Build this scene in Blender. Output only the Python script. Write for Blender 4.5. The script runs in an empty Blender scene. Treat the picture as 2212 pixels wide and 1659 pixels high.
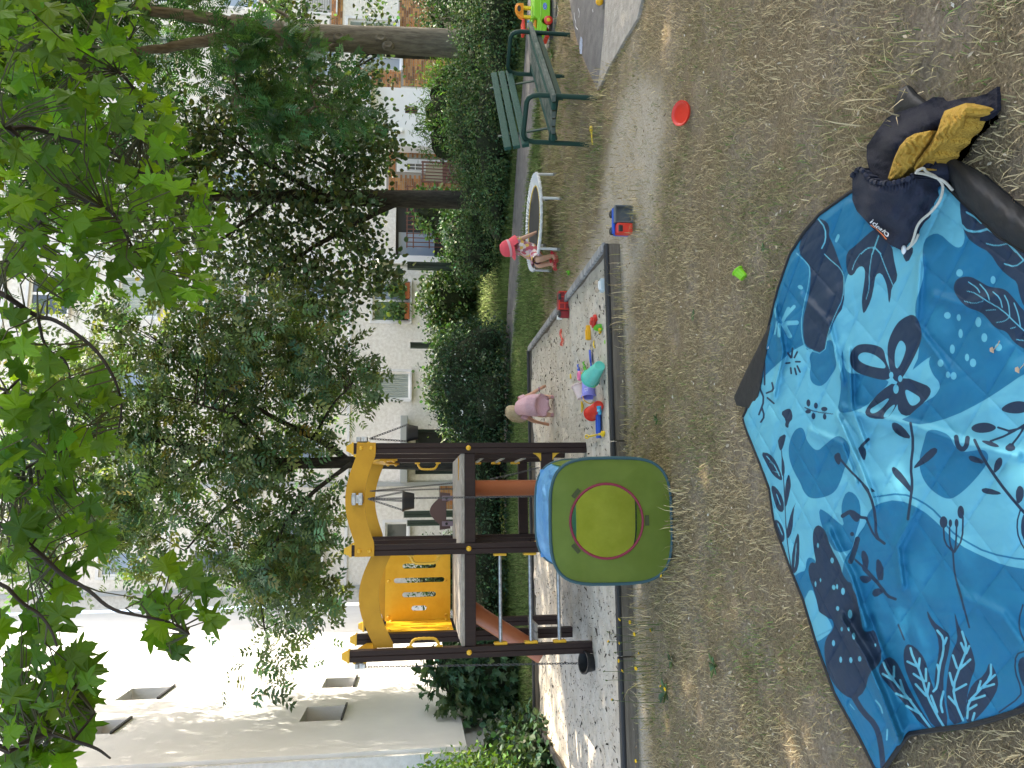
import bpy, bmesh, math, random
import numpy as np
from mathutils import Vector, Matrix, Euler
from mathutils.bvhtree import BVHTree
random.seed(7); rng = np.random.default_rng(7)
S = bpy.context.scene; COL = S.collection
# ------------------------------------------------------------------ camera
# the photograph was stored lying on its side: the camera is rolled a quarter turn
F_PX, EYE, HZ = 1600.0, 1.65, 901.0
_p = math.atan((1106 - HZ) / F_PX); _y = math.radians(9.0); _r = math.radians(0.4)
Fh = Vector((math.sin(_y), math.cos(_y), 0)); R0 = Vector((math.cos(_y), -math.sin(_y), 0)); ZZ = Vector((0, 0, 1))
FW = Fh * math.cos(_p) - ZZ * math.sin(_p); U0 = ZZ * math.cos(_p) + Fh * math.sin(_p)
RT = R0 * math.cos(_r) + U0 * math.sin(_r); UP = U0 * math.cos(_r) - R0 * math.sin(_r)
CAM = Vector((0, 0, EYE))
cd = bpy.data.cameras.new('camera'); cam = bpy.data.objects.new('camera', cd); COL.objects.link(cam)
cd.sensor_width = 36; cd.lens = 36 * F_PX / 2212; cd.clip_end = 2000; cd.clip_start = 0.05
m = Matrix.Identity(4)
for i in range(3):
    m[i][0] = -UP[i]; m[i][1] = RT[i]; m[i][2] = -FW[i]; m[i][3] = CAM[i]
cam.matrix_world = m; S.camera = cam
# ------------------------------------------------------------------ sky and sun
SUN_EL, SUN_AZ = 52, 66          # azimuth measured from +Y towards +X
w = bpy.data.worlds.new('World'); S.world = w; w.use_nodes = True
nt = w.node_tree; bg = nt.nodes['Background']
sk = nt.nodes.new('ShaderNodeTexSky'); sk.sky_type = 'NISHITA'; sk.sun_disc = False
sk.sun_elevation = math.radians(SUN_EL); sk.sun_rotation = math.radians(SUN_AZ)
sk.air_density = 1.0; sk.dust_density = 3.0; sk.ozone_density = 0.6
nt.links.new(sk.outputs[0], bg.inputs[0]); bg.inputs[1].default_value = 0.15
sl = bpy.data.lights.new('sun', 'SUN'); sl.energy = 2.6; sl.angle = math.radians(0.55); sl.color = (1, .95, .86)
so = bpy.data.objects.new('sun', sl); COL.objects.link(so)
_e, _a = math.radians(SUN_EL), math.radians(SUN_AZ)
SUND = Vector((math.cos(_e) * math.sin(_a), math.cos(_e) * math.cos(_a), math.sin(_e)))
so.rotation_euler = SUND.to_track_quat('Z', 'Y').to_euler(); so.location = (8, 8, 20)
S.view_settings.view_transform = 'Standard'; S.view_settings.look = 'None'
S.view_settings.exposure = 2.3; S.view_settings.gamma = 1
S.view_settings.use_white_balance = True; S.view_settings.white_balance_temperature = 7350
S.cycles.max_bounces = 6; S.cycles.diffuse_bounces = 4; S.cycles.transmission_bounces = 4; S.cycles.transparent_max_bounces = 6
S.cycles.caustics_reflective = False; S.cycles.caustics_refractive = False
S.cycles.use_denoising = True

# ------------------------------------------------------------------ helpers: photo pixel (2212 x 1659) -> place
def ray(X, Y): return FW * F_PX + RT * (829.5 - Y) - UP * (X - 1106)
def G(X, Y, z=0.0):
    d = ray(X, Y); return CAM + d * ((z - EYE) / d.z)
def AY(X, Y, y):
    d = ray(X, Y); return CAM + d * (y / d.y)
def AX(X, Y, x):
    d = ray(X, Y); return CAM + d * (x / d.x)
def AD(X, Y, dist):
    return CAM + ray(X, Y).normalized() * dist
def GN_(XY, z):     # numpy batch
    XY = np.asarray(XY, float); fw, rt, up = (np.array(v) for v in (FW, RT, UP))
    d = fw * F_PX + (829.5 - XY[..., 1:2]) * rt - (XY[..., 0:1] - 1106) * up
    t = (np.asarray(z)[..., None] - EYE) / d[..., 2:3]
    return np.array(CAM) + d * t

# ------------------------------------------------------------------ helpers: materials
def mat(name, col, rough=.6, metal=0, bump=0, bscale=60, var=0, vscale=8, col2=None, spec=.4, sheen=0, trans=0, attr=None, alpha=None, coat=0, detail=4, stretch=None):
    M = bpy.data.materials.new(name); M.use_nodes = True; T = M.node_tree; N = T.nodes; L = T.links
    P = N['Principled BSDF']; P.inputs['Roughness'].default_value = rough; P.inputs['Metallic'].default_value = metal
    P.inputs['Specular IOR Level'].default_value = spec
    if coat: P.inputs['Coat Weight'].default_value = coat
    if sheen: P.inputs['Sheen Weight'].default_value = sheen
    c4 = (*col, 1); P.inputs['Base Color'].default_value = c4
    tc = N.new('ShaderNodeTexCoord'); co = tc.outputs['Object']
    if stretch:
        mp = N.new('ShaderNodeMapping'); mp.inputs['Scale'].default_value = stretch; L.new(co, mp.inputs[0]); co = mp.outputs[0]
    out = None
    if var or col2:
        n = N.new('ShaderNodeTexNoise'); n.inputs['Scale'].default_value = vscale; n.inputs['Detail'].default_value = detail; n.inputs['Roughness'].default_value = .65
        L.new(co, n.inputs[0])
        r = N.new('ShaderNodeValToRGB'); r.color_ramp.elements[0].position = .36; r.color_ramp.elements[1].position = .66
        a = tuple(c * (1 - var) for c in col); b = col2 if col2 else tuple(min(1, c * (1 + var)) for c in col)
        r.color_ramp.elements[0].color = (*a, 1); r.color_ramp.elements[1].color = (*b, 1)
        L.new(n.outputs[0], r.inputs[0]); out = r.outputs[0]
    if attr:        # per-piece colour variation, mixed in from a point attribute
        at = N.new('ShaderNodeAttribute'); at.attribute_name = attr
        mx = N.new('ShaderNodeMix'); mx.data_type = 'RGBA'; mx.blend_type = 'MULTIPLY'; mx.inputs[0].default_value = 1
        if out: L.new(out, mx.inputs[6])
        else: mx.inputs[6].default_value = c4
        L.new(at.outputs['Color'], mx.inputs[7]); out = mx.outputs[2]
    if out: L.new(out, P.inputs['Base Color'])
    if bump:
        n2 = N.new('ShaderNodeTexNoise'); n2.inputs['Scale'].default_value = bscale; n2.inputs['Detail'].default_value = 4
        L.new(co, n2.inputs[0]); b = N.new('ShaderNodeBump'); b.inputs['Strength'].default_value = bump; b.inputs['Distance'].default_value = .02
        L.new(n2.outputs[0], b.inputs['Height']); L.new(b.outputs[0], P.inputs['Normal'])
    if trans:
        tr = N.new('ShaderNodeBsdfTranslucent'); ms = N.new('ShaderNodeMixShader'); ms.inputs[0].default_value = trans
        g = N.new('ShaderNodeMix'); g.data_type = 'RGBA'; g.blend_type = 'MULTIPLY'; g.inputs[0].default_value = 1; g.inputs[7].default_value = (1.25, 1.35, .45, 1)
        if out: L.new(out, g.inputs[6])
        else: g.inputs[6].default_value = c4
        L.new(g.outputs[2], tr.inputs[0]); L.new(P.outputs[0], ms.inputs[1]); L.new(tr.outputs[0], ms.inputs[2])
        L.new(ms.outputs[0], N['Material Output'].inputs[0])
    return M

# ------------------------------------------------------------------ helpers: meshes
class MB:
    def __init__(s): s.v = []; s.f = []; s.m = []; s.sm = []
    def add(s, vs, fs, mi=0, smooth=False):
        o = len(s.v); s.v += [tuple(v) for v in vs]
        for f in fs: s.f.append(tuple(i + o for i in f)); s.m.append(mi); s.sm.append(smooth)
        return s
    def box(s, c, d, rot=None, mi=0, ch=0):
        c = Vector(c); hx, hy, hz = d[0] / 2, d[1] / 2, d[2] / 2
        if ch <= 0:
            vs = [Vector((x, y, z)) for x in (-hx, hx) for y in (-hy, hy) for z in (-hz, hz)]
            fs = [(0, 1, 3, 2), (4, 6, 7, 5), (0, 4, 5, 1), (2, 3, 7, 6), (0, 2, 6, 4), (1, 5, 7, 3)]
        else:
            b = bmesh.new(); bmesh.ops.create_cube(b, size=1)
            for v in b.verts: v.co = Vector((v.co.x * d[0], v.co.y * d[1], v.co.z * d[2]))
            bmesh.ops.bevel(b, geom=b.edges[:], offset=ch, segments=2, affect='EDGES', profile=.6)
            b.verts.index_update(); vs = [v.co.copy() for v in b.verts]; fs = [[v.index for v in f.verts] for f in b.faces]; b.free()
        R = rot.to_matrix() if isinstance(rot, Euler) else rot
        if R is not None: vs = [R @ v for v in vs]
        return s.add([v + c for v in vs], fs, mi)
    def bar(s, a, b, wd, ht, up=(0, 0, 1), mi=0, ch=0):     # box running from a to b, wide across, high along up
        a, b = Vector(a), Vector(b); x = (b - a); L = x.length; x.normalize(); z = Vector(up); y = z.cross(x).normalized(); z = x.cross(y)
        return s.box((a + b) / 2, (L, wd, ht), Matrix((x, y, z)).transposed(), mi, ch)
    def tube(s, pts, r, n=8, mi=0, cap=True, closed=False, smooth=True):
        pts = [Vector(p) for p in pts]; k = len(pts); rs = r if hasattr(r, '__len__') else [r] * k
        vs = []; fs = []; prev = None
        for i, p in enumerate(pts):
            if closed: t = pts[(i + 1) % k] - pts[i - 1]
            else: t = pts[min(i + 1, k - 1)] - pts[max(i - 1, 0)]
            if t.length < 1e-9: t = Vector((0, 0, 1))
            t.normalize()
            if prev is None: prev = t.orthogonal().normalized()
            u = (prev - t * prev.dot(t))
            if u.length < 1e-6: u = t.orthogonal()
            u.normalize(); prev = u; w_ = t.cross(u)
            for j in range(n):
                a = 2 * math.pi * j / n; vs.append(p + (u * math.cos(a) + w_ * math.sin(a)) * rs[i])
        for i in range(k if closed else k - 1):
            for j in range(n):
                i2 = (i + 1) % k; fs.append((i * n + j, i * n + (j + 1) % n, i2 * n + (j + 1) % n, i2 * n + j))
        if cap and not closed: fs.append(tuple(range(n - 1, -1, -1))); fs.append(tuple((k - 1) * n + j for j in range(n)))
        return s.add(vs, fs, mi, smooth)
    def lathe(s, prof, n=24, M=None, mi=0, smooth=True, fn=None):
        vs = []; fs = []
        for (r, z) in prof:
            for j in range(n):
                a = 2 * math.pi * j / n; q = 1 if fn is None else fn(a, z)
                vs.append(Vector((r * q * math.cos(a), r * q * math.sin(a), z)))
        for i in range(len(prof) - 1):
            for j in range(n): fs.append((i * n + j, i * n + (j + 1) % n, (i + 1) * n + (j + 1) % n, (i + 1) * n + j))
        if prof[0][0] > 1e-5: pass
        if M is not None: vs = [M @ v for v in vs]
        return s.add(vs, fs, mi, smooth)
    def prism(s, poly, th, M=None, mi=0, holes=None, smooth=False):      # outline in local xz, thickness along y
        b = bmesh.new(); loops = [poly] + (holes or [])
        es = []
        for lp in loops:
            vv = [b.verts.new((x, 0, z)) for x, z in lp]
            es += [b.edges.new((vv[i], vv[(i + 1) % len(vv)])) for i in range(len(vv))]
        bmesh.ops.triangle_fill(b, edges=es, use_beauty=True, use_dissolve=False)
        bmesh.ops.recalc_face_normals(b, faces=b.faces[:])
        r = bmesh.ops.extrude_face_region(b, geom=b.faces[:])
        for e in r['geom']:
            if isinstance(e, bmesh.types.BMVert): e.co.y += th
        bmesh.ops.recalc_face_normals(b, faces=b.faces[:])
        b.verts.index_update(); vs = [v.co.copy() for v in b.verts]; fs = [[v.index for v in f.verts] for f in b.faces]; b.free()
        if M is not None: vs = [M @ v for v in vs]
        return s.add(vs, fs, mi, smooth)
    def ball(s, c, r, n=10, mi=0, sc=(1, 1, 1), M=None):
        k = max(4, n // 2 + 1); pr = [(max(1e-4, math.sin(math.pi * i / k)), -math.cos(math.pi * i / k)) for i in range(k + 1)]
        A = Matrix.Translation(Vector(c)) @ (M.to_4x4() if M else Matrix.Identity(4)) @ Matrix.Diagonal((r * sc[0], r * sc[1], r * sc[2], 1))
        return s.lathe(pr, n, A, mi)
    def grid(s, P, mi=0, smooth=True):
        h, w_ = P.shape[:2]; vs = P.reshape(-1, 3).tolist()
        fs = [(i * w_ + j, i * w_ + j + 1, (i + 1) * w_ + j + 1, (i + 1) * w_ + j) for i in range(h - 1) for j in range(w_ - 1)]
        return s.add(vs, fs, mi, smooth)
    def loft(s, rings, mi=0, cap=True, smooth=True):
        n = len(rings[0]); vs = [p for r in rings for p in r]; fs = []
        for i in range(len(rings) - 1):
            for j in range(n): fs.append((i * n + j, i * n + (j + 1) % n, (i + 1) * n + (j + 1) % n, (i + 1) * n + j))
        if cap: fs.append(tuple(range(n - 1, -1, -1))); fs.append(tuple((len(rings) - 1) * n + j for j in range(n)))
        return s.add(vs, fs, mi, smooth)
    def build(s, name, mats, parent=None, world=False, sub=0, sharp=.75):
        me = bpy.data.meshes.new(name); off = Vector((0, 0, 0))
        if world and parent:
            q = parent
            while q: off += q.location; q = q.parent
        V = s.v if off.length == 0 else [(v[0] - off.x, v[1] - off.y, v[2] - off.z) for v in s.v]
        me.from_pydata([tuple(v) for v in V], [], s.f)
        for mm in (mats if isinstance(mats, (list, tuple)) else [mats]): me.materials.append(mm)
        me.polygons.foreach_set('material_index', s.m); me.polygons.foreach_set('use_smooth', s.sm); me.update()
        if any(s.sm) and len(s.f) < 6000 and sharp: me.set_sharp_from_angle(angle=sharp)
        o = bpy.data.objects.new(name, me); COL.objects.link(o)
        if parent: o.parent = parent
        if sub:
            md = o.modifiers.new('s', 'SUBSURF'); md.levels = sub; md.render_levels = sub
        return o
def ring(c, ax, ay, rx, ry, n=14, e=2.0):
    c, ax, ay = Vector(c), Vector(ax), Vector(ay); out = []
    for j in range(n):
        a = 2 * math.pi * j / n; x, y = math.cos(a), math.sin(a)
        x = math.copysign(abs(x) ** (2 / e), x); y = math.copysign(abs(y) ** (2 / e), y)
        out.append(c + ax * (x * rx) + ay * (y * ry))
    return out
def thing(name, label, cat, loc=(0, 0, 0), rz=0, group=None):
    o = bpy.data.objects.new(name, None); o.empty_display_size = .1; COL.objects.link(o); o.location = Vector(loc); o.rotation_euler = (0, 0, rz)
    return tag(o, label, cat, group)
def tag(o, label, cat, group=None, kind=None):
    o['label'] = label; o['category'] = cat
    if group: o['group'] = group
    if kind: o['kind'] = kind
    return o
def struct(o): o['kind'] = 'structure'; return o
def copy_tree(o, parent=None):
    c = o.copy(); COL.objects.link(c); c.parent = parent
    for ch in list(o.children): copy_tree(ch, c)
    return c
def npmesh(name, V, F, mats, parent=None, tint=None, smooth=False, mi=None):
    # V (n,3) F (m,k) numpy; tint (n,3) colour attribute
    me = bpy.data.meshes.new(name); n, k = F.shape
    me.vertices.add(len(V)); me.vertices.foreach_set('co', np.ascontiguousarray(V, np.float32).ravel())
    me.loops.add(n * k); me.loops.foreach_set('vertex_index', np.ascontiguousarray(F, np.int32).ravel())
    me.polygons.add(n); me.polygons.foreach_set('loop_start', np.arange(0, n * k, k, dtype=np.int32))
    try: me.polygons.foreach_set('loop_total', np.full(n, k, np.int32))
    except Exception: pass
    for mm in (mats if isinstance(mats, (list, tuple)) else [mats]): me.materials.append(mm)
    if mi is not None: me.polygons.foreach_set('material_index', np.ascontiguousarray(mi, np.int32))
    me.polygons.foreach_set('use_smooth', np.full(n, smooth, bool))
    me.update(calc_edges=True)
    if tint is not None:
        a = me.color_attributes.new('tint', 'FLOAT_COLOR', 'POINT')
        a.data.foreach_set('color', np.hstack([tint, np.ones((len(V), 1))]).astype(np.float32).ravel())
    o = bpy.data.objects.new(name, me); COL.objects.link(o)
    if parent: o.parent = parent
    return o
def rotmats(tip, nrm):
    # columns: side, tip, normal
    t = tip / np.linalg.norm(tip, axis=1, keepdims=True); n = nrm - t * (nrm * t).sum(1, keepdims=True)
    n /= np.maximum(np.linalg.norm(n, axis=1, keepdims=True), 1e-6); s = np.cross(t, n)
    return np.stack([s, t, n], axis=2)
def scatter(tmplV, tmplF, pos, tip, nrm, size):
    R = rotmats(tip, nrm); V = np.einsum('nij,kj->nki', R, tmplV) * size[:, None, None] + pos[:, None, :]
    k = len(tmplV); F = tmplF[None] + (np.arange(len(pos)) * k)[:, None, None]
    return V.reshape(-1, 3), F.reshape(-1, tmplF.shape[1])
def vnoise(P, scale, seed=0, oct=3):
    # cheap smooth noise from sums of sines, for heights
    r = np.random.default_rng(seed); out = np.zeros(P.shape[:-1]); amp = 1
    for o in range(oct):
        for k in range(4):
            a = r.uniform(0, 2 * np.pi); fq = 2 * np.pi * scale * (2 ** o) * r.uniform(.7, 1.3)
            out += amp * np.sin(P[..., 0] * np.cos(a) * fq + P[..., 1] * np.sin(a) * fq + r.uniform(0, 6.3))
        amp *= .5
    return out / 6
def inpoly(P, poly):
    x, y = P[..., 0], P[..., 1]; ins = np.zeros(x.shape, bool); q = np.asarray(poly, float)
    for (x0, y0), (x1, y1) in zip(q, np.roll(q, -1, 0)):
        if y0 == y1: continue
        c = ((y0 > y) != (y1 > y)) & (x < (x1 - x0) * (y - y0) / (y1 - y0) + x0); ins ^= c
    return ins
def segdist(P, pts, closed=False):
    q = np.asarray(pts, float); d = np.full(P.shape[:-1], 1e9); n = len(q)
    for i in range(n if closed else n - 1):
        a, b = q[i], q[(i + 1) % n]; ab = b - a; L = max((ab ** 2).sum(), 1e-9)
        t = np.clip(((P - a) @ ab) / L, 0, 1); d = np.minimum(d, np.linalg.norm(P - a - t[..., None] * ab, axis=-1))
    return d
def smooth_poly(p, it=2):
    q = np.asarray(p, float)
    for _ in range(it):
        n = np.roll(q, -1, 0); q = np.stack([q * .75 + n * .25, q * .25 + n * .75], 1).reshape(-1, 2)
    return q
def smooth_line(p, it=2):
    q = np.asarray(p, float)
    for _ in range(it):
        a, b = q[:-1], q[1:]; m_ = np.stack([a * .75 + b * .25, a * .25 + b * .75], 1).reshape(-1, q.shape[1]); q = np.vstack([q[:1], m_, q[-1:]])
    return q
def skin(name, joints, edges, material, parent, root=0, sub=2):
    names = list(joints); me = bpy.data.meshes.new(name)
    me.from_pydata([tuple(joints[n][0]) for n in names], [(names.index(a), names.index(b)) for a, b in edges], [])
    o = bpy.data.objects.new(name, me); COL.objects.link(o)
    md = o.modifiers.new('k', 'SKIN'); md.use_smooth_shade = True
    for i, n in enumerate(names):
        r = joints[n][1]; me.skin_vertices[0].data[i].radius = (r, r) if not hasattr(r, '__len__') else r
    me.skin_vertices[0].data[root].use_root = True
    s2 = o.modifiers.new('s', 'SUBSURF'); s2.levels = sub; s2.render_levels = sub
    dg = bpy.context.evaluated_depsgraph_get(); me2 = bpy.data.meshes.new_from_object(o.evaluated_get(dg)); me2.name = name
    o.modifiers.clear(); o.data = me2; bpy.data.meshes.remove(me)
    me2.materials.clear(); me2.materials.append(material)
    for p in me2.polygons: p.use_smooth = True; p.material_index = 0
    o.parent = parent
    return o
# ================================================================== ground, sand, paths
SBX0, SBX1, SBY0, SBY1 = -2.86, 2.12, 5.82, 10.25
def soilmat():
    M = bpy.data.materials.new('dry_turf'); M.use_nodes = True; T = M.node_tree; N = T.nodes; L = T.links; P = N['Principled BSDF']
    P.inputs['Roughness'].default_value = .95; P.inputs['Specular IOR Level'].default_value = .1
    tc = N.new('ShaderNodeTexCoord')
    def noise(sc, det=5, rg=.6):
        n = N.new('ShaderNodeTexNoise'); n.inputs['Scale'].default_value = sc; n.inputs['Detail'].default_value = det; n.inputs['Roughness'].default_value = rg; L.new(tc.outputs['Object'], n.inputs[0]); return n
    def ramp(src, a, b, c0, c1):
        r = N.new('ShaderNodeValToRGB'); r.color_ramp.elements[0].position = a; r.color_ramp.elements[1].position = b
        r.color_ramp.elements[0].color = (*c0, 1); r.color_ramp.elements[1].color = (*c1, 1); L.new(src, r.inputs[0]); return r.outputs[0]
    def mix(f, a, b):
        x = N.new('ShaderNodeMix'); x.data_type = 'RGBA'; L.new(f, x.inputs[0]); L.new(a, x.inputs[6]); L.new(b, x.inputs[7]); return x.outputs[2]
    fine = ramp(noise(90, 6, .75).outputs[0], .35, .68, (.12, .09, .056), (.41, .32, .195))
    patch = ramp(noise(2.2, 4).outputs[0], .45, .62, (0, 0, 0), (1, 1, 1))
    grey = ramp(noise(50, 5, .7).outputs[0], .35, .7, (.19, .15, .11), (.41, .34, .25))
    c = mix(patch, fine, grey)
    at = N.new('ShaderNodeAttribute'); at.attribute_name = 'zone'        # r: green turf, g: spilled sand
    sp = N.new('ShaderNodeSeparateColor'); L.new(at.outputs['Color'], sp.inputs[0])
    green = ramp(noise(60, 5, .7).outputs[0], .35, .7, (.03, .045, .015), (.10, .14, .045))
    c = mix(sp.outputs[0], c, green)
    sand = ramp(noise(70, 5, .7).outputs[0], .33, .6, (.36, .31, .24), (.58, .52, .43))
    c = mix(sp.outputs[1], c, sand)
    L.new(c, P.inputs['Base Color'])
    b = N.new('ShaderNodeBump'); b.inputs['Strength'].default_value = .9; b.inputs['Distance'].default_value = .025; L.new(noise(55, 6, .75).outputs[0], b.inputs['Height']); L.new(b.outputs[0], P.inputs['Normal'])
    return M
def axis(lo, hi, st, far):
    a = np.arange(lo, hi + 1e-6, st); e = [far * (i / 7) ** 2.2 + hi for i in range(1, 8)]; b = [lo - far * (i / 7) ** 2.2 for i in range(7, 0, -1)]
    return np.concatenate([b, a, e])
def zones(P):
    x, y = P[..., 0], P[..., 1]; n = vnoise(P, .35, 3); n2 = vnoise(P, 1.3, 5)
    far = np.clip((y - 8.2 + n * 1.0) / 2.2, 0, 1); right = np.clip((x - 2.2) / 1.5, 0, 1)
    green = np.clip(far * .85 + (n2 > .3) * .12, 0, 1)
    d = np.maximum(np.maximum(SBX0 - x, x - SBX1), np.maximum(SBY0 - y, y - SBY1))
    sand = np.clip((.42 + .25 * n + .15 * n2 - d) / .35, 0, 1) * (y < 9) * (d > 0)
    corner = np.hypot((x - 2.5) / .9, (y - 5.5) / .8); sand = np.maximum(sand, np.clip((1.1 + n * .6 - corner) / .5, 0, 1) * .85)
    strip = np.clip(1 - np.abs(y - 5.15 - .12 * (x - 3)) / .35 + n2 * .5, 0, 1) * (x > 2.3) * (x < 6) * .4
    sand = np.maximum(sand, strip)
    return np.clip(green, 0, 1), np.clip(sand, 0, 1)
xs = axis(-9, 14, .12, 300); ys = axis(-4, 27, .12, 300)
GX, GY = np.meshgrid(xs, ys); P2 = np.stack([GX, GY], -1)
hgt = vnoise(P2, .5, 1) * .012 + vnoise(P2, 2.2, 2) * .006 - .012
insb = (GX > SBX0 - .1) & (GX < SBX1 + .1) & (GY > SBY0 - .1) & (GY < SBY1 + .1); hgt[insb] = -.03
hgt = np.where((np.abs(GX) > 40) | (np.abs(GY) > 60), -.05, hgt)
V = np.stack([GX, GY, hgt], -1).reshape(-1, 3); h_, w_ = GX.shape
ii, jj = np.meshgrid(np.arange(h_ - 1), np.arange(w_ - 1), indexing='ij'); a_ = (ii * w_ + jj).ravel()
FQ = np.stack([a_, a_ + 1, a_ + w_ + 1, a_ + w_], 1)
gr = struct(npmesh('ground', V, FQ, soilmat(), smooth=True))
zg, zs = zones(P2); ca = gr.data.color_attributes.new('zone', 'FLOAT_COLOR', 'POINT')
ca.data.foreach_set('color', np.stack([zg, zs, zg * 0, zg * 0 + 1], -1).astype(np.float32).ravel())
gr['label'] = 'dry matted lawn with bare soil patches around the sandpit'

# sand inside the pit
M_sand = mat('play_sand', (.46, .405, .33), .95, bump=.8, bscale=26, col2=(.58, .525, .445), vscale=5, detail=6, spec=.1)
sx = np.arange(SBX0 + .02, SBX1 - .01, .035); sy = np.arange(SBY0 + .02, SBY1 - .01, .035); SX, SY = np.meshgrid(sx, sy); PS = np.stack([SX, SY], -1)
def sandh(P):
    h = .02 + vnoise(P, .55, 11) * .03 + vnoise(P, 1.9, 12) * .016 + vnoise(P, 5.5, 13) * .007
    x, y = P[..., 0], P[..., 1]
    h = h + .05 * np.exp(-(((x - .45) / .5) ** 2 + ((y - 7.75) / .35) ** 2)) - .05 * np.exp(-(((x + .6) / .7) ** 2 + ((y - 7.5) / .45) ** 2))
    r = np.random.default_rng(5)
    for k in range(120):     # footprints and scoops
        cx, cy = r.uniform(SBX0, SBX1), r.uniform(SBY0, SBY1); s = r.uniform(.04, .11); e = r.uniform(.5, 1)
        h = h - .018 * np.exp(-(((x - cx) / s) ** 2 + ((y - cy) / (s * e)) ** 2)) + .006 * np.exp(-(((x - cx) / (s * 1.8)) ** 2 + ((y - cy) / (s * 1.8)) ** 2))
    ed = np.minimum(np.minimum(x - SBX0, SBX1 - x), np.minimum(y - SBY0, SBY1 - y))
    return np.maximum(h + .018 * np.exp(-ed / .1), -.015)
hs = sandh(PS); V = np.stack([SX, SY, hs], -1).reshape(-1, 3); h_, w_ = SX.shape
ii, jj = np.meshgrid(np.arange(h_ - 1), np.arange(w_ - 1), indexing='ij'); a_ = (ii * w_ + jj).ravel()
sand = struct(npmesh('sand', V, np.stack([a_, a_ + 1, a_ + w_ + 1, a_ + w_], 1), M_sand, smooth=True)); sand['label'] = 'pale trampled sand filling the pit'
def SH(x, y): return float(sandh(np.array([[x, y]]))[0])
# dark bits of bark and leaf lying on the sand
n = 5200; px = rng.uniform(SBX0 + .05, SBX1 - .05, n); py = rng.uniform(SBY0 + .05, SBY1 - .05, n); pz = sandh(np.stack([px, py], -1)) + .004
tv = np.array([(-.3, -1, 0), (.3, -.9, .1), (.35, .9, 0), (-.25, 1, .15)], float); tf = np.array([(0, 1, 2, 3)])
an = rng.uniform(0, 6.28, n); tip = np.stack([np.cos(an), np.sin(an), rng.normal(0, .2, n)], 1); nr = np.stack([rng.normal(0, .4, n), rng.normal(0, .4, n), np.ones(n)], 1)
V, Fq = scatter(tv, tf, np.stack([px, py, pz], 1), tip, nr, rng.gamma(2.2, .0034, n) + .0025)
ti = np.repeat(rng.choice([.35, .6, 1, 2.2], n, p=[.45, .3, .2, .05])[:, None] * np.array([[1, .9, .78]]), 4, 0)
M_bit = mat('bark_bits', (.06, .05, .04), .9, attr='tint')
tag(npmesh('bark_debris', V, Fq, M_bit, tint=ti), 'dark bark crumbs and leaf bits scattered over the sand', 'debris', kind='stuff')

# asphalt path and its wedge by the bench
M_asph = mat('asphalt', (.105, .10, .10), .9, bump=.35, bscale=180, col2=(.17, .165, .16), vscale=6, detail=8)
M_conc = mat('worn_concrete', (.27, .25, .22), .9, bump=.6, bscale=60, col2=(.4, .37, .33), vscale=14, detail=8)
def sheet(name, pxs, z, material, th=.03):
    mb = MB(); pl = [G(*p, z) for p in pxs]; n = len(pl)
    b = bmesh.new(); vv = [b.verts.new(p) for p in pl]; es = [b.edges.new((vv[i], vv[(i + 1) % n])) for i in range(n)]
    bmesh.ops.triangle_fill(b, edges=es, use_beauty=True); bmesh.ops.recalc_face_normals(b, faces=b.faces[:])
    if b.faces[0].normal.z < 0: bmesh.ops.reverse_faces(b, faces=b.faces[:])
    r = bmesh.ops.extrude_face_region(b, geom=b.faces[:])
    for e in list(b.verts):
        if e.co.z > z - .001 and e in set(x for x in r['geom'] if isinstance(x, bmesh.types.BMVert)): pass
    for x in r['geom']:
        if isinstance(x, bmesh.types.BMVert): x.co.z -= th
    bmesh.ops.recalc_face_normals(b, faces=b.faces[:])
    me = bpy.data.meshes.new(name); b.to_mesh(me); b.free(); me.materials.append(material)
    o = bpy.data.objects.new(name, me); COL.objects.link(o); return struct(o)
pth = sheet('path', smooth_line([(1205, -60), (1197, 60), (1186, 96), (1163, 180), (1156, 260), (1148, 330), (1140, 420), (1131, 520), (1120, 640), (1107, 780), (1100, 960), (1096, 1200), (1091, 1200), (1088, 960), (1090, 780), (1097, 640), (1105, 520), (1111, 420), (1117, 330), (1124, 240), (1132, 150), (1140, 0), (1143, -60)], 1), .012, M_asph)
pth['label'] = 'grey asphalt path curving behind the bench and trampoline'
tip_ = sheet('play_path', smooth_line([(1222, -60), (1236, 40), (1246, 90), (1266, 140), (1283, 178), (1290, 195), (1298, 180), (1316, 140), (1345, 90), (1375, 40), (1400, -60)], 1), .012, M_asph); tip_['label'] = 'asphalt apron tapering to a point beside the bench, chalk marks on it'
edg = sheet('path_edge', [(1310, -60), (1305, 60), (1296, 150), (1290, 194), (1298, 180), (1318, 139), (1346, 90), (1376, 40), (1400, -60)], .016, M_conc, .03); edg['label'] = 'worn pale concrete edge strip of the asphalt apron'
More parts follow.
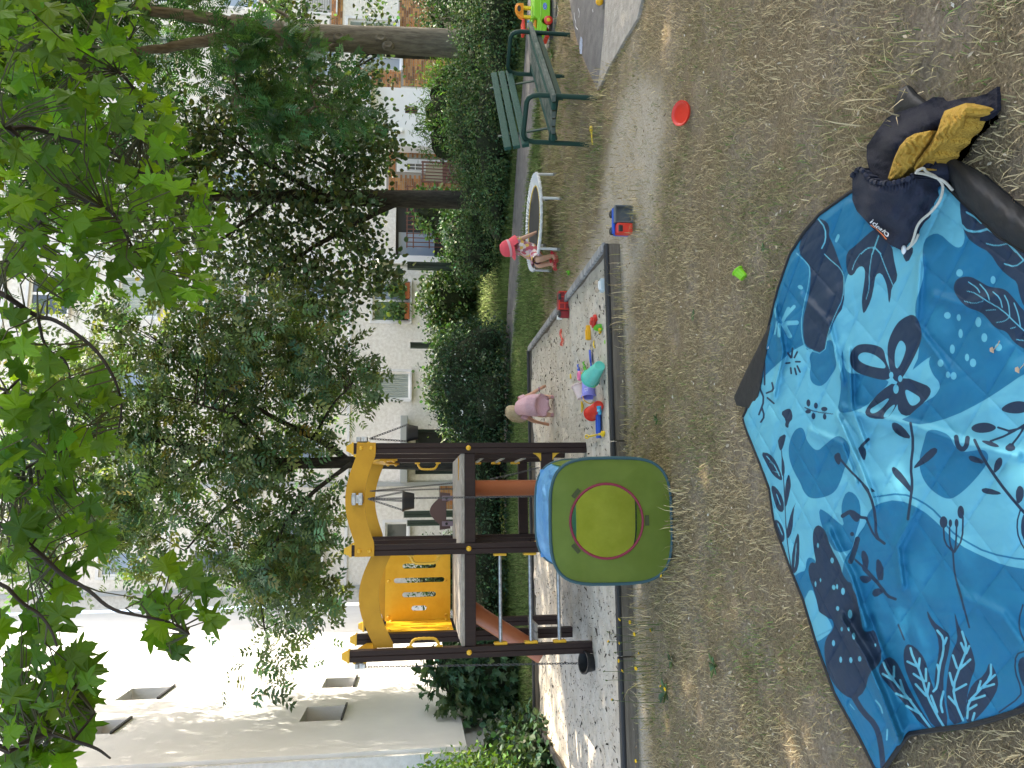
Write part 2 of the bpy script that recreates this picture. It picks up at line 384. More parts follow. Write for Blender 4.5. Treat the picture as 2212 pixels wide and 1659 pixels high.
# thin kerb line of the path, pale
kerb = MB()
for a, b in zip([(1107, 780), (1113, 700), (1120, 640), (1126, 570), (1131, 520)], [(1113, 700), (1120, 640), (1126, 570), (1131, 520), (1140, 420)]):
    p, q = G(*a), G(*b); kerb.bar(p + Vector((0, 0, .0)), q, .06, .06)
k = struct(kerb.build('kerb', M_conc)); k['label'] = 'narrow pale kerb along the path'
chalk = mat('chalk', (.75, .75, .78), .95, col2=(.5, .5, .52), vscale=60)
chb = mat('blue_chalk', (.35, .45, .65), .95, col2=(.2, .22, .26), vscale=90)
mb = MB()
for pl in ([(1240, 27), (1241, 40), (1244, 48), (1243, 58), (1248, 64)], [(1249, 18), (1252, 28), (1250, 38)], [(1204, 12), (1206, 24), (1204, 34)], [(1202, 34), (1201, 48)], [(1280, 20), (1281, 26)]):
    q = smooth_line(pl, 2); ps = [G(X, Y, .0165) for X, Y in q]
    for a, b in zip(ps[:-1], ps[1:]):
        d = (b - a).normalized(); s = Vector((-d.y, d.x, 0)) * .006; mb.add([a + s, a - s, b - s, b + s], [(0, 1, 2, 3)])
o = mb.build('chalk_marks', chalk, tip_); o['label'] = 'white chalk scribbles'
mb = MB(); c = G(1255, 98, .0165); mb.add([c + Vector((math.cos(i * .7) * .10 * (1 + .3 * math.sin(i * 3)), math.sin(i * .7) * .07, 0)) for i in range(9)], [tuple(range(9))]); mb.build('chalk_marks', chb, tip_)['label'] = 'faint blue chalk smudge'

# ================================================================== sandpit frame
M_cap = mat('black_rubber_cap', (.022, .023, .026), .55, bump=.2, bscale=90)
M_capg = mat('weathered_cap', (.14, .14, .145), .7, bump=.3, bscale=60, col2=(.42, .42, .42), vscale=3, stretch=(1, 14, 1))
M_brd = mat('weathered_board', (.13, .105, .08), .85, bump=.5, bscale=30, col2=(.22, .185, .145), vscale=5, stretch=(.6, 4, 8))
M_brdg = mat('grey_board', (.2, .2, .2), .85, bump=.5, bscale=30, col2=(.34, .33, .32), vscale=5)
t = thing('sandpit_frame', 'low weathered board edging with dark rubber caps around the sandpit', 'sandpit edging', ((SBX0 + SBX1) / 2, SBY0, 0))
t['kind_note'] = ''
del t['kind_note']
def edge(a, b, capm, nb, h=.085):
    a, b = Vector(a), Vector(b)
    for i in range(nb):
        p, q = a.lerp(b, i / nb), a.lerp(b, (i + 1) / nb); g = (q - p).normalized() * .004
        MB().bar(p + g + Vector((0, 0, h / 2 - .03)), q - g + Vector((0, 0, h / 2 - .03)), .05, h + .02, ch=.006).build('board', M_brd, t, True)
        MB().bar(p + g + Vector((0, 0, h - .002)), q - g + Vector((0, 0, h - .002)), .072, .034, ch=.013).build('rubber_cap', capm, t, True)
edge((SBX0, SBY0, 0), (SBX1, SBY0, 0), M_cap, 3); edge((SBX1, SBY0 + .05, 0), (SBX1, SBY1 - .05, 0), M_capg, 3)
edge((SBX1, SBY1, 0), (SBX0, SBY1, 0), M_cap, 3); edge((SBX0, SBY1 - .05, 0), (SBX0, SBY0 + .05, 0), M_cap, 3)

# ================================================================== rear apartment building (facade at y = 26)
YF = 26.0
M_stuc = mat('cream_stucco', (.62, .585, .53), .95, bump=.5, bscale=30, col2=(.78, .755, .71), vscale=9, detail=8)
M_white = mat('white_render', (.70, .70, .71), .9, bump=.15, bscale=30, col2=(.77, .77, .775), vscale=.8)
M_trim = mat('pale_trim', (.60, .60, .60), .8, col2=(.7, .7, .7), vscale=3)
M_grey = mat('grey_render', (.42, .43, .44), .9, col2=(.5, .51, .52), vscale=2)
M_frame = mat('white_window_frame', (.78, .78, .76), .45)
M_glass = mat('window_glass', (.05, .06, .065), .06, spec=.9)
M_glassb = mat('window_glass_sky', (.22, .28, .36), .08, spec=.9)
M_curt = mat('grey_green_curtain', (.30, .34, .31), .85, col2=(.42, .46, .42), vscale=3, stretch=(14, 1, .4))
M_curtg = mat('green_curtain', (.10, .17, .09), .85, col2=(.17, .26, .13), vscale=3, stretch=(14, 1, .4))
M_shut = mat('roller_shutter', (.42, .41, .39), .7)
M_dark = mat('dark_opening', (.012, .014, .013), .5)
M_terra = mat('terracotta_box', (.42, .13, .05), .7)
M_brick = mat('clinker_brick', (.38, .20, .085), .8, bump=.3, bscale=80, attr='tint')
M_mort = mat('mortar', (.30, .27, .235), .95)
M_zinc = mat('zinc', (.36, .38, .39), .5, metal=.3)
M_rust = mat('rust_brown_paint', (.13, .05, .035), .6)
M_beige = mat('beige_panel', (.50, .43, .31), .75)
T0 = thing('apartment_building', 'cream stucco apartment block with brick ground floor parts across the lawn', 'building', (6, YF, 0))
def fx(X, Y, y=YF): p = AY(X, Y, y); return p.x, p.z
def frect(x0, x1, y0, y1, yy=YF):        # photo rectangle (x down, y across) -> facade x0,x1,z0,z1
    a, b = AY(x0, (y0 + y1) / 2, yy), AY(x1, (y0 + y1) / 2, yy); c, d = AY((x0 + x1) / 2, y1, yy), AY((x0 + x1) / 2, y0, yy)
    return c.x, d.x, b.z, a.z
XL, XR, HB = -3.3, 26.0, 17.2
wins = []
def addwin(x0, x1, z0, z1, kind): wins.append((x0, x1, z0, z1, kind))
for r, k in (((805, 886, 608, 694), 'boxes'), ((808, 886, 803, 862), 'curtain'), ((832, 882, 1128, 1165), 'plain')):
    addwin(*frect(*r), k)
# upper storeys repeat the same axes
base = [(wins[0][0], wins[0][1]), (wins[1][0], wins[1][1]), (wins[2][0], wins[2][1])]
z0r, z1r = wins[0][2], wins[0][3]; ex = frect(459, 528, 1186, 1240); base.append((ex[0], ex[1])); base.append((frect(805, 886, 930, 1000)[0], frect(805, 886, 930, 1000)[1]))
for fl in range(1, 5):
    for bi, (a, b) in enumerate(base): addwin(a, b, z0r + 2.85 * fl, z1r + 2.85 * fl, ['plain', 'curtain', 'shutter', 'sky'][(fl * 3 + bi * 2) % 4])
for fl in range(1, 5):
    for xa in (10.6, 13.2, 15.6, 18.2): addwin(xa, xa + 1.25, z0r + 2.85 * fl, z1r + 2.85 * fl, ['sky', 'plain', 'curtain', 'shutter'][(fl + int(xa)) % 4])
# right-hand ground floor openings
rw = frect(769, 867, 117, 149); addwin(*rw, 'sky'); rw2 = frect(752, 861, 43, 73); addwin(*rw2, 'curtain')
holes = [[(a, c), (b, c), (b, d), (a, d)] for a, b, c, d, _ in wins]
dx0, dx1, dz0, dz1 = frect(897, 985, 927, 1024); dz0 = 0.0; doorh = [(dx0, dz0 + .05), (dx1, dz0 + .05), (dx1, dz1), (dx0, dz1)]; holes.append(doorh)
lx0, lx1, lz0, lz1 = frect(855, 890, 432, 556); lz0 = .1; holes.append([(lx0, lz0), (lx1, lz0), (lx1, lz1), (lx0, lz1)])
mb = MB(); mb.prism([(XL, -.1), (XR, -.1), (XR, HB), (XL, HB)], .34, Matrix.Translation((0, YF, 0)), holes=holes)
mb.box(((XL + XR) / 2, YF + 5.5, HB / 2), (XR - XL, 10, HB - .1)); mb.build('wall', M_stuc, T0, True)
MB().box(((XL + XR) / 2, YF + 4.8, HB + .18), (XR - XL + .8, 11.4, .35)).build('roof', M_zinc, T0, True)
def window(a, b, c, d, kind, y=YF, parent=T0):
    w_, h2 = b - a, d - c; cx, cz = (a + b) / 2, (c + d) / 2
    f = MB(); ft = .07; yy = y + .13
    for xx, ww in ((a + ft / 2, ft), (b - ft / 2, ft)): f.box((xx, yy, cz), (ww, .08, h2 - .004))
    for zz in (c + ft / 2, d - ft / 2): f.box((cx, yy, zz), (w_ - 2 * ft, .08, ft))
    if kind in ('boxes', 'sky', 'plain') and w_ > 1.0: f.box((a + w_ * .53, yy - .004, cz), (.09, .08, h2 - 2 * ft))
    W = f.build('window', M_frame, parent, True)
    MB().box((cx, yy + .01, cz), (w_ - 2 * ft, .012, h2 - 2 * ft)).build('pane', M_glassb if kind in ('sky',) else M_glass, W, True)
    if kind in ('curtain', 'boxes'):
        g = MB(); n = 40; x0, x1 = (a + ft, b - ft) if kind == 'curtain' else (a + ft, a + w_ * .5); P = np.zeros((2, n, 3))
        for j in range(n): P[:, j] = [[x0 + (x1 - x0) * j / (n - 1), yy - .03 + .018 * math.sin(j * 1.9), zz] for zz in (c + ft, d - ft)]
        g.grid(P).build('curtain', M_curt if kind == 'curtain' else M_curtg, W, True)
        if kind == 'boxes': MB().box((a + w_ * .78, yy - .005, cz), (w_ * .4, .012, h2 - 2 * ft)).build('pane', M_glassb, W, True)
    if kind == 'shutter':
        g = MB()
        for i in range(int(h2 / .09)): g.box((cx, yy - .02, c + .045 + .09 * i), (w_ - .1, .03, .075))
        g.build('shutter', M_shut, W, True)
    MB().box((cx, y - .06, c - .03), (w_ + .16, .24, .05)).build('sill', M_trim, W, True)
    s = MB(); q = .09
    for xx in (a - q / 2, b + q / 2): s.box((xx, y - .012, cz), (q, .03, h2))
    s.box((cx, y - .012, d + q / 2), (w_ + 2 * q, .03, q)); s.build('surround', M_trim, W, True)
    return W
for i, wv in enumerate(wins):
    W = window(*wv)
    if i == 0:
        a, b, c, d, _ = wv
        for k in range(2):
            x0 = a + .08 + k * (b - a) * .5
            MB().box((x0 + .28, YF - .14, c + .10), (.56, .18, .17), ch=.01).build('flower_box', M_terra, W, True)
# string courses, downpipes, joints
for z in (z1r + .75 + 2.85 * k_ for k_ in range(5)):
    MB().box((2.6, YF - .03, z), (11.7, .06, .09)).build('string_course', M_trim, T0, True)
for Yp in (1046, 562, 1265):
    x, _ = fx(880, Yp); MB().box((x, YF - .05, HB / 2), (.14 if Yp != 562 else .3, .1, HB - .2)).build('downpipe' if Yp != 562 else 'pilaster', M_zinc if Yp != 562 else M_white, T0, True)
# entrance: canopy, dark double door
cx0, cx1, cz0, cz1 = frect(866, 888, 905, 1043)
MB().box(((cx0 + cx1) / 2, YF - .55, cz1 - .12), (cx1 - cx0, 1.1, .24), ch=.02).build('canopy', M_zinc, T0, True)
D = MB().box(((dx0 + dx1) / 2, YF + .2, dz1 / 2), (dx1 - dx0, .06, dz1 - .02)).build('door', M_dark, T0, True)
fm = MB()
for xx in (dx0 + .05, (dx0 + dx1) / 2, dx1 - .05): fm.box((xx, YF + .15, dz1 / 2), (.09, .07, dz1 - .03))
fm.box(((dx0 + dx1) / 2, YF + .152, dz1 - .06), (dx1 - dx0, .07, .09)); fm.build('door_frame', mat('dark_green_door', (.02, .035, .03), .5), D, True)
# loggia with bar railing
MB().box(((lx0 + lx1) / 2, YF + .31, (lz0 + lz1) / 2), (lx1 - lx0 - .01, .04, lz1 - lz0 - .01)).build('loggia_back', M_dark, T0, True)
MB().box(((lx0 + lx1) / 2 - .5, YF + .27, lz1 - .75), (.9, .03, 1.3)).build('loggia_glazing', M_glassb, T0, True)
rl = MB(); rz = AY(893, 500, YF - 1.2).z
Lr = thing('balcony_railing', 'rust brown bar railing with beige slats round the ground floor loggia', 'railing', ((lx0 + lx1) / 2, YF - 1.2, 0))
for i in range(15):
    x = lx0 + (lx1 - lx0) * i / 14; MB().tube([(x, YF - 1.2, .1), (x, YF - 1.2, rz + .25)], .016, 6).build('bar', M_rust, Lr, True)
for z in (rz - .55, rz, rz + .22): MB().box(((lx0 + lx1) / 2, YF - 1.2, z), (lx1 - lx0 + .1, .035, .04)).build('rail', M_rust, Lr, True)
for i in range(22):
    x = lx0 + .35 + i * .07
    if x < lx1 - .1: MB().box((x, YF - 1.14, .55), (.06, .02, .75)).build('slat', M_beige, Lr, True)
# projecting white porch with a small barred window, brick fields, door, metal gate
bx0, bx1, bz0, bz1 = frect(802, 933, 190, 314, YF - .6); bz0 = 0
sw = frect(875, 902, 229, 245, YF - .6)
Pm = MB(); Pm.prism([(bx0, -.05), (bx1, -.05), (bx1, bz1), (bx0, bz1)], .3, Matrix.Translation((0, YF - .6, 0)), holes=[[(sw[0], sw[2]), (sw[1], sw[2]), (sw[1], sw[3]), (sw[0], sw[3])]])
Pm.box(((bx0 + bx1) / 2, YF - .15, bz1 / 2), (bx1 - bx0 - .004, .29, bz1 - .01))
porch = Pm.build('porch', M_white, T0, True)
MB().box(((sw[0] + sw[1]) / 2, YF - .4, (sw[2] + sw[3]) / 2), (sw[1] - sw[0], .03, sw[3] - sw[2])).build('window', M_glass, porch, True)
g = MB()
for k_ in range(3): g.box((sw[0] + (sw[1] - sw[0]) * (k_ + .5) / 3, YF - .55, (sw[2] + sw[3]) / 2), (.02, .02, sw[3] - sw[2]))
g.build('window_bars', M_rust, porch, True)
MB().box(((bx0 + bx1) / 2, YF - .75, bz1 + .06), (bx1 - bx0 + .3, .5, .12)).build('porch_roof', M_zinc, porch, True)
lp = fx(862, 283, YF - .62); MB().box((lp[0], YF - .68, lp[1]), (.14, .12, .3), ch=.02).build('wall_lamp', M_frame, porch, True)
# bricks: courses laid one by one where they show
fields = []
def fld(x0, x1, y0, y1, low=None):
    a, b, c, d = frect(x0, x1, y0, y1); fields.append((a, b, c if low is None else low, d))
fld(835, 1000, 317, 417, 0.0); fld(867, 930, 75, 188, .0); fld(861, 925, -40, 74, .0); fld(770, 866, 150, 188); fld(770, 866, 76, 116); fld(712, 740, -20, 110); fld(948, 1000, 1048, 1100, .0)
door = frect(857, 966, 346, 374); gate = frect(903, 1010, 376, 417)
bl = MB(); bricks = []
for (a, b, c, d) in fields:
    MB().box(((a + b) / 2, YF - .012, (c + d) / 2), (b - a, .02, d - c)).build('mortar_bed', M_mort, T0, True)
    nz = int((d - c) / .083)
    for r_ in range(nz):
        z = c + .042 + r_ * .083; x = a - (.135 if r_ % 2 else 0)
        while x < b - .02:
            x0, x1 = max(x, a), min(x + .262, b)
            mid = (x0 + x1) / 2
            if x1 - x0 > .03 and not (door[0] - .13 < mid < door[1] + .13 and door[2] < z < door[3] + .05): bricks.append((mid, z, x1 - x0))
            x += .27
def bshow(b):
    d = Vector((b[0], YF, b[1])) - CAM; v = 1106 - F_PX * d.dot(UP) / d.dot(FW); u = 829.5 - F_PX * d.dot(RT) / d.dot(FW); return (0 < u < 420) and (700 < v < 925)
vis = [b for b in bricks if bshow(b)]; random.shuffle(vis); single = set(vis[:300])
bm_ = {}
btints = [(1, 1, 1), (1.25, 1.2, 1.1), (.72, .62, .6), (.5, .42, .45), (1.1, .85, .7), (.9, .75, .6)]
def brickmesh(L, k):
    key = (round(L, 2), k)
    if key not in bm_:
        q = MB().box((0, 0, 0), (L - .012, .02, .069), ch=.004); o = q.build('brick', M_brick)
        a = o.data.color_attributes.new('tint', 'FLOAT_COLOR', 'POINT'); a.data.foreach_set('color', np.tile(np.array([*btints[k], 1], np.float32), len(o.data.vertices)))
        bm_[key] = o.data; bpy.data.objects.remove(o)
    return bm_[key]
rest = MB(); rt_ = []
for b in bricks:
    k = random.randrange(6)
    if b in single:
        o = bpy.data.objects.new('brick', brickmesh(b[2], k)); COL.objects.link(o); o.parent = T0; o.location = (b[0] - 6, -.026 - random.random() * .004, b[1])
    else:
        n0 = len(rest.v); rest.box((b[0], YF - .026, b[1]), (b[2] - .012, .02, .069)); rt_ += [btints[k]] * 8
o = rest.build('brickwork', M_brick, T0, True); o['kind'] = 'stuff'
a = o.data.color_attributes.new('tint', 'FLOAT_COLOR', 'POINT'); a.data.foreach_set('color', np.hstack([np.array(rt_), np.ones((len(rt_), 1))]).astype(np.float32).ravel())
dr = MB().box(((door[0] + door[1]) / 2, YF - .04, (door[2] + door[3]) / 2), (door[1] - door[0], .06, door[3] - door[2]), ch=.01).build('door', M_white, T0, True)
q = frect(879, 915, 356, 370); g = MB(); g.box(((q[0] + q[1]) / 2, YF - .08, (q[2] + q[3]) / 2), (q[1] - q[0], .03, q[3] - q[2])); g.build('window', M_glass, dr, True)
g = MB()
for k_ in range(3): g.box((q[0] + (q[1] - q[0]) * k_ / 2, YF - .1, (q[2] + q[3]) / 2), (.022, .02, q[3] - q[2] + .04))
for k_ in range(3): g.box(((q[0] + q[1]) / 2, YF - .103, q[2] + (q[3] - q[2]) * k_ / 2), (q[1] - q[0], .02, .022))
g.build('window_bars', M_trim, dr, True)
gt = thing('metal_gate', 'rust brown metal gate with barred pale upper half beside the brick wall', 'gate', ((gate[0] + gate[1]) / 2, YF - .9, 0))
MB().box(((gate[0] + gate[1]) / 2, YF - .9, .45), (gate[1] - gate[0], .05, .7)).build('lower_panel', M_rust, gt, True)
MB().box(((gate[0] + gate[1]) / 2, YF - .88, 1.1), (gate[1] - gate[0] - .06, .02, .6)).build('upper_panel', M_beige, gt, True)
for k_ in range(7): x = gate[0] + (gate[1] - gate[0]) * k_ / 6; MB().box((x, YF - .93, .8), (.025 if 0 < k_ < 6 else .06, .03, 1.5)).build('bar', M_rust, gt, True)
MB().box(((gate[0] + gate[1]) / 2, YF - .93, 1.5), (gate[1] - gate[0], .032, .06)).build('rail', M_rust, gt, True)

# ================================================================== white gable building on the left
XW = -3.38
pc = AX(823, 1622, XW).y
ws = []
for (x0, x1, y0, y1) in ((253, 365, 1486, 1511), (684, 776, 1464, 1485), (640, 751, 1526, 1557), (186, 268, 1556, 1585)):
    ya, yb = AX((x0 + x1) / 2, y1, XW).y, AX((x0 + x1) / 2, y0, XW).y; ym = (ya + yb) / 2
    za, zb = AX(x1 - 12, (y0 + y1) / 2, XW).z, AX(x0 + 16, (y0 + y1) / 2, XW).z; ws.append((ya, yb, za, zb))
zl = AX(987, 1509, XW).z
T1 = thing('white_building', 'tall white rendered gable wall with small deep windows on the left', 'building', (XW - 4, 18, 0))
holes = [[(a, c), (b, c), (b, d), (a, d)] for a, b, c, d in ws]
Mw = Matrix.Translation((XW, 0, 0)) @ Matrix.Rotation(math.radians(90), 4, 'Z')     # local x -> +y, local y(depth) -> -x
mb = MB(); mb.prism([(pc, zl), (YF - .02, zl), (YF - .02, 19), (pc, 19)], .3, Mw, holes=holes)
mb.box((XW - 4.15, (pc + YF) / 2, 9.5), (7.68, YF - pc - .02, 18.9)); mb.build('wall', M_white, T1, True)
MB().box((XW - 2.15, (pc + YF) / 2, zl / 2 - .05), (4, YF - pc - .1, zl + .1)).build('plinth', M_grey, T1, True)
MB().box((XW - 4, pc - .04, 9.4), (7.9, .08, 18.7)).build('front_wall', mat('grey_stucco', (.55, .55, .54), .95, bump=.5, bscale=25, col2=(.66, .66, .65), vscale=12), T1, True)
for a, b, c, d in ws:
    W = MB().box((XW - .285, (a + b) / 2, (c + d) / 2), (.04, b - a, d - c)).build('window', M_glass, T1, True)
    MB().box((XW - .12, (a + b) / 2, c - .012), (.32, b - a + .08, .03), Euler((0, math.radians(6), 0))).build('sill', mat('dark_sill', (.03, .03, .033), .5) if a == ws[0][0] else bpy.data.materials['dark_sill'], W, True)
# ================================================================== vegetation
LEAF_V = np.array([(0, 0, 0), (.27, .42, .07), (0, 1, -.02), (-.27, .42, .07)]); LEAF_F = np.array([(0, 1, 2), (0, 2, 3)])
OVAL_V = np.array([(0, 0, 0), (.36, .3, .07), (.33, .72, .05), (0, 1, -.04), (-.33, .72, .05), (-.36, .3, .07)]); OVAL_F = np.array([(0, 1, 2), (0, 2, 3), (0, 3, 4), (0, 4, 5)])
def pinnate(npair=4, lw=.12, ll=.42):
    V, F = [], []
    for i in range(npair):
        y = .15 + .62 * i / (npair - 1)
        for sx in (-1, 1):
            o = len(V); d = np.array([sx * .82, .5, -.1]); d /= np.linalg.norm(d); s = np.array([-d[1] * sx, d[0] * sx, 0]); L = ll * (1 - .15 * i / npair)
            b = np.array([0, y, 0]); V += [b, b + d * L * .45 + s * lw, b + d * L, b + d * L * .45 - s * lw]; F += [(o, o + 1, o + 2), (o, o + 2, o + 3)]
    o = len(V); V += [np.array(q) for q in ((0, .62, 0), (lw, .82, 0), (0, 1.08, 0), (-lw, .82, 0))]; F += [(o, o + 1, o + 2), (o, o + 2, o + 3)]
    return np.array(V), np.array(F)
_h = [(0, 0), (.10, -.06), (.30, -.14), (.33, -.02), (.55, .03), (.44, .16), (.40, .27), (.60, .38), (.78, .60), (.56, .57), (.44, .53), (.30, .46), (.33, .64), (.22, .72), (.17, .86), (.07, .93), (0, 1.08)]
_c = (0, .33)
def maple_tmpl():
    pts = _h + [(-x, y) for x, y in _h[-2:0:-1]]; V = [(0, .33, .06)] + [(x, y, -.16 * abs(x) ** 1.5 + .05 * math.sin(7 * x + 5 * y) - .07 * max(0, y - .5)) for x, y in pts]
    n = len(pts); F = [(0, 1 + i, 1 + (i + 1) % n) for i in range(n)]; return np.array(V), np.array(F)
MAP_V, MAP_F = maple_tmpl()
MAPC_V = np.array([(0, .33, .05), (0, 0, 0), (.45, .0, -.05), (.36, .25, -.03), (.75, .58, -.1), (.28, .5, 0), (0, 1.08, -.06), (-.28, .5, 0), (-.75, .58, -.1), (-.36, .25, -.03), (-.45, .0, -.05)]); MAPC_F = np.array([(0, i, i % 10 + 1) for i in range(1, 11)])
def leafmat(name, col, trans=.32, rough=.5): return mat(name, col, rough, attr='tint', trans=trans, spec=.35)
M_bark = mat('grey_bark', (.085, .075, .06), .95, bump=1, bscale=14, col2=(.17, .155, .125), vscale=6, stretch=(3, 3, .6))
M_barkd = mat('dark_bark', (.022, .02, .017), .95, bump=1, bscale=16, col2=(.05, .046, .038), vscale=8, stretch=(3, 3, .7))
M_twig = mat('twig', (.03, .024, .02), .9)
def sample_blobs(blobs, n, clump=.22, per=26, bias=2.4):
    vol = np.array([r[0] * r[1] * r[2] for _, r in blobs]); vol = vol ** .8; k = rng.choice(len(blobs), max(1, n // per), p=vol / vol.sum())
    C = np.array([b[0] for b in blobs], float)[k]; R = np.array([b[1] for b in blobs], float)[k]
    d = rng.normal(size=(len(k), 3)); d /= np.linalg.norm(d, axis=1, keepdims=True); rr = rng.random(len(k)) ** (1 / bias)
    cen = C + d * R * rr[:, None]
    idx = rng.integers(0, len(k), n); pos = cen[idx] + rng.normal(size=(n, 3)) * clump; return pos, d[idx], cen
def tints(n, k, base=(1, 1, 1), v=.35, hue=.22):
    b = rng.lognormal(0, v, n)[:, None] * np.array(base); h = rng.normal(0, hue, n)
    b[:, 0] *= np.exp(h); b[:, 2] *= np.exp(-h * .6); return np.repeat(np.clip(b, .05, 4), k, 0)
def foliage(name, blobs, n, tmpl, size, material, parent, droop=.5, clump=.22, per=26, base=(1, 1, 1), world_off=None, mask=None, bias=2.4, flat=1.0):
    pos, out, cen = sample_blobs(blobs, n, clump, per, bias)
    if mask is not None: k = mask(pos); pos, out = pos[k], out[k]
    n = len(pos); tip = out * .6 + rng.normal(size=(n, 3)) * .75; tip[:, 2] -= droop
    nr = rng.normal(size=(n, 3)) * .55; nr[:, 2] += flat; nr += out * .4
    s = size * rng.uniform(.65, 1.25, n); V, F = scatter(tmpl[0], tmpl[1], pos, tip, nr, s)
    if world_off is not None: V = V - np.array(world_off)
    o = npmesh(name, V, F, material, parent, tints(n, len(tmpl[0]), base)); o['kind'] = 'stuff'; return o, cen
def blob_px(lst, y, rd):      # (X, Y, rx_px(vertical), ry_px(across)) at depth plane y
    out = []
    for X, Y, rv, rh in lst:
        c = AY(X, Y, y + random.uniform(-.4, .4)); k = (c - CAM).dot(FW) / F_PX; out.append(((c.x, c.y, c.z), (rh * k, rd, rv * k)))
    return out
def limb(mb, pts, r0, r1, n=8, wob=.03):
    q = smooth_line([tuple(p) for p in pts], 2); rs = np.linspace(r0, r1, len(q))
    q = q + rng.normal(size=q.shape) * wob * np.linspace(0, 1, len(q))[:, None] * .5; mb.tube([Vector(p) for p in q], list(rs), n)
def tree(name, label, base, trunk, limbs, blobs, n, tmpl, size, fm, bark, twigs=60, **kw):
    base = Vector(base); T = thing(name, label, 'tree', base); mb = MB(); q = smooth_line([tuple(p[:3]) for p in trunk], 2); rs = np.interp(np.linspace(0, 1, len(q)), np.linspace(0, 1, len(trunk)), [p[3] for p in trunk])
    mb.tube([Vector(p) for p in q], list(rs), 14); mb.build('trunk', bark, T, True)
    for L in limbs:
        b = MB(); limb(b, L[0], L[1], L[2], 8); b.build('limb', bark, T, True)
    pts = np.array([p for L in limbs for p in smooth_line([tuple(x) for x in L[0]], 2)[3:]] + [tuple(p) for p in q[len(q) // 2:]])
    o, cen = foliage('crown', blobs, n, tmpl, size, fm, T, world_off=base, **kw)
    tw = MB()
    for c in cen[rng.choice(len(cen), min(twigs, len(cen)), replace=False)]:
        d = np.linalg.norm(pts - c, axis=1); s = pts[d.argmin()]; m_ = (s + c) / 2 + rng.normal(size=3) * .08; m_[2] += .1
        tw.tube([Vector(s), Vector(m_), Vector(c)], [.014, .009, .004], 4, cap=False)
    t_ = tw.build('twigs', M_twig if bark is M_barkd else M_bark, T, True); t_['kind'] = 'stuff'
    return T
def pl(lst, y): return [AY(X, Y, y + (d[0] if d else 0)) for X, Y, *d in lst]
LM_ash = leafmat('ash_leaf', (.105, .17, .085), .4); LM_oak = leafmat('round_leaf', (.066, .11, .055), .3); LM_row = leafmat('rowan_leaf', (.045, .12, .045), .3)
LM_map = leafmat('maple_leaf', (.10, .205, .022), .6, .45); LM_hed = leafmat('hedge_leaf', (.058, .105, .045), .2); LM_shr = leafmat('shrub_leaf', (.040, .085, .040), .2)
LM_bri = leafmat('climber_leaf', (.10, .20, .04), .3)
PIN = pinnate(3, .10, .46); PINF = pinnate(6, .045, .36)
# --- slender ash-like tree behind the climbing frame
yl = 13.7; b0 = G(1093, 1005); yl = b0.y
tr = [(*p, r) for p, r in zip([b0 + Vector((0, 0, -.1))] + pl([(960, 1003), (850, 1000), (755, 998), (640, 1002), (540, 995), (450, 975), (340, 950), (220, 930)], yl), (.15, .125, .115, .11, .095, .08, .06, .04, .02))]
lim = [(pl([(752, 995), (700, 955), (645, 930), (560, 885), (450, 820), (360, 750)], yl), .07, .015), (pl([(650, 1000), (560, 1050), (470, 1110), (400, 1190)], yl), .055, .012), (pl([(760, 1000), (640, 1090), (590, 1180), (560, 1290), (580, 1400)], yl - .3), .045, .008),
       (pl([(600, 1000, 0), (520, 900, -.6), (420, 870, -1)], yl), .045, .01), (pl([(470, 975, 0), (330, 1060, .3), (200, 1120, .5)], yl), .045, .01), (pl([(680, 940, 0), (720, 870, -.3), (760, 830, -.5)], yl), .03, .008)]
bl_ = blob_px([(330, 820, 160, 190), (420, 1000, 170, 180), (560, 1130, 150, 140), (480, 760, 150, 140), (640, 880, 100, 130), (560, 1250, 150, 90), (640, 1320, 75, 70), (300, 1060, 150, 190), (690, 1120, 55, 80), (150, 900, 150, 290), (190, 1150, 150, 150), (770, 850, 45, 45), (860, 880, 30, 18), (590, 1420, 35, 50), (660, 1250, 60, 60), (740, 800, 60, 60), (600, 760, 120, 120), (640, 700, 110, 80)], yl, 1.5)
tree('ash_tree', 'slender dark-trunked tree with airy drooping crown behind the climbing frame', b0, tr, lim, bl_, 8200, PIN, .27, LM_ash, M_barkd, twigs=170, droop=.55, clump=.20, per=16)
foliage('crown', [((1.5, 13, 12.5), (2.0, 2.2, 1.8)), ((1.2, 14.8, 13.4), (2, 2, 1.6)), ((.6, 12.4, 11), (1.6, 1.6, .9)), ((2.8, 12.4, 11.6), (1.8, 1.8, 1.2)), ((1.8, 11.2, 12.6), (1.6, 1.6, 1.3))], 2300, PIN, .36, LM_ash, bpy.data.objects['ash_tree'], world_off=b0, droop=.4, clump=.3, per=12)
# --- round-leaved tree in the middle distance
ym = 16.0; b1 = AY(1030, 432, ym); b1.z = 0
tr = [(*p, r) for p, r in zip([b1 + Vector((0, 0, -.1))] + pl([(960, 431), (870, 430), (760, 428), (640, 424), (520, 424), (400, 424), (250, 420)], ym), (.24, .21, .2, .18, .15, .12, .09, .04))]
lim = [(pl([(870, 432), (790, 470), (700, 520), (620, 570), (540, 620)], ym), .09, .015), (pl([(700, 425), (620, 380), (540, 330), (470, 280)], ym), .08, .015), (pl([(760, 428), (740, 380), (640, 330), (560, 250)], ym), .05, .01), (pl([(600, 424, 0), (500, 500, -.5), (420, 560, -.7)], ym), .06, .01)]
bl_ = blob_px([(520, 330, 150, 110), (620, 500, 140, 110), (690, 300, 100, 90), (740, 560, 90, 80), (460, 480, 120, 150), (790, 330, 45, 60), (770, 470, 60, 60), (600, 620, 120, 80), (400, 330, 100, 130), (300, 450, 120, 160), (820, 600, 40, 50), (640, 210, 90, 70), (560, 240, 100, 80), (760, 380, 60, 60), (700, 640, 80, 60)], ym, 1.7)
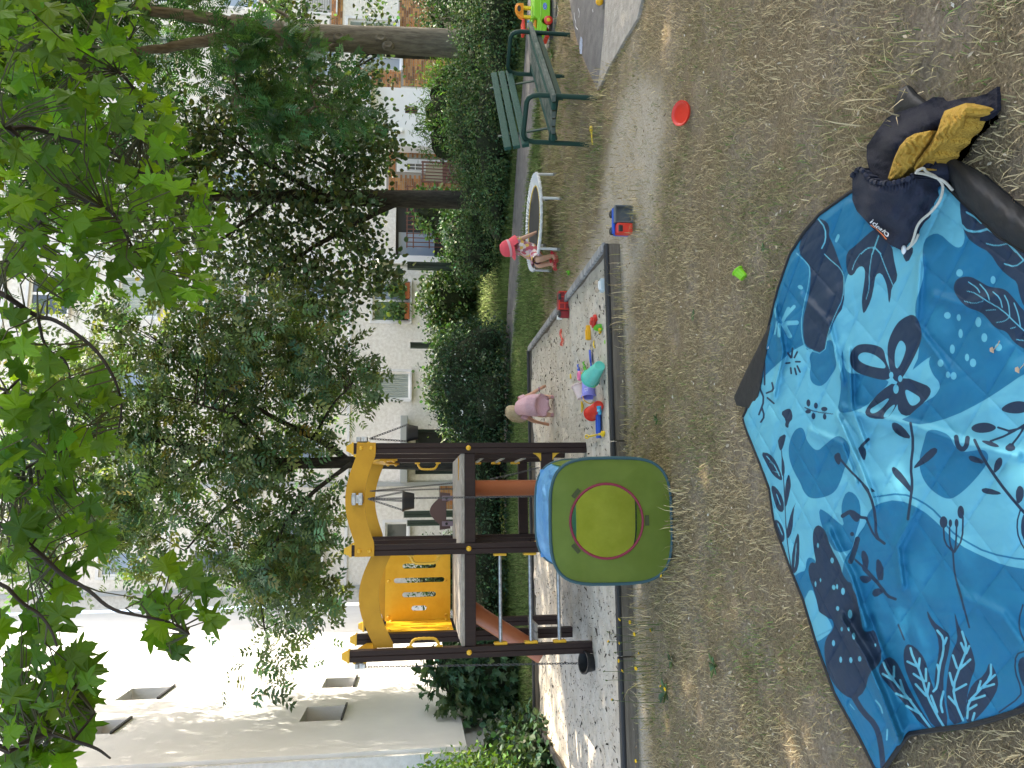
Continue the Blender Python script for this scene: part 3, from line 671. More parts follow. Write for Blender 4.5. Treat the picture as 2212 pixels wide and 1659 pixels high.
tree('round_leaved_tree', 'dark-trunked tree with small round leaves rising behind the hedge', b1, tr, lim, bl_, 15000, (OVAL_V, OVAL_F), .13, LM_oak, M_barkd, twigs=150, droop=.2, clump=.2, per=22)
# --- thick grey trunk behind the bench
yr = 13.2; b2 = AY(1060, 98, yr); b2.z = 0
tr = [(*p, r) for p, r in zip([b2 + Vector((0, 0, -.1))] + pl([(980, 94), (860, 88), (740, 84), (640, 78), (560, 66), (500, 50)], yr), (.30, .265, .25, .24, .225, .2, .16))]
lim = [(pl([(560, 66), (460, 40), (360, 28), (200, 10), (20, -30)], yr), .14, .05), (pl([(530, 62), (470, 85), (400, 95), (330, 110), (200, 120), (20, 140)], yr), .13, .04), (pl([(700, 82), (620, 40), (560, -10)], yr), .05, .02), (pl([(600, 72, 0), (520, 130, -.6), (500, 220, -1)], yr), .035, .008), (pl([(740, 84, 0), (660, 130, -.5), (680, 230, -.9)], yr), .03, .008)]
up = AY(200, 60, yr)
bl_ = blob_px([(640, 140, 50, 70), (730, 225, 60, 70), (620, 285, 70, 50), (540, 150, 60, 60), (560, 230, 50, 60), (480, 60, 80, 60)], yr - .9, .5)
tree('rowan_tree', 'thick grey trunk with knots and feathery green sprays behind the bench', b2, tr, lim, bl_, 900, PINF, .34, LM_row, M_bark, twigs=50, droop=.6, clump=.18, per=9)
for X, Y in ((732, 78), (822, 80), (838, 96)):
    c = AY(X, Y, yr - .235); MB().lathe([(.10, -.06), (.085, -.01), (.06, .012), (.04, .0), (.001, -.02)], 14, Matrix.Translation(c) @ Matrix.Rotation(math.radians(90), 4, 'X') @ Matrix.Diagonal((1, 1.2, 1, 1))).build('knot', M_bark, bpy.data.objects['rowan_tree'], True)
# crown high above the frame that shades the bench and hedge
hi = [((8.5, 12.5, 9.5), (3.6, 3.2, 2.6)), ((10.5, 15, 8.5), (3, 3, 2.4)), ((6.8, 12.5, 8.6), (2.4, 2.5, 1.8)), ((11.5, 11.5, 9.5), (3, 3, 2.4)), ((8.5, 9.5, 10), (2.6, 2.4, 2)), ((10.2, 9.2, 8.6), (2.2, 2.4, 1.6)), ((9.4, 6.6, 8.2), (2.2, 2.4, 1.6)), ((7.6, 9.4, 8.2), (1.8, 1.8, 1.2))]
o, _ = foliage('crown', hi, 8200, PINF, .5, LM_row, bpy.data.objects['rowan_tree'], world_off=b2, droop=.3, clump=.4, per=10, bias=3)
# --- thin sapling behind it
b3 = AY(1000, 122, 17.5); b3.z = 0
tr = [(*p, r) for p, r in zip([b3] + pl([(930, 122), (860, 120), (790, 112), (720, 105), (640, 100)], 17.5), (.08, .075, .07, .06, .045, .02))]
lim = [(pl([(820, 116), (780, 140), (720, 180)], 17.5), .035, .01), (pl([(800, 114), (760, 150), (700, 240), (640, 280)], 17.5), .03, .008), (pl([(760, 110), (700, 60), (620, 20)], 17.5), .03, .008)]
tree('young_tree', 'thin dark stem with small heart-shaped leaves in front of the brickwork', b3, tr, lim, blob_px([(600, 20, 90, 60), (760, 170, 90, 70), (700, 250, 100, 80), (640, 100, 80, 90), (830, 40, 40, 40), (780, 300, 70, 70), (830, 310, 40, 40), (560, 160, 90, 80)], 17.5, .8), 5200, (OVAL_V, OVAL_F), .12, LM_oak, M_barkd, twigs=80, droop=.5, clump=.2, per=14)

# --- hedges and shrubs: each a solid core coloured dark for inner shade, leaves around it
M_core = mat('shrub_inner_shade', (.022, .03, .013), .95, bump=1, bscale=12)
def shrub(name, label, blobs, n, size, fm, tmpl=(OVAL_V, OVAL_F), base=(1, 1, 1), cat='shrub', group=None, clump=.1, per=20, flowers=0, stems=True, droop=.1, zmin=.02, core=.6, bias=5):
    c = np.mean([b[0] for b in blobs], 0); B = Vector((c[0], c[1], 0)); T = thing(name, label, cat, B, group=group)
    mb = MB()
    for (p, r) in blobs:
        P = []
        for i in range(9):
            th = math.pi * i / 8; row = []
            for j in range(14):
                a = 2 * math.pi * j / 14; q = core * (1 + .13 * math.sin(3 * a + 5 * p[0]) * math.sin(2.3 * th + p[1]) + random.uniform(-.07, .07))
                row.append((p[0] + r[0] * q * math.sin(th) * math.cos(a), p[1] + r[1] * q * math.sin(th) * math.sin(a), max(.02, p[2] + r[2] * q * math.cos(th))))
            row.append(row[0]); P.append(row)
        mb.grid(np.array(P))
    mb.build('shade_core', M_core, T, True)
    o, cen = foliage('foliage', blobs, n, tmpl, size, fm, T, droop=droop, clump=clump, per=per, base=base, world_off=B, mask=lambda p: p[:, 2] > zmin, bias=bias)
    if stems:
        for k in range(4):
            p, r = random.choice(blobs); a = random.uniform(0, 6.28); MB().tube([(p[0] + .1 * math.cos(a), p[1] + .1 * math.sin(a), 0), (p[0] + r[0] * .3 * math.cos(a), p[1] + r[1] * .3 * math.sin(a), p[2])], [.02, .01], 5).build('stem', M_twig, T, True)
    if flowers:
        pos, out, _ = sample_blobs(blobs, flowers, .05, 3, 9); k = pos[:, 2] > .3; pos = pos[k]; out = out[k]; m_ = len(pos)
        V, F = scatter(OVAL_V, OVAL_F, pos + out * .06, rng.normal(size=(m_, 3)), out + rng.normal(size=(m_, 3)) * .3, rng.uniform(.02, .045, m_)); npmesh('blossom', V - np.array(B), F, M_fl, T)['kind'] = 'stuff'
    return T
M_fl = mat('white_petal', (.75, .75, .7), .7)
def wb(X0, X1, Y, y, rx, ry):     # blob whose top is at photo row X0, standing on the ground
    p = AY(X0, Y, y); z = p.z; return ((p.x, y, z * .5), (rx, ry, z * .52))
yb = 13.2
shrub('flowering_shrub', 'broad dark green shrub dotted with white blossom beyond the sandpit', [wb(948, 0, 900, yb, .75, .6), wb(930, 0, 830, yb, .8, .7), wb(945, 0, 775, yb - .1, .7, .6), wb(990, 0, 735, yb - .2, .45, .5), wb(990, 0, 940, yb, .55, .5), wb(1010, 0, 865, yb - .6, .8, .5)], 15000, .062, LM_shr, (LEAF_V, LEAF_F), base=(.8, .85, .8), flowers=260)
shrub('ivy_shrub', 'bright leafy bush under the window between two green posts', [wb(915, 0, 610, 20, .8, .7), wb(905, 0, 660, 20, .9, .7), wb(925, 0, 705, 20, .8, .7), wb(960, 0, 590, 20, .6, .6), wb(925, 0, 640, 19.6, .8, .6)], 7000, .10, LM_hed, base=(1.1, 1.15, .95))
shrub('ivy_shrub', 'lighter green bush rising behind the white-flowered shrub', [wb(925, 0, 770, 17.5, .8, .7), wb(915, 0, 820, 17.5, .9, .7), wb(935, 0, 870, 17.5, .9, .7), wb(960, 0, 910, 17.5, .7, .6)], 6000, .09, LM_hed, base=(1.05, 1.15, .95))
shrub('low_hedge', 'dark hedge seen under the platform of the climbing frame', [wb(1000 + 6 * math.sin(Y), 0, Y, 13.6, .8, .6) for Y in (1030, 1090, 1150, 1210, 1270, 1330, 1390)] + [wb(872, 0, 1215, 14.6, .5, .5), wb(868, 0, 1250, 14.6, .5, .5), wb(905, 0, 1290, 14.5, .5, .5)], 15000, .065, LM_shr, (LEAF_V, LEAF_F), base=(.95, 1, .9), cat='hedge', flowers=60)
ivyV, ivyF = MAP_V.copy(), MAP_F
shrub('maple_bush', 'low bush with lobed drooping leaves against the white building', [wb(915, 0, 1440, 12.6, .42, .4), wb(930, 0, 1480, 12.5, .42, .4), wb(955, 0, 1415, 12.5, .4, .4), wb(990, 0, 1500, 12.4, .3, .3), wb(1000, 0, 1450, 12.2, .5, .3)], 2000, .135, leafmat('lobed_leaf', (.045, .10, .045), .25), (MAP_V, MAP_F), per=8, droop=.9, bias=6, clump=.09)
shrub('climber_bush', 'sunlit yellow-green climber sprawling at the left edge of the sandpit', [((-3.55, 9.6, .95), (.45, .6, .75)), ((-3.7, 10.2, 1.0), (.4, .5, .7)), ((-3.4, 9.1, .7), (.4, .5, .55))], 5200, .085, LM_bri, (LEAF_V, LEAF_F), base=(1, 1, 1), per=14, droop=.4)
shrub('ivy_mat', 'dark glossy ivy clump at the foot of the climber', [((-3.15, 9.7, .25), (.4, .6, .35)), ((-3.2, 10.6, .25), (.35, .5, .35)), ((-3.2, 9.0, .25), (.3, .5, .35))], 2600, .09, LM_shr, per=10)
# the long hedge on the right, low in front, with taller shrubs behind
hb = []
for X, Y, y, r in ((985, 555, 14.3, .6), (990, 510, 14.0, .75), (1005, 465, 13.7, .7), (1000, 420, 13.4, .7), (985, 380, 13.2, .75), (975, 335, 13.0, .75), (965, 290, 12.8, .75), (960, 245, 12.6, .75), (970, 200, 12.4, .75), (985, 155, 12.1, .75), (990, 110, 11.9, .75), (980, 65, 11.7, .8), (975, 20, 11.5, .8), (975, -30, 11.3, .8)):
    hb.append(wb(X, 0, Y, y, r, .65))
    if Y < 480: hb.append(wb(X + 45, 0, Y + 10, y - .65, r * .9, .5))
shrub('clipped_hedge', 'long loose green hedge behind the bench and trampoline', hb, 60000, .058, LM_hed, (LEAF_V, LEAF_F), base=(1.15, 1.2, 1), cat='hedge', per=30, clump=.075, droop=.3)
shrub('bamboo_shrub', 'tall narrow-leaved shrub before the white porch', [wb(905, 0, 300, 16, .8, .7), wb(890, 0, 250, 16, .8, .7), wb(900, 0, 205, 15.6, .8, .7), wb(915, 0, 170, 15.5, .7, .6)], 6500, .15, LM_oak, (np.array([(0, 0, 0), (.09, .4, .03), (0, 1, -.1), (-.09, .4, .03)]), LEAF_F), base=(1.2, 1.5, .8), per=18, droop=.4, bias=2.5)
shrub('dark_shrub', 'tall dark evergreen shrub at the right edge behind the toy car', [wb(905, 0, 30, 14.5, 1, .8), wb(900, 0, -20, 14.5, 1, .8), wb(925, 0, 60, 14.2, .8, .7)], 8000, .085, LM_shr, (LEAF_V, LEAF_F), base=(1, 1.1, .9), per=24)
shrub('vine_shrub', 'leafy vine climbing the loggia railing', [wb(880, 0, 455, 24, .5, .4), wb(900, 0, 480, 24, .5, .4), wb(890, 0, 430, 24, .4, .4)], 1500, .14, LM_hed, base=(1.6, 1.8, 1), per=10)
shrub('box_hedge', 'low round hedge below the loggia', [wb(960, 0, 540, 19, .8, .6), wb(955, 0, 500, 19, .8, .6), wb(965, 0, 575, 19, .7, .6)], 4500, .075, LM_shr, base=(1.1, 1.2, 1), cat='hedge')
shrub('window_plants', 'leafy plants trailing from the terracotta window boxes', [((wins[0][0] + .35, YF - .18, wins[0][2] + .42), (.28, .16, .32)), ((wins[0][1] - .3, YF - .18, wins[0][2] + .5), (.25, .16, .42))], 700, .10, LM_hed, base=(1.3, 1.5, 1), per=8, cat='plant', stems=False, zmin=1.2, core=.3, bias=2)
sg = G(1035, 650); sgr = MB()

# --- grass: single blades, many of them
def blades(name, n, xr, yr_, fn_keep, hmin, hmax, wid, material, label, base, lean=.7, seed=1, colfn=None):
    r = np.random.default_rng(seed); P = np.stack([r.uniform(*xr, n), r.uniform(*yr_, n)], 1)
    P = P[fn_keep(P, r)]; n = len(P); a = r.uniform(0, 2 * np.pi, n); d = np.stack([np.cos(a), np.sin(a)], 1); s = np.stack([-d[:, 1], d[:, 0]], 1)
    h = r.uniform(hmin, hmax, n); ln = np.abs(r.normal(lean, .35, n)); wd = wid * r.uniform(.6, 1.3, n)
    z0 = np.full(n, -.012); b = np.hstack([P, z0[:, None]])
    def pt(f, hz, sd): return np.hstack([P + d * (h * ln * f)[:, None] + s * (wd * sd)[:, None], (z0 + h * hz)[:, None]])
    V = np.stack([pt(0, 0, .5), pt(0, 0, -.5), pt(.45, .75 / 1.2, .42), pt(.45, .75 / 1.2, -.42), pt(1.1, .85, 0)], 1).reshape(-1, 3)
    o = np.arange(n) * 5; F = np.stack([np.stack([o, o + 1, o + 3], 1), np.stack([o, o + 3, o + 2], 1), np.stack([o + 2, o + 3, o + 4], 1)], 1).reshape(-1, 3)
    c = (colfn(P, r) if colfn else np.ones((n, 3))) * r.lognormal(0, .28, n)[:, None]
    ob = npmesh(name, V, F, material, None, np.repeat(c, 5, 0)); tag(ob, label, 'grass', kind='stuff'); return ob
M_gr = mat('grass_blade', (1, 1, 1), .8, attr='tint', spec=.2)
STRAW, OLIVE, GREEN = np.array((.44, .345, .195)), np.array((.23, .20, .085)), np.array((.11, .18, .045))
BLK = [(1606, 905), (1643, 1003), (1673, 1130), (1737, 1298), (1804, 1498), (1857, 1592), (1901, 1676), (1964, 1585), (2085, 1569), (2212, 1532), (2440, 1440), (2440, 640), (2212, 454), (2122, 375), (2033, 325), (2000, 330), (1960, 350), (1842, 405), (1772, 460), (1738, 499), (1708, 546), (1680, 627), (1586, 858), (1591, 876), (1606, 884)]
BLK = np.array([tuple(G(*p)[:2]) for p in BLK])
def notsand(P):
    x, y = P[:, 0], P[:, 1]; return ~((x > SBX0 - .05) & (x < SBX1 + .05) & (y > SBY0 - .05) & (y < SBY1 + .05))
def onpath(P):
    q = np.array([tuple(G(*p)[:2]) for p in [(1205, -60), (1197, 60), (1186, 96), (1163, 180), (1156, 260), (1148, 330), (1140, 420), (1131, 520), (1120, 640), (1107, 780), (1100, 960), (1096, 1200), (1091, 1200), (1088, 960), (1090, 780), (1097, 640), (1105, 520), (1111, 420), (1117, 330), (1124, 240), (1132, 150), (1140, 0), (1143, -60)]])
    q2 = np.array([tuple(G(*p)[:2]) for p in [(1222, -60), (1246, 90), (1266, 140), (1285, 185), (1316, 140), (1345, 90), (1400, -60)]])
    return inpoly(P, q) | inpoly(P, q2)
def keep_near(P, r):
    g, s = zones(P); n = vnoise(P, 1.1, 21); n2 = vnoise(P, 4, 22)
    return notsand(P) & ~inpoly(P, BLK) & ~onpath(P) & (r.random(len(P)) < np.clip(.55 + n * .55 + n2 * .4, .12, 1) * (1 - .85 * s))
def col_near(P, r):
    n = vnoise(P, .8, 31); m_ = np.clip(.22 + n * .9 + r.normal(0, .25, len(P)), 0, 1)[:, None]; g = np.clip((P[:, 1:2] - 5.6) / 3.0 + r.normal(0, .22, (len(P), 1)), 0, 1) * np.clip(.75 + .6 * n[:, None], 0, 1)
    c = STRAW * (1 - m_) + OLIVE * m_; c = c * (1 - g) + (GREEN * .6 + OLIVE * .4) * g; gg = (r.random((len(P), 1)) < np.clip(.05 + n[:, None] * .35, 0, .5)); return np.where(gg, GREEN, c)
blades('dry_grass', 280000, (-3.2, 5.2), (1.5, 5.9), keep_near, .012, .038, .0032, M_gr, 'sparse straw-coloured dry grass in the foreground', None, 1.0, 1, col_near)
blades('mixed_grass', 120000, (-3.6, 7.5), (5.6, 12.5), keep_near, .03, .085, .0055, M_gr, 'half-dry lawn around the sandpit and bench', None, .6, 2, col_near)
def keep_far(P, r): return notsand(P) & ~onpath(P) & (r.random(len(P)) < .9)
def col_far(P, r):
    n = vnoise(P, .6, 41)[:, None]; return (GREEN * (1.0 + .25 * n) * .85 + OLIVE * np.clip(.25 + n * .3, 0, 1) * .6)
blades('green_grass', 110000, (-4.5, 9), (9.3, 14.5), keep_far, .04, .12, .007, M_gr, 'fresh green grass strip behind the sandpit', None, .5, 3, col_far)
blades('lawn', 40000, (-3, 14), (14, 25.5), lambda P, r: r.random(len(P)) < 1, .06, .14, .014, M_gr, 'sunny lawn in front of the apartment block', None, .5, 4, lambda P, r: np.tile(GREEN * 1.5 + STRAW * .25, (len(P), 1)))
# litter: dead leaves and straw flakes lying in the near turf
n = 9000; P = np.stack([rng.uniform(-3, 5, n), 1.6 + 5 * rng.random(n) ** 1.3], 1); P = P[notsand(P) & ~onpath(P) & ~inpoly(P, BLK)]; n = len(P)
tip = np.hstack([rng.normal(size=(n, 2)), rng.normal(0, .25, (n, 1))]); nr = np.hstack([rng.normal(0, .5, (n, 2)), np.ones((n, 1))])
V, F = scatter(np.array([(0, -.5, 0), (.2, 0, .06), (0, .5, 0), (-.2, 0, .03)]), LEAF_F, np.hstack([P, rng.uniform(.003, .025, (n, 1))]), tip, nr, rng.gamma(3, .0034, n) + .005)
ti = np.repeat(np.array([(.45, .37, .26), (.3, .21, .12), (.55, .50, .41), (.2, .14, .09)])[rng.choice(4, n, p=[.4, .3, .1, .2])], 4, 0)
tag(npmesh('leaf_litter', V, F, M_gr, None, ti), 'pale dead leaf flakes lying in the dry grass', 'litter', kind='stuff')
# ================================================================== maple overhead: trunk behind the photographer's right shoulder
MT = Vector((4.6, -1.2, 0)); MP = thing('maple_tree', 'maple with large backlit lobed leaves hanging into the top of the view', 'tree', MT)
fork = Vector((4.2, -.2, 5.2))
MB().tube([MT + Vector((0, 0, -.1)), MT + Vector((0, .1, 1.2)), MT + Vector((-.1, .4, 3)), fork, fork + Vector((0, 1.2, 1.6)), fork + Vector((.3, 2.8, 3.4))], [.32, .26, .23, .19, .13, .05], 14).build('trunk', M_bark, MP, True)
brs = [([(0, 56), (44, 60), (91, 71), (127, 103), (187, 131), (222, 147), (262, 155), (290, 195), (330, 210), (369, 234)], 2.9, .014),
       ([(0, 270), (24, 278), (79, 345), (131, 389), (175, 433), (234, 449), (262, 484), (286, 536), (314, 568)], 2.7, .014),
       ([(24, 278), (60, 274), (119, 290), (179, 310), (246, 326), (294, 373), (357, 385), (397, 397), (449, 397)], 2.8, .011),
       ([(0, 630), (37, 656), (82, 686), (112, 688), (149, 709), (201, 749), (231, 787), (257, 839), (264, 883), (257, 924)], 2.5, .010),
       ([(82, 686), (97, 757), (145, 775), (153, 831)], 2.5, .006), ([(0, 860), (40, 820), (48, 817)], 2.5, .008),
       ([(0, 1128), (48, 1165), (97, 1206), (138, 1247), (186, 1269), (238, 1318), (298, 1329), (372, 1344), (409, 1370)], 2.3, .009),
       ([(0, 1250), (45, 1303), (86, 1325), (112, 1362), (123, 1396)], 2.2, .007), ([(0, 1638), (56, 1600), (112, 1582), (156, 1600), (208, 1615), (238, 1638)], 2.5, .012), ([(156, 1600), (190, 1560), (205, 1540)], 2.5, .006),
       ([(0, 1035), (60, 1010), (110, 980), (170, 960), (230, 930)], 2.8, .008), ([(290, 195), (310, 240), (305, 290)], 2.9, .006), ([(187, 131), (230, 110), (280, 90), (290, 60)], 3.0, .006), ([(131, 389), (100, 460), (60, 520), (20, 560)], 2.8, .006)]
bpts = []
for pxs, dist, r in brs:
    q = [AD(X, Y, dist + .12 * math.sin(i * .8)) for i, (X, Y) in enumerate(pxs)]
    if pxs[0][0] == 0:
        s = q[0]; up = Vector((s.x * .7 + fork.x * .3, s.y * .85 + fork.y * .15, 4.6)); q = [fork, fork.lerp(up, .6) + Vector((0, 0, .9)), up + Vector((0, 0, .5))] + q; rs0 = r * 1.3
    else: rs0 = r
    qs = smooth_line([tuple(p) for p in q], 2); MB().tube([Vector(p) for p in qs], list(np.linspace(rs0, .003, len(qs)) * .8), 7).build('branch', M_twig, MP, True)
    bpts += [Vector(p) for p in qs]
BP = np.array([tuple(p) for p in bpts])
regs = [([(0, 0), (340, 0), (360, 60), (300, 130), (400, 250), (440, 370), (500, 490), (455, 560), (450, 650), (420, 690), (330, 640), (240, 640), (140, 660), (60, 620), (0, 640)], 330, (2.4, 3.6)),
        ([(0, 660), (60, 680), (150, 760), (210, 800), (250, 860), (265, 910), (210, 960), (260, 1060), (230, 1180), (180, 1250), (150, 1330), (100, 1400), (0, 1400)], 165, (2.3, 3.3)),
        ([(300, 1260), (350, 1210), (430, 1220), (470, 1290), (475, 1350), (410, 1360), (390, 1420), (330, 1400), (310, 1350)], 22, (2.2, 2.5)),
        ([(0, 1400), (110, 1420), (160, 1400), (215, 1440), (200, 1520), (190, 1600), (130, 1659), (0, 1659)], 120, (2.4, 3.4))]
lm = npmesh('leaf', MAP_V, MAP_F, LM_map, None, np.ones((len(MAP_V), 3)), smooth=False); lmeshes = []
for k in range(6):
    me = lm.data.copy(); tn = [(1, 1, 1), (1.3, 1.2, .9), (.75, .8, .8), (1.6, 1.35, .8), (.55, .65, .8), (1.1, 1.1, 1)][k]
    me.color_attributes['tint'].data.foreach_set('color', np.tile(np.array([*tn, 1], np.float32), len(MAP_V)))
    co = MAP_V.copy(); co[:, 2] += rng.uniform(-.25, .25) * co[:, 0] ** 2 + rng.uniform(-.25, .1) * np.maximum(0, co[:, 1] - .2) ** 2; co[:, 0] *= rng.uniform(.8, 1.1); me.vertices.foreach_set('co', co.astype(np.float32).ravel()); lmeshes.append(me)
bpy.data.objects.remove(lm)
nl = []; twg = MB(); cnt = 0; down = -UP
for poly, n, (d0, d1) in regs:
    pp = np.array(poly, float); lo, hi_ = pp.min(0), pp.max(0); got = 0
    while got < n:
        c = rng.uniform(lo, hi_)
        if not inpoly(c[None], pp)[0]: continue
        got += 1; p = AD(c[0] - 12, c[1], rng.uniform(d0, d1)); s = rng.uniform(.052, .088)
        a = rng.normal(0, .75); tip = (down * math.cos(a) + RT * math.sin(a) + FW * rng.normal(0, .45)).normalized()
        nrm = (-FW + Vector(rng.normal(0, .75, 3)) + ZZ * rng.choice([-.6, .9])).normalized()
        R = rotmats(np.array([tuple(tip)]), np.array([tuple(nrm)]))[0]; Mx = Matrix(R.tolist()).to_4x4() @ Matrix.Diagonal((s, s, s, 1)); Mx.translation = p - MT
        if rng.random() > 296 / 637:
            nl.append((p, tip, nrm, s))
        elif cnt < 298:
            o = bpy.data.objects.new('leaf', lmeshes[rng.integers(6)]); COL.objects.link(o); o.parent = MP; o.matrix_local = Mx; cnt += 1
        b = BP[np.linalg.norm(BP - np.array(p), axis=1).argmin()]; m_ = (Vector(b) + p) / 2 + Vector((0, 0, .03))
        if (Vector(b) - p).length < .8: twg.tube([Vector(b), m_, p], [.003, .002, .0016], 4, cap=False)
o = twg.build('leaf_stalks', mat('leaf_stalk', (.05, .05, .02), .7), MP, True); o['kind'] = 'stuff'
V, F = scatter(MAP_V, MAP_F, np.array([tuple(q[0]) for q in nl]), np.array([tuple(q[1]) for q in nl]), np.array([tuple(q[2]) for q in nl]), np.array([q[3] for q in nl])); o = npmesh('foliage', V - np.array(MT), F, LM_map, MP, tints(len(nl), len(MAP_V), v=.25, hue=.12)); o['kind'] = 'stuff'
# the rest of its crown, above and behind, which shades the lawn
hi = [((3.2, 3.6, 6.6), (1.9, 1.6, 1.0)), ((5.5, 4.5, 6.8), (2.6, 2.6, 1.6)), ((4.4, 7.2, 7.6), (2.8, 2.4, 1.4)), ((1.6, 5.4, 7.2), (2.2, 2.2, 1.1)), ((7.2, 7.0, 7.6), (2.4, 2.4, 1.6)), ((5, 1.5, 6.8), (2.6, 2.2, 1.5)), ((1.2, 2.2, 6.3), (2.2, 1.8, 1.2)), ((7.4, 3, 7.4), (2.4, 2.4, 1.8)), ((2.2, 8.6, 8.4), (2.4, 2.0, 1.1)), ((6.4, 9.6, 8.6), (2.4, 2.0, 1.4)), ((-1.0, 4.4, 6.8), (1.8, 2.0, 1.0)), ((3.5, 0, 6.5), (2.5, 2, 1.5))]
for L_ in hi:
    c = Vector(L_[0]); b = MB(); limb(b, [fork + Vector((0, .3, .3)), fork.lerp(c, .5) + Vector((0, 0, .8)), c], .07, .012); b.build('branch', M_bark, MP, True)
foliage('crown', hi, 30000, (MAPC_V, MAPC_F), .165, LM_map, MP, world_off=MT, droop=.5, clump=.3, per=18, bias=2.6, flat=1.6)

# ================================================================== climbing frame
M_post = mat('dark_brown_recycled_plastic', (.017, .0075, .007), .5, bump=.12, bscale=40, col2=(.026, .012, .010), vscale=7, stretch=(5, 5, .5), spec=.3)
M_yel = mat('yellow_board', (.50, .25, .010), .5, bump=.05, bscale=60, col2=(.58, .30, .015), vscale=4, spec=.4)
M_yel2 = mat('worn_yellow_panel', (.72, .37, .012), .48, bump=.06, bscale=50, col2=(.80, .45, .03), vscale=5, detail=8)
M_ycap = mat('yellow_plastic', (.72, .40, .03), .42, spec=.5)
M_plank = mat('grey_deck_board', (.30, .265, .225), .9, bump=.6, bscale=40, col2=(.47, .43, .38), vscale=7, stretch=(1.5, 9, 9))
M_steel = mat('galvanised_steel', (.30, .315, .33), .4, metal=.9, col2=(.52, .54, .56), vscale=20)
M_chain = mat('chain_steel', (.10, .10, .105), .4, metal=.8)
M_pipe = mat('orange_brown_pipe', (.36, .105, .04), .4, spec=.5, bump=.05, bscale=10, col2=(.40, .125, .05), vscale=3)
M_black = mat('black_rubber', (.012, .013, .014), .5)
PX, PY, DK, TOPZ = (.5, -.44, -1.37), (7.12, 7.95, 8.78), 1.23, 2.235
CF = thing('climbing_frame', 'dark brown climbing frame with yellow arched boards standing in the sandpit', 'climbing frame', (-.44, 7.95, 0))
def post(x, y, top=TOPZ):
    w_ = .098; h = top + .06; prof = [(-w_ / 2, -w_ / 2), (-.006, -w_ / 2), (0, -w_ / 2 + .006), (.006, -w_ / 2), (w_ / 2, -w_ / 2), (w_ / 2, -.006), (w_ / 2 - .006, 0), (w_ / 2, .006), (w_ / 2, w_ / 2), (.006, w_ / 2), (0, w_ / 2 - .006), (-.006, w_ / 2), (-w_ / 2, w_ / 2), (-w_ / 2, .006), (-w_ / 2 + .006, 0), (-w_ / 2, -.006)]
    mb = MB(); mb.loft([[(x + a, y + b, z) for a, b in prof] for z in (-.06, top)], smooth=False); p = mb.build('post', M_post, CF, True)
    c = MB(); Mx = Matrix.Translation((x, y, top)) @ Matrix.Rotation(math.radians(45), 4, 'Z')
    c.lathe([(.001, 0), (.078, 0), (.078, .018), (.062, .022), (.048, .05), (.042, .055), (.036, .07), (.001, .07)], 4, Mx, smooth=False); c.build('post_cap', M_ycap, p, True)
    return p
posts = {}
for i, x in enumerate(PX):
    for j, y in enumerate(PY): posts[i, j] = post(x, y, TOPZ if not (j == 2 and i == 2) else TOPZ - .02)
def bolt(p, d, parent, r=.017):
    mb = MB(); z = Vector(d).normalized(); Q = z.to_track_quat('Z', 'Y').to_matrix().to_4x4(); Q.translation = Vector(p)
    mb.lathe([(r * 1.15, 0), (r * 1.1, r * .25), (r, r * .45), (r * .75, r * .75), (r * .4, r * .93), (.0005, r)], 12, Q); return mb.build('bolt_cap', M_ycap, parent, True)
def arch(x0, x1, ends, zb, zt, bow, th=.022, n=24):       # outline in local (x along, z)
    L = x1 - x0; top, bot = [], []
    for k in range(n + 1):
        t = k / n; f = min(1, max(0, (t - ends / L) / (1 - 2 * ends / L))); b = bow * math.sin(math.pi * f)
        top.append((x0 + L * t, zt + b)); bot.append((x0 + L * t, zb + b))
    return bot + top[::-1]
# front and rear arched boards of the right bay (outside the posts)
for (yy, dy) in ((PY[0] - .049 - .024, -1), (PY[2] + .051, 1)):
    mb = MB(); mb.prism(arch(PX[1] - .052, PX[0] + .052, .12, 2.03, 2.205, .095), .022, Matrix.Translation((0, yy, 0))); A = mb.build('arched_board', M_yel, CF, True)
    for x in (PX[0], PX[1]):
        for z in (2.07, 2.165): bolt((x, yy if dy < 0 else yy + .022, z), (0, dy, 0), A)
# lower arched boards, left bay and the two sides
def side_arch(a, b, y0=None, x0=None, zb=1.85, zt=2.03, bow=.14, inset=.0):
    mb = MB(); o = arch(a, b, .03, zb, zt, bow)
    Mx = Matrix.Translation((0, y0, 0)) if y0 is not None else Matrix.Translation((x0, 0, 0)) @ Matrix.Rotation(math.radians(90), 4, 'Z')
    mb.prism(o, .022, Mx); return mb.build('arched_board', M_yel, CF, True)
side_arch(PX[2] + .05, PX[1] + .04, y0=PY[0] + .052)
side_arch(PY[0] + .05, PY[1] - .05, x0=PX[2] - .03, zb=1.98, zt=2.14, bow=.07); A = side_arch(PY[1] - .04, PY[2] + .04, x0=PX[0] - .052)
for y in (PY[1], PY[2]):
    for z in (1.89, 1.98): bolt((PX[0] - .074, y, z), (-1, 0, 0), A)
side_arch(PX[2] + .05, PX[1] - .05, y0=PY[2] + .03, zb=1.86, zt=2.02, bow=.1)
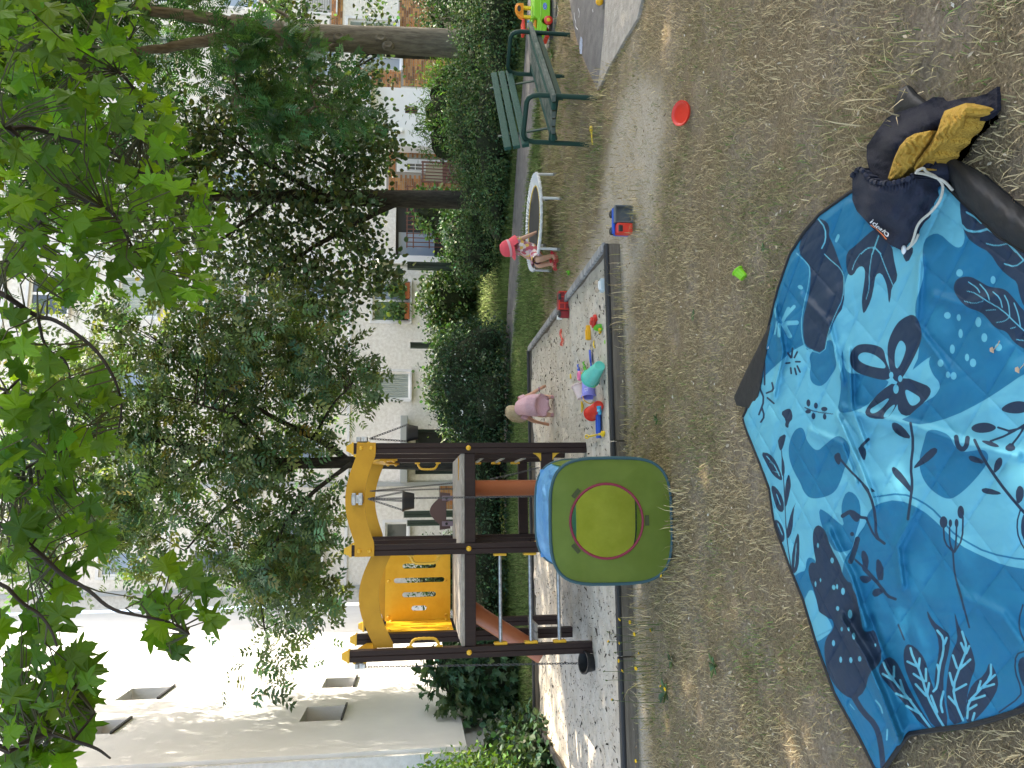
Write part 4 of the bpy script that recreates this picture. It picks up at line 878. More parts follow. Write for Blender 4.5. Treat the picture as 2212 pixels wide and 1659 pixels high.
# slotted panel at the back of the left bay
def slot(cx, z0, z1, r): return [(cx + r * math.cos(a), z1 - r + r * math.sin(a)) for a in np.linspace(0, math.pi, 8)] + [(cx - r * math.cos(a), z0 + r - r * math.sin(a)) for a in np.linspace(0, math.pi, 8)]
pw0, pw1 = PX[2] + .05, PX[1] - .05; pz0, pz1 = DK + .03, 1.99; yy = PY[2] - .072
hs_ = [slot(pw0 + (pw1 - pw0) * f, 1.61 - h, 1.61 + h, .028) for f, h in ((.16, .085), (.34, .19), (.53, .285), (.72, .19), (.90, .085))]
mb = MB(); mb.prism([(pw0, pz0), (pw1, pz0), (pw1, pz1), (pw0, pz1)], .022, Matrix.Translation((0, yy, 0)), holes=hs_); Pn = mb.build('slotted_panel', M_yel2, CF, True)
for x in (pw0 + .05, (pw0 + pw1) / 2 + .02, pw1 - .05):
    for z in (pz0 + .05, pz1 - .04): bolt((x, yy, z), (0, -1, 0), Pn)
# panel on the left side, seen at an angle
hs_ = [slot(PY[1] + .05 + .73 * f, 1.61 - h, 1.61 + h, .026) for f, h in ((.3, .1), (.5, .2), (.7, .1))]
mb = MB(); mb.prism([(PY[1] + .05, pz0), (PY[2] - .08, pz0), (PY[2] - .08, pz1 - .02), (PY[1] + .05, pz1 - .02)], .022, Matrix.Translation((PX[2] + .055, 0, 0)) @ Matrix.Rotation(math.radians(90), 4, 'Z'), holes=hs_); Pn = mb.build('slotted_panel', M_yel2, CF, True)
for y in (PY[1] + .1, PY[2] - .13):
    for z in (pz0 + .05, pz1 - .07): bolt((PX[2] + .056, y, z), (1, 0, 0), Pn)
# deck boards and beams
nb = 9
for k in range(nb):
    d = (PY[2] - PY[0]) / nb; y = PY[0] - .03 + d * (k + .5)
    for a, b in ((PX[2] + .052, PX[1] - .002), (PX[1] + .002, PX[0] - .052)):
        MB().box(((a + b) / 2, y, DK - .016 + random.uniform(-.002, .002)), (b - a, d - .008, .032), ch=.004).build('deck_board', M_plank, CF, True)
def beam(a, b, z, h=.10): return MB().bar((*a, z), (*b, z), .07, h, ch=.006).build('beam', M_post, CF, True)
for j in (0, 1, 2):
    for i in (0, 1): beam((PX[i + 1] + .05, PY[j]), (PX[i] - .05, PY[j]), DK - .085)
for i in (0, 1, 2):
    for j in (0, 1): beam((PX[i], PY[j] + .05), (PX[i], PY[j + 1] - .05), DK - .085)
bl1 = beam((PX[1] + .05, PY[0]), (PX[0] - .05, PY[0]), .40, .11); beam((PX[1] + .05, PY[2]), (PX[0] - .05, PY[2]), .40, .11); beam((PX[1], PY[0] + .05), (PX[1], PY[1] - .05), .40, .1)
for x, sx in ((PX[1] + .05, 1), (PX[0] - .05, -1)):
    for sz in (1, -1):
        mb = MB(); q = [(0, 0), (.075, 0), (.045, .015), (.015, .045), (0, .075)]
        mb.prism([(x + sx * a, .40 + sz * (.055 + b)) for a, b in q], .05, Matrix.Translation((0, PY[0] - .025, 0))); mb.build('corner_brace', M_ycap, CF, True)
for i in (0, 1, 2): bolt((PX[i], PY[0] - .05, DK - .07), (0, -1, 0), posts[i, 0], .022)
for x, y in ((PX[0] - .25, PY[1]), (PX[1] + .25, PY[1]), (PX[1] - .2, PY[2]), (PX[2] + .15, PY[2]), (PX[2] + .15, PY[1])): bolt((x, y - .036, DK - .09), (0, -1, 0), CF, .02)
# ladder rungs of the left bay with yellow sockets
for z in (.865, .58, .31):
    MB().tube([(PX[2] + .05, PY[0], z), (PX[1] - .05, PY[0], z)], .017, 12).build('rung', M_steel, CF, True)
    for x, s in ((PX[2] + .062, 1), (PX[1] - .062, -1)): MB().box((x, PY[0], z), (.026, .07, .125), ch=.010).build('rung_socket', M_ycap, CF, True)
for z in (.95, .72, .49):
    MB().tube([(PX[0] - .05, PY[1], z), (PX[0] - .05, PY[2], z)], .014, 8).build('rung', M_steel, CF, True); MB().box((PX[0] - .062, PY[2] - .02, z), (.026, .06, .11), ch=.01).build('rung_socket', M_ycap, CF, True)
# grab handles
def handle(x, y, sx, z0=1.41, z1=1.72, r=.013):
    P = [(x, y, z0 + .02), (x + sx * .035, y, z0 + .03), (x + sx * .072, y, z0 + .055), (x + sx * .078, y, z0 + .09), (x + sx * .08, y, (z0 + z1) / 2), (x + sx * .078, y, z1 - .09), (x + sx * .072, y, z1 - .055), (x + sx * .035, y, z1 - .03), (x, y, z1 - .02)]
    q = smooth_line(P, 2); rs = [r * (1 + .12 * math.sin(i * 2.2)) for i in range(len(q))]; mb = MB(); mb.tube([Vector(p) for p in q], rs, 8)
    for z in (z0 + .02, z1 - .02): mb.box((x + sx * .008, y, z), (.018, .036, .06), ch=.006)
    return mb.build('grab_handle', M_ycap, CF, True)
handle(PX[2] + .05, PY[0], 1); handle(PX[1] - .05, PY[0], -1); handle(PX[0] - .05, PY[2] - .03, -1, 1.38, 1.66)
# moulded brown hood on the deck edge
Hd = MB(); cxh, yh = -.11, PY[2] - .10; n = 22
out = []
for k in range(n + 1):
    t = -1 + 2 * k / n; z = .10 + .13 * math.cos(t * math.pi / 2) ** .8 if abs(t) < .98 else .10
    z = .15 if abs(t) > .72 else .15 + .115 * math.cos(t / .72 * math.pi / 2); out.append((cxh + t * .215, DK + z))
poly = [(cxh - .2, DK + .03), (cxh - .12, DK + .03), (cxh - .10, DK + .075), (cxh + .10, DK + .075), (cxh + .12, DK + .03), (cxh + .2, DK + .03)] + out[::-1]
Hd.prism(poly, .10, Matrix.Translation((0, yh, 0))); hood = Hd.build('hood', mat('brown_plastic', (.075, .035, .038), .3, spec=.5), CF, True)
md = hood.modifiers.new('b', 'BEVEL'); md.width = .018; md.segments = 3; md.limit_method = 'ANGLE'
for sx in (-1, 1):
    MB().box((cxh + sx * .145, yh - .006, DK + .06), (.055, .02, .13), ch=.006).build('hood_foot', mat('mauve_plastic', (.20, .15, .19), .4) if sx < 0 else bpy.data.materials['mauve_plastic'], hood, True)
    bolt((cxh + sx * .145, yh - .016, DK + .075), (0, -1, 0), hood, .014).data.materials[0] = M_black
MB().prism([(PX[0] - .30, DK + .01), (PX[0] - .1, DK + .004), (PX[0] - .06, DK + .016), (PX[0] - .3, DK + .016)], .012, Matrix.Translation((0, PY[0] + .2, 0))).build('strap', M_yel, CF, True)
# orange-brown pipes hung under the deck
def pipe(a, b, r=.088):
    a, b = Vector(a), Vector(b); d = (b - a).normalized(); mb = MB(); u = d.orthogonal().normalized(); w2 = d.cross(u)
    def rg(t, q): return [a + d * t + (u * math.cos(k * math.pi / 14) + w2 * math.sin(k * math.pi / 14)) * q for k in range(28)]
    L = (b - a).length; mb.loft([rg(0, r * 1.10), rg(.09, r * 1.10), rg(.10, r), rg(L, r), rg(L, r * .93), rg(.02, r * .93)], cap=False); return mb.build('pipe', M_pipe, CF, True)
pipe((AY(1020, 1055, 7.95).x, 7.95, DK - .05), (AY(1200, 1054, 7.95).x, 7.95, .22))
pa, pb = AY(1036, 1330, 7.82), AY(1172, 1416, 7.62); pipe(pa + (pa - pb).normalized() * .1, pb)
# grey plank shelf between the left posts
for k in range(3): MB().box((PX[2] - .06 + .08 * k + .03, (PY[0] + PY[1]) / 2 + .18, .47), (.07, .5, .025), ch=.004).build('shelf_board', M_plank, CF, True)
# pulley brackets
def bracket(p, sx, sy):
    mb = MB(); mb.box((p[0], p[1], p[2]), (.075 if sy else .05, .05 if sy else .075, .105), ch=.006); mb.box((p[0], p[1] - .02 * sy, p[2] + .03), (.11 if sy else .04, .03 if sy else .11, .035), ch=.004); mb.box((p[0], p[1] - .02 * sy, p[2] - .03), (.11 if sy else .04, .03 if sy else .11, .035), ch=.004)
    return mb.build('pulley_bracket', M_steel, CF, True)
yfr = PY[0] - .10
cb = AY(772, 1078, yfr); bracket((cb.x, yfr, cb.z), 0, 1)
br_ = AY(782, 950, PY[0]); bracket((PX[0] + .085, PY[0], 2.16), 1, 0); bracket((PX[2] - .085, PY[0], 2.14), 1, 0)
for sx, x in ((1, PX[0] + .05), (-1, PX[2] - .05)):
    for z in (2.19, 2.10): bolt((x, PY[0] - .03, z), (sx, 0, 0), CF, .016)
def chain(a, b, sag=0.0, r=.0032, link=.034, parent=CF):
    a, b = Vector(a), Vector(b); L = (b - a).length; n = max(2, int(L / (link * .72))); mb = MB()
    for k in range(n):
        t = (k + .5) / n; c = a.lerp(b, t) - Vector((0, 0, sag * 4 * t * (1 - t))); d = (b - a).normalized(); u = d.orthogonal().normalized()
        if k % 2: u = d.cross(u)
        mb.tube([c + d * (link / 2 * math.cos(q)) + u * (link * .27 * math.sin(q)) for q in (j * math.pi / 4 for j in range(8))], r, 5, closed=True)
    return mb.build('chain', M_chain, parent, True)
def pot(name, label, c, r, h, tilt=None):
    c = Vector(c); T = thing(name, label, 'bucket', c, group='black rubber buckets on the climbing frame')
    Mx = tilt.to_matrix().to_4x4() if tilt else Matrix.Identity(4)
    mb = MB(); mb.lathe([(.001, 0), (r * .74, 0), (r * .76, .004), (r * .96, h - .02), (r * 1.06, h - .02), (r * 1.07, h), (r * .93, h), (r * .70, .012), (.001, .012)], 24, Mx); mb.build('body', M_black, T); return T
pb1 = AY(895, 1082, yfr); T = pot('hanging_bucket', 'black bucket hanging on chains from the middle of the front yellow board', (pb1.x, yfr, pb1.z), .092, .11)
hook = Vector((cb.x, yfr, cb.z - .10))
for a in (-1, 0, 1): chain(hook, (pb1.x + a * .085, yfr - (.07 if a == 0 else 0), pb1.z + .10), parent=T)
chain(hook, (hook.x + .005, yfr - .03, hook.z - 1.75)); chain(AY(800, 1061, PY[2] - .05), AY(1000, 1055, PY[2] - .05)); chain(AY(800, 1061, PY[2] - .05), AY(985, 1043, PY[2] - .05)); chain(AY(1060, 1035, PY[2] - .3), AY(1165, 1010, PY[2] - .3), .02)
pb2 = AY(903, 940, PY[0]); T = pot('hanging_bucket', 'black bucket hanging on chains beside the right front post', (PX[0] + .15, PY[0] + .02, pb2.z), .085, .11)
hk = Vector((PX[0] + .095, PY[0] + .01, 2.09))
for a in (-1, 1): chain(hk, (PX[0] + .15 + a * .08, PY[0] + .02, pb2.z + .1), parent=T)
ps = G(1268, 1432, .06); ps.z = SH(ps.x, ps.y) + .0
T = pot('sand_bucket', 'black bucket standing tilted on the sand below its pulley chain', ps, .098, .11, Euler((math.radians(14), math.radians(6), 0)))
chain((PX[2] - .10, PY[0], 2.09), (ps.x, ps.y, ps.z + .14)); del T['group']

# ================================================================== pop-up tent
M_tg = mat('green_nylon', (.19, .245, .055), .55, bump=.3, bscale=7, col2=(.23, .285, .07), vscale=3, trans=.5, spec=.25)
M_tb = mat('blue_nylon', (.10, .33, .70), .5, bump=1.0, bscale=14, trans=.3, col2=(.16, .42, .76), vscale=6)
M_ti = mat('lightened_green_nylon', (.36, .41, .14), .6, bump=.4, bscale=9, col2=(.44, .49, .20), vscale=5, detail=8, trans=.6, spec=.2); M_td = mat('teal_piping', (.03, .085, .10), .6); M_tr = mat('crimson_piping', (.22, .02, .045), .55)  # inside back panel: green fabric painted lighter in place of light within
tw_, tdp, thh = .80, .78, .80; tc_ = G(1452, 1122); TN = thing('play_tent', 'green and blue pop-up play tent with a round crimson-edged opening', 'play tent', (tc_.x, tc_.y, 0), math.radians(-3))
def sq(e, rx, rz, z0, n=48, sk=0):
    out = []
    for k in range(n):
        a = 2 * math.pi * k / n; c, s = math.cos(a), math.sin(a); out.append((math.copysign(abs(c) ** (2 / e), c) * rx + sk, z0 + math.copysign(abs(s) ** (2 / e), s) * rz))
    return out
ow, oh = tw_ / 2, thh / 2; fr = sq(3.7, ow, oh, oh + .005); hole = [(.235 * math.cos(a), .445 + .235 * math.sin(a)) for a in np.linspace(0, 2 * math.pi, 48, endpoint=False)]
def bulge(x, z): return -.05 * max(0, 1 - (abs(x) / ow) ** 2) * max(0, 1 - (abs(z - oh) / oh) ** 2)
def panel(n=48, rings=9):
    mb = MB(); R = []
    for k in range(rings + 1):
        t = k / rings; R.append([(hx + (fx_ - hx) * t, bulge(hx + (fx_ - hx) * t, hz + (fz - hz) * t) + .006 * math.sin(9 * math.atan2(fz - oh, fx_) + 3) * (1 - t) * t * 4, hz + (fz - hz) * t) for (hx, hz), (fx_, fz) in zip(hole, fr)])
    mb.loft(R, cap=False); return mb
panel().build('front_panel', M_tg, TN)
MB().tube([(x, bulge(x, z) - .004, z) for x, z in hole], .0085, 8, closed=True).build('opening_rim', M_tr, TN)
MB().tube([(x, 0, z) for x, z in fr], .011, 8, closed=True).build('front_frame', M_td, TN)
fr2 = sq(3.7, ow * .98, oh * .96, oh * .96 + .005)
MB().tube([(x, tdp, z) for x, z in fr2], .011, 8, closed=True).build('back_frame', M_td, TN)
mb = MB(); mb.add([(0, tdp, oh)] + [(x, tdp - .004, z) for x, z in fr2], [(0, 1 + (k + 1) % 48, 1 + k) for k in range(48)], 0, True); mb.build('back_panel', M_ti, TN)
# blue roof and green sides between the two hoops, sagging in the middle
def skin_part(k0, k1, sag):
    ks = list(range(k0, k1 + 1)); P = np.zeros((17, len(ks), 3))
    for i in range(17):
        t = i / 16
        for j, k in enumerate(ks):
            a, b = fr[k % 48], fr2[k % 48]; x, z = a[0] * (1 - t) + b[0] * t, a[1] * (1 - t) + b[1] * t; s = sag * math.sin(math.pi * t)
            wr = (.014 * math.sin(7 * t + 1.7 * j) + .011 * math.sin(17 * t - 2.9 * j)) * math.sin(math.pi * t)
            P[i, j] = (x * (1 - s * .5), tdp * t, (z - oh) * (1 - s) + oh + wr * (1 if z > oh else .3))
    return MB().grid(P)
skin_part(4, 20, .10).build('roof', M_tb, TN); skin_part(20, 29, .06).build('side_panel', M_tg, TN); skin_part(-5, 4, .06).build('side_panel', M_tg, TN); skin_part(29, 43, .02).build('floor', mat('lightened_floor', (.38, .44, .11), .7, col2=(.44, .5, .14), vscale=5), TN)  # floor colour lightened as well, standing in for light inside the tent
mb = MB(); P = np.array([[(x, tdp - .012 + .0 * z, z) for x in np.linspace(-ow * .8, ow * .8, 12)] for z in (.47, .74)]); mb.grid(P).build('back_band', M_tb, TN)
M_tab = mat('olive_tab', (.05, .06, .02), .7)
for a in (math.radians(-90), math.radians(130), math.radians(48)):
    x, z = .235 * math.cos(a) * 1.12, .445 + .235 * math.sin(a) * 1.12; MB().box((x, bulge(x, z) - .006, z), (.065, .006, .026), Euler((0, -a - math.pi / 2, 0))).build('tab', M_tab, TN)
# ================================================================== picnic blanket
def Z(k, pts):
    s, ox, oy = {0: (.669, 1536, 548.6), 1: (.248, 1700.7, 137.2), 2: (.4034, 1591, 548.6), 3: (.4611, 1865.3, 493.7), 4: (.432, 1591, 905.2), 5: (.4323, 1865.3, 905.2), 6: (.4458, 1645.8, 1261.8)}[k]
    return [(ox + x * s, oy + y * s) for x, y, *_ in pts]
SC = {0: .669, 1: .248, 2: .4034, 3: .4611, 4: .432, 5: .4323, 6: .4458}
LY = {'L': [], 'M': [], 'D': [], 'V': []}
def pg(ly, k, pts, it=2): LY[ly].append(('p', smooth_poly(Z(k, pts) if k is not None else pts, it)))
def st(ly, k, w_, *lines):
    for l in lines: LY[ly].append(('l', smooth_line(Z(k, l), 1), w_ * SC[k] / 2))
def el(ly, k, *es):
    for x, y, rx, ry in es: LY[ly].append(('p', np.array(Z(k, [(x + rx * math.cos(a), y + ry * math.sin(a)) for a in np.linspace(0, 6.283, 14, endpoint=False)]))))
pg('L', None, [(1645, 817), (1734, 738), (1746, 762), (1793, 726), (1803, 690), (1823, 662), (1825, 601), (1849, 573), (1928, 531), (1973, 526), (1983, 484), (2030, 405), (2050, 390), (2074, 430), (2075, 472), (2085, 509), (2080, 531), (2068, 536), (2053, 526), (2030, 504), (2011, 506), (1996, 519), (1992, 554), (1997, 590), (1987, 627), (1978, 650), (1976, 678), (1990, 760), (1960, 820), (1940, 860), (1934, 900), (1964, 913), (1994, 918), (2059, 900), (2123, 867), (2165, 840), (2212, 807), (2440, 690), (2440, 1260), (2212, 1229), (2168, 1221), (2125, 1203), (2068, 1175), (2030, 1134), (1991, 1100), (1939, 1078), (1891, 1089), (1872, 1113), (1872, 1130), (1850, 1160), (1839, 1188), (1824, 1208), (1818, 1246), (1764, 1272), (1740, 1233), (1727, 1236), (1714, 1246), (1684, 1182), (1640, 1130), (1580, 1000), (1590, 880)], 1)
pg('L', 3, [(200, 690), (280, 620), (355, 575), (300, 610), (320, 680), (365, 730), (340, 780), (310, 800), (240, 840), (220, 880), (150, 900), (120, 800)])
pg('L', 6, [(240, 10), (195, 95), (220, 200), (255, 265), (265, 285), (345, 225), (330, 180), (290, 130), (265, 80)], 1)
pg('M', 4, [(260, 130), (285, 60), (320, 38), (340, 55), (350, 110), (400, 165), (440, 130), (500, 80), (540, 95), (570, 140), (565, 190), (535, 260), (525, 300), (495, 365), (440, 392), (370, 400), (335, 365), (320, 320), (290, 270), (262, 200)])
pg('M', 4, [(410, 445), (450, 465), (500, 510), (540, 540), (525, 480), (525, 420), (550, 360), (590, 370), (620, 420), (620, 500), (600, 560), (580, 640), (570, 655), (500, 672), (455, 600), (420, 520)], 1)
pg('M', 4, [(350, 700), (370, 690), (400, 710), (380, 760), (375, 830), (350, 880), (320, 930), (280, 800), (320, 765), (345, 760)], 1)
pg('M', 2, [(570, 510), (560, 540), (570, 600), (550, 650), (560, 690), (555, 760), (540, 840), (580, 855), (690, 820), (760, 750), (820, 690), (800, 672), (700, 650), (640, 640), (600, 640), (575, 600)], 1)
pg('M', 2, [(385, 530), (500, 450), (520, 480), (525, 540), (540, 600), (500, 660), (480, 690), (445, 712), (400, 690), (390, 640), (400, 600)])
pg('M', 5, [(320, 42), (430, 75), (450, 130), (490, 165), (540, 160), (600, 150), (628, 180), (615, 230), (560, 300), (490, 370), (425, 408), (340, 360), (290, 290), (275, 210), (300, 120)])
pg('M', 5, [(235, 0), (300, 20), (390, 0), (330, -30), (240, -30)], 1)
st('M', 5, 9, [(50, 390), (190, 370), (290, 410), (370, 470), (430, 555), (500, 605), (620, 670), (802, 705), (1200, 730)]); st('M', 6, 8, [(245, 264), (345, 215)])
pg('D', None, [(1766, 470), (1787, 479), (1792, 494), (1790, 509), (1800, 529), (1807, 548), (1817, 577), (1825, 597), (1823, 662), (1805, 686), (1789, 722), (1779, 764), (1746, 752), (1736, 738), (1734, 690), (1744, 653), (1750, 621), (1752, 579), (1742, 565), (1724, 545), (1733, 504)], 1)
pg('D', None, Z(2, [(590, -10), (585, 60), (600, 115), (625, 115), (650, 70), (680, 65), (690, 100), (680, 180), (670, 240), (675, 310), (685, 320), (720, 250), (735, 180), (745, 110), (775, 100), (800, 150), (810, 200), (815, 270), (825, 240), (830, 180), (865, 130), (850, 60)]) + [(1931, 560), (1927, 530), (1890, 494), (1875, 505), (1847, 531)], 1)
pg('D', 3, [(180, 120), (205, 168), (240, 95), (210, 80)], 1)
pg('D', 3, [(240, 398), (270, 460), (274, 520), (240, 600), (190, 690), (160, 725), (130, 695), (112, 600), (113, 530), (150, 450), (190, 415)])
pg('D', 2, [(690, 480), (640, 488), (608, 530), (605, 590), (640, 635), (700, 655), (760, 672), (805, 676), (828, 660), (820, 620), (800, 570), (790, 510), (750, 488)])
pg('D', 3, [(150, 715), (200, 697), (260, 720), (310, 740), (318, 770), (290, 810), (240, 852), (210, 882), (165, 865), (155, 800)], 1)
pg('D', 3, [(150, 715), (80, 760), (20, 830), (3, 870), (40, 892), (110, 892), (155, 835), (172, 780)], 1)
pg('V', 3, [(175, 518), (202, 550), (190, 600), (162, 658), (148, 650), (145, 590), (155, 550)]); pg('V', 2, [(648, 545), (680, 523), (740, 538), (790, 580), (802, 612), (770, 612), (700, 597), (655, 572)])
pg('V', 3, [(188, 748), (230, 768), (275, 798), (240, 832), (212, 825)]); pg('V', 3, [(132, 783), (60, 828), (25, 850), (42, 872), (90, 842)]); pg('V', 3, [(157, 813), (108, 850), (88, 888), (122, 882)])
el('V', 3, (130, 687, 10, 16), (172, 703, 10, 16), (152, 752, 13, 22))
pg('D', 3, [(440, 230), (500, 222), (550, 250), (590, 275), (660, 280), (700, 320), (752, 390), (900, 500), (900, 640), (752, 565), (700, 530), (670, 480), (620, 470), (580, 420), (550, 390), (480, 370), (430, 310), (420, 270)])
st('V', 3, 5.5, [(485, 293), (520, 300), (570, 335), (650, 380), (720, 450), (800, 520)], [(490, 250), (530, 275), (545, 300)], [(545, 260), (580, 300), (590, 335)], [(605, 295), (640, 325), (650, 370)], [(660, 312), (680, 350), (685, 410)], [(705, 348), (725, 400), (735, 460)], [(472, 340), (520, 352), (560, 340)], [(575, 383), (620, 380)], [(622, 440), (660, 435), (685, 415)], [(690, 468), (712, 462)], [(715, 520), (750, 525)])
pg('D', None, [(2073, 428), (2075, 472), (2087, 512), (2110, 531), (2137, 544), (2160, 581), (2183, 600), (2197, 609), (2202, 637), (2212, 664), (2440, 900), (2440, 600), (2212, 500), (2120, 420)], 1)
st('V', 3, 7, [(480, 5), (540, 18), (580, 5)], [(580, 0), (640, 30), (700, 90), (752, 150)], [(575, 70), (620, 82), (680, 70)], [(660, 165), (710, 180), (750, 150)])
st('V', 1, 17, [(1560, 1295), (1640, 1340), (1690, 1390)], [(1525, 1410), (1560, 1455), (1640, 1470), (1740, 1440)], [(1740, 1440), (1900, 1540), (1990, 1640)])
el('V', 3, (450, 208, 16, 18), (607, 241, 12, 19), (393, 407, 16, 16), (446, 417, 10, 16), (538, 438, 14, 24), (455, 492, 10, 22), (566, 511, 14, 21), (416, 565, 12, 22), (632, 556, 17, 18), (485, 604, 10, 18), (513, 629, 15, 20), (361, 630, 14, 18), (396, 685, 10, 16), (422, 690, 14, 18))
pg('D', 3, [(635, 850), (680, 815), (740, 805), (800, 830), (752, 865), (690, 868)])
pg('D', 5, [(530, 48), (560, 22), (620, 15), (672, 40), (640, 65), (570, 72)]); st('D', 5, 11, [(672, 42), (745, 65), (860, 0)], [(635, 110), (720, 80), (850, 0)], [(740, 130), (780, 80), (802, 40)])
pg('D', 5, [(575, 105), (640, 110), (690, 140), (640, 140)]); pg('D', 5, [(700, 145), (740, 112), (765, 150), (730, 165)], 1)
st('D', 5, 15, [(555, 105), (600, 200), (680, 320), (760, 420), (860, 530)]); st('D', 5, 24, [(463, 90), (470, 135), (495, 155), (515, 135), (520, 95)])
for q in ([(520, 190), (540, 180), (590, 200), (608, 225), (540, 215)], [(648, 278), (655, 215), (680, 188), (696, 200), (690, 240)], [(585, 350), (620, 342), (700, 372), (660, 380), (600, 372)], [(768, 430), (758, 370), (775, 328), (802, 345), (800, 400)], [(138, 22), (160, 15), (200, 40), (244, 100), (190, 92), (148, 60)], [(240, 252), (300, 180), (350, 138), (376, 155), (340, 200), (280, 237)], [(138, 245), (155, 236), (200, 280), (244, 350), (240, 375), (190, 320), (150, 280)], [(62, 705), (75, 698), (103, 760), (95, 818), (65, 770)], [(38, 872), (60, 843), (108, 855), (60, 895)]): pg('D', 5, q, 1)
st('D', 5, 14, [(235, 20), (250, 120), (235, 240), (245, 330), (235, 400), (222, 500)], [(0, 330), (35, 380), (60, 480), (62, 590), (105, 622)], [(0, 750), (90, 840), (120, 885), (160, 900)]); pg('D', 5, [(35, 342), (64, 362), (40, 367)], 0)
st('D', 4, 11, [(510, 190), (560, 250), (620, 310), (660, 355)], [(650, 500), (690, 590), (740, 622)], [(595, 705), (680, 780), (760, 890)]); st('D', 4, 15, [(625, 135), (660, 100)], [(610, 490), (650, 495)]); st('D', 4, 20, [(530, 485), (570, 460), (610, 485)]); st('D', 4, 26, [(605, 600), (590, 660), (570, 712)])
for q in ([(485, 180), (515, 163), (524, 195), (515, 234), (495, 215)], [(605, 145), (630, 130), (652, 160), (640, 218), (615, 170)], [(620, 665), (640, 653), (664, 700), (655, 755), (635, 745)], [(700, 710), (715, 698), (742, 760), (715, 820), (696, 770)], [(608, 790), (640, 780), (685, 800), (640, 828)], [(675, 860), (710, 843), (745, 862), (690, 893)], [(555, 450), (600, 460), (620, 500), (600, 520), (570, 490)]): pg('D', 4, q, 1)
el('D', 4, (578, 575, 11, 11)); el('D', 5, (400, 515, 20, 30), (434, 520, 9, 20), (465, 520, 10, 22), (486, 465, 17, 33))
st('D', 5, 9, [(400, 540), (405, 620), (450, 665)], [(430, 545), (430, 620), (450, 665)], [(465, 540), (462, 620), (455, 660)], [(497, 490), (495, 600), (455, 665)], [(447, 665), (455, 780), (485, 870), (502, 952)]); st('D', 6, 9, [(945, 0), (970, 80), (1005, 210)])
pg('D', 4, [(380, 580), (390, 540), (415, 528), (445, 560), (470, 640), (520, 730), (530, 780), (570, 830), (608, 900), (605, 1000), (420, 1000), (390, 860), (365, 800), (358, 740), (375, 713), (400, 725), (385, 650)], 1)
pg('D', 6, [(240, -20), (260, 60), (290, 120), (345, 170), (350, 215), (310, 260), (300, 320), (315, 420), (350, 490), (400, 540), (450, 560), (500, 520), (520, 430), (560, 400), (585, 350), (560, 260), (545, 220), (520, 230), (490, 230), (480, 170), (465, 90), (440, 30), (430, -20)], 1)
el('V', 4, (407, 632, 5, 14), (478, 707, 9, 15), (395, 825, 5, 16), (420, 805, 4, 12), (487, 842, 8, 13), (503, 838, 5, 14), (533, 862, 9, 17))
el('V', 6, (347, 15, 8, 12), (393, 35, 9, 18), (367, 118, 8, 12), (427, 145, 11, 22), (387, 218, 6, 12), (420, 218, 6, 12), (445, 252, 8, 18), (347, 286, 8, 16), (550, 295, 5, 10), (382, 366, 7, 16), (431, 368, 8, 15), (474, 362, 9, 14))
st('D', 6, 27, [(450, 555), (490, 620), (550, 680), (575, 760), (590, 910)]); st('V', 6, 8, [(550, 562), (575, 590), (585, 625)], [(608, 705), (605, 755)]); st('V', 6, 5, [(425, 580), (450, 610)])
for q in ([(565, 400), (610, 348), (650, 370), (680, 430), (720, 520), (790, 640), (835, 705), (780, 690), (700, 590), (620, 500), (570, 440)], [(685, 330), (700, 288), (740, 300), (790, 360), (810, 440), (850, 560), (885, 695), (830, 695), (780, 600), (720, 480), (690, 400)], [(795, 115), (830, 180), (880, 220), (912, 245), (910, 310), (880, 430), (880, 540), (905, 685), (870, 695), (840, 560), (835, 440), (860, 330), (850, 240), (810, 180)], [(930, 120), (960, 220), (1000, 270), (1025, 340), (1037, 400), (1010, 470), (990, 560), (982, 665), (915, 685), (890, 560), (900, 430), (920, 330), (950, 270), (940, 200)], [(1105, 370), (1140, 440), (1147, 500), (1110, 570), (1060, 632), (1020, 668), (985, 668), (990, 560), (1020, 480), (1080, 440)]): pg('D', 6, q, 1)
st('D', 6, 8, [(660, 195), (690, 270)], [(1265, 100), (1245, 170), (1250, 230), (1280, 290)], [(1275, 325), (1230, 340), (1225, 420), (1255, 500), (1255, 545), (1150, 620)]); pg('D', 6, [(1240, 370), (1275, 345), (1300, 420), (1275, 515), (1245, 440)], 1); pg('D', 6, [(1190, 625), (1275, 568), (1300, 640), (1220, 640)], 0)
st('V', 6, 11, [(590, 380), (600, 410), (640, 470), (700, 540), (760, 620), (820, 700)], [(640, 400), (640, 450)], [(585, 435), (635, 465)], [(670, 465), (690, 530)], [(650, 530), (720, 560)], [(700, 590), (770, 630)], [(720, 310), (730, 350), (770, 430), (800, 540), (850, 640), (885, 695)], [(705, 375), (755, 400)], [(765, 360), (760, 400)], [(735, 435), (785, 470)], [(795, 410), (795, 470)], [(745, 485), (795, 540)], [(810, 480), (800, 540)], [(850, 225), (880, 260), (880, 330), (860, 400), (850, 500), (830, 520)], [(895, 260), (885, 290)], [(850, 390), (858, 420)], [(820, 540), (850, 620)], [(880, 520), (865, 580), (875, 620)],
   [(970, 230), (995, 310), (960, 400), (925, 500), (940, 580), (975, 660)], [(965, 285), (985, 330)], [(1005, 300), (990, 335)], [(925, 345), (945, 405)], [(1010, 365), (960, 410)], [(910, 430), (925, 490)], [(990, 485), (935, 515)], [(905, 545), (945, 590)], [(1110, 390), (1110, 450), (1050, 520), (1000, 570), (995, 650)], [(1130, 440), (1075, 490)], [(1080, 540), (1005, 565)], [(1060, 470), (1045, 520)], [(1040, 585), (1000, 610)], [(1125, 485), (1060, 505)], [(1030, 625), (1020, 660)])
st('D', 5, 8, [(785, 450), (765, 520), (775, 600), (830, 690)]); pg('D', 5, [(785, 520), (802, 465), (850, 520), (830, 640), (790, 590)], 1)
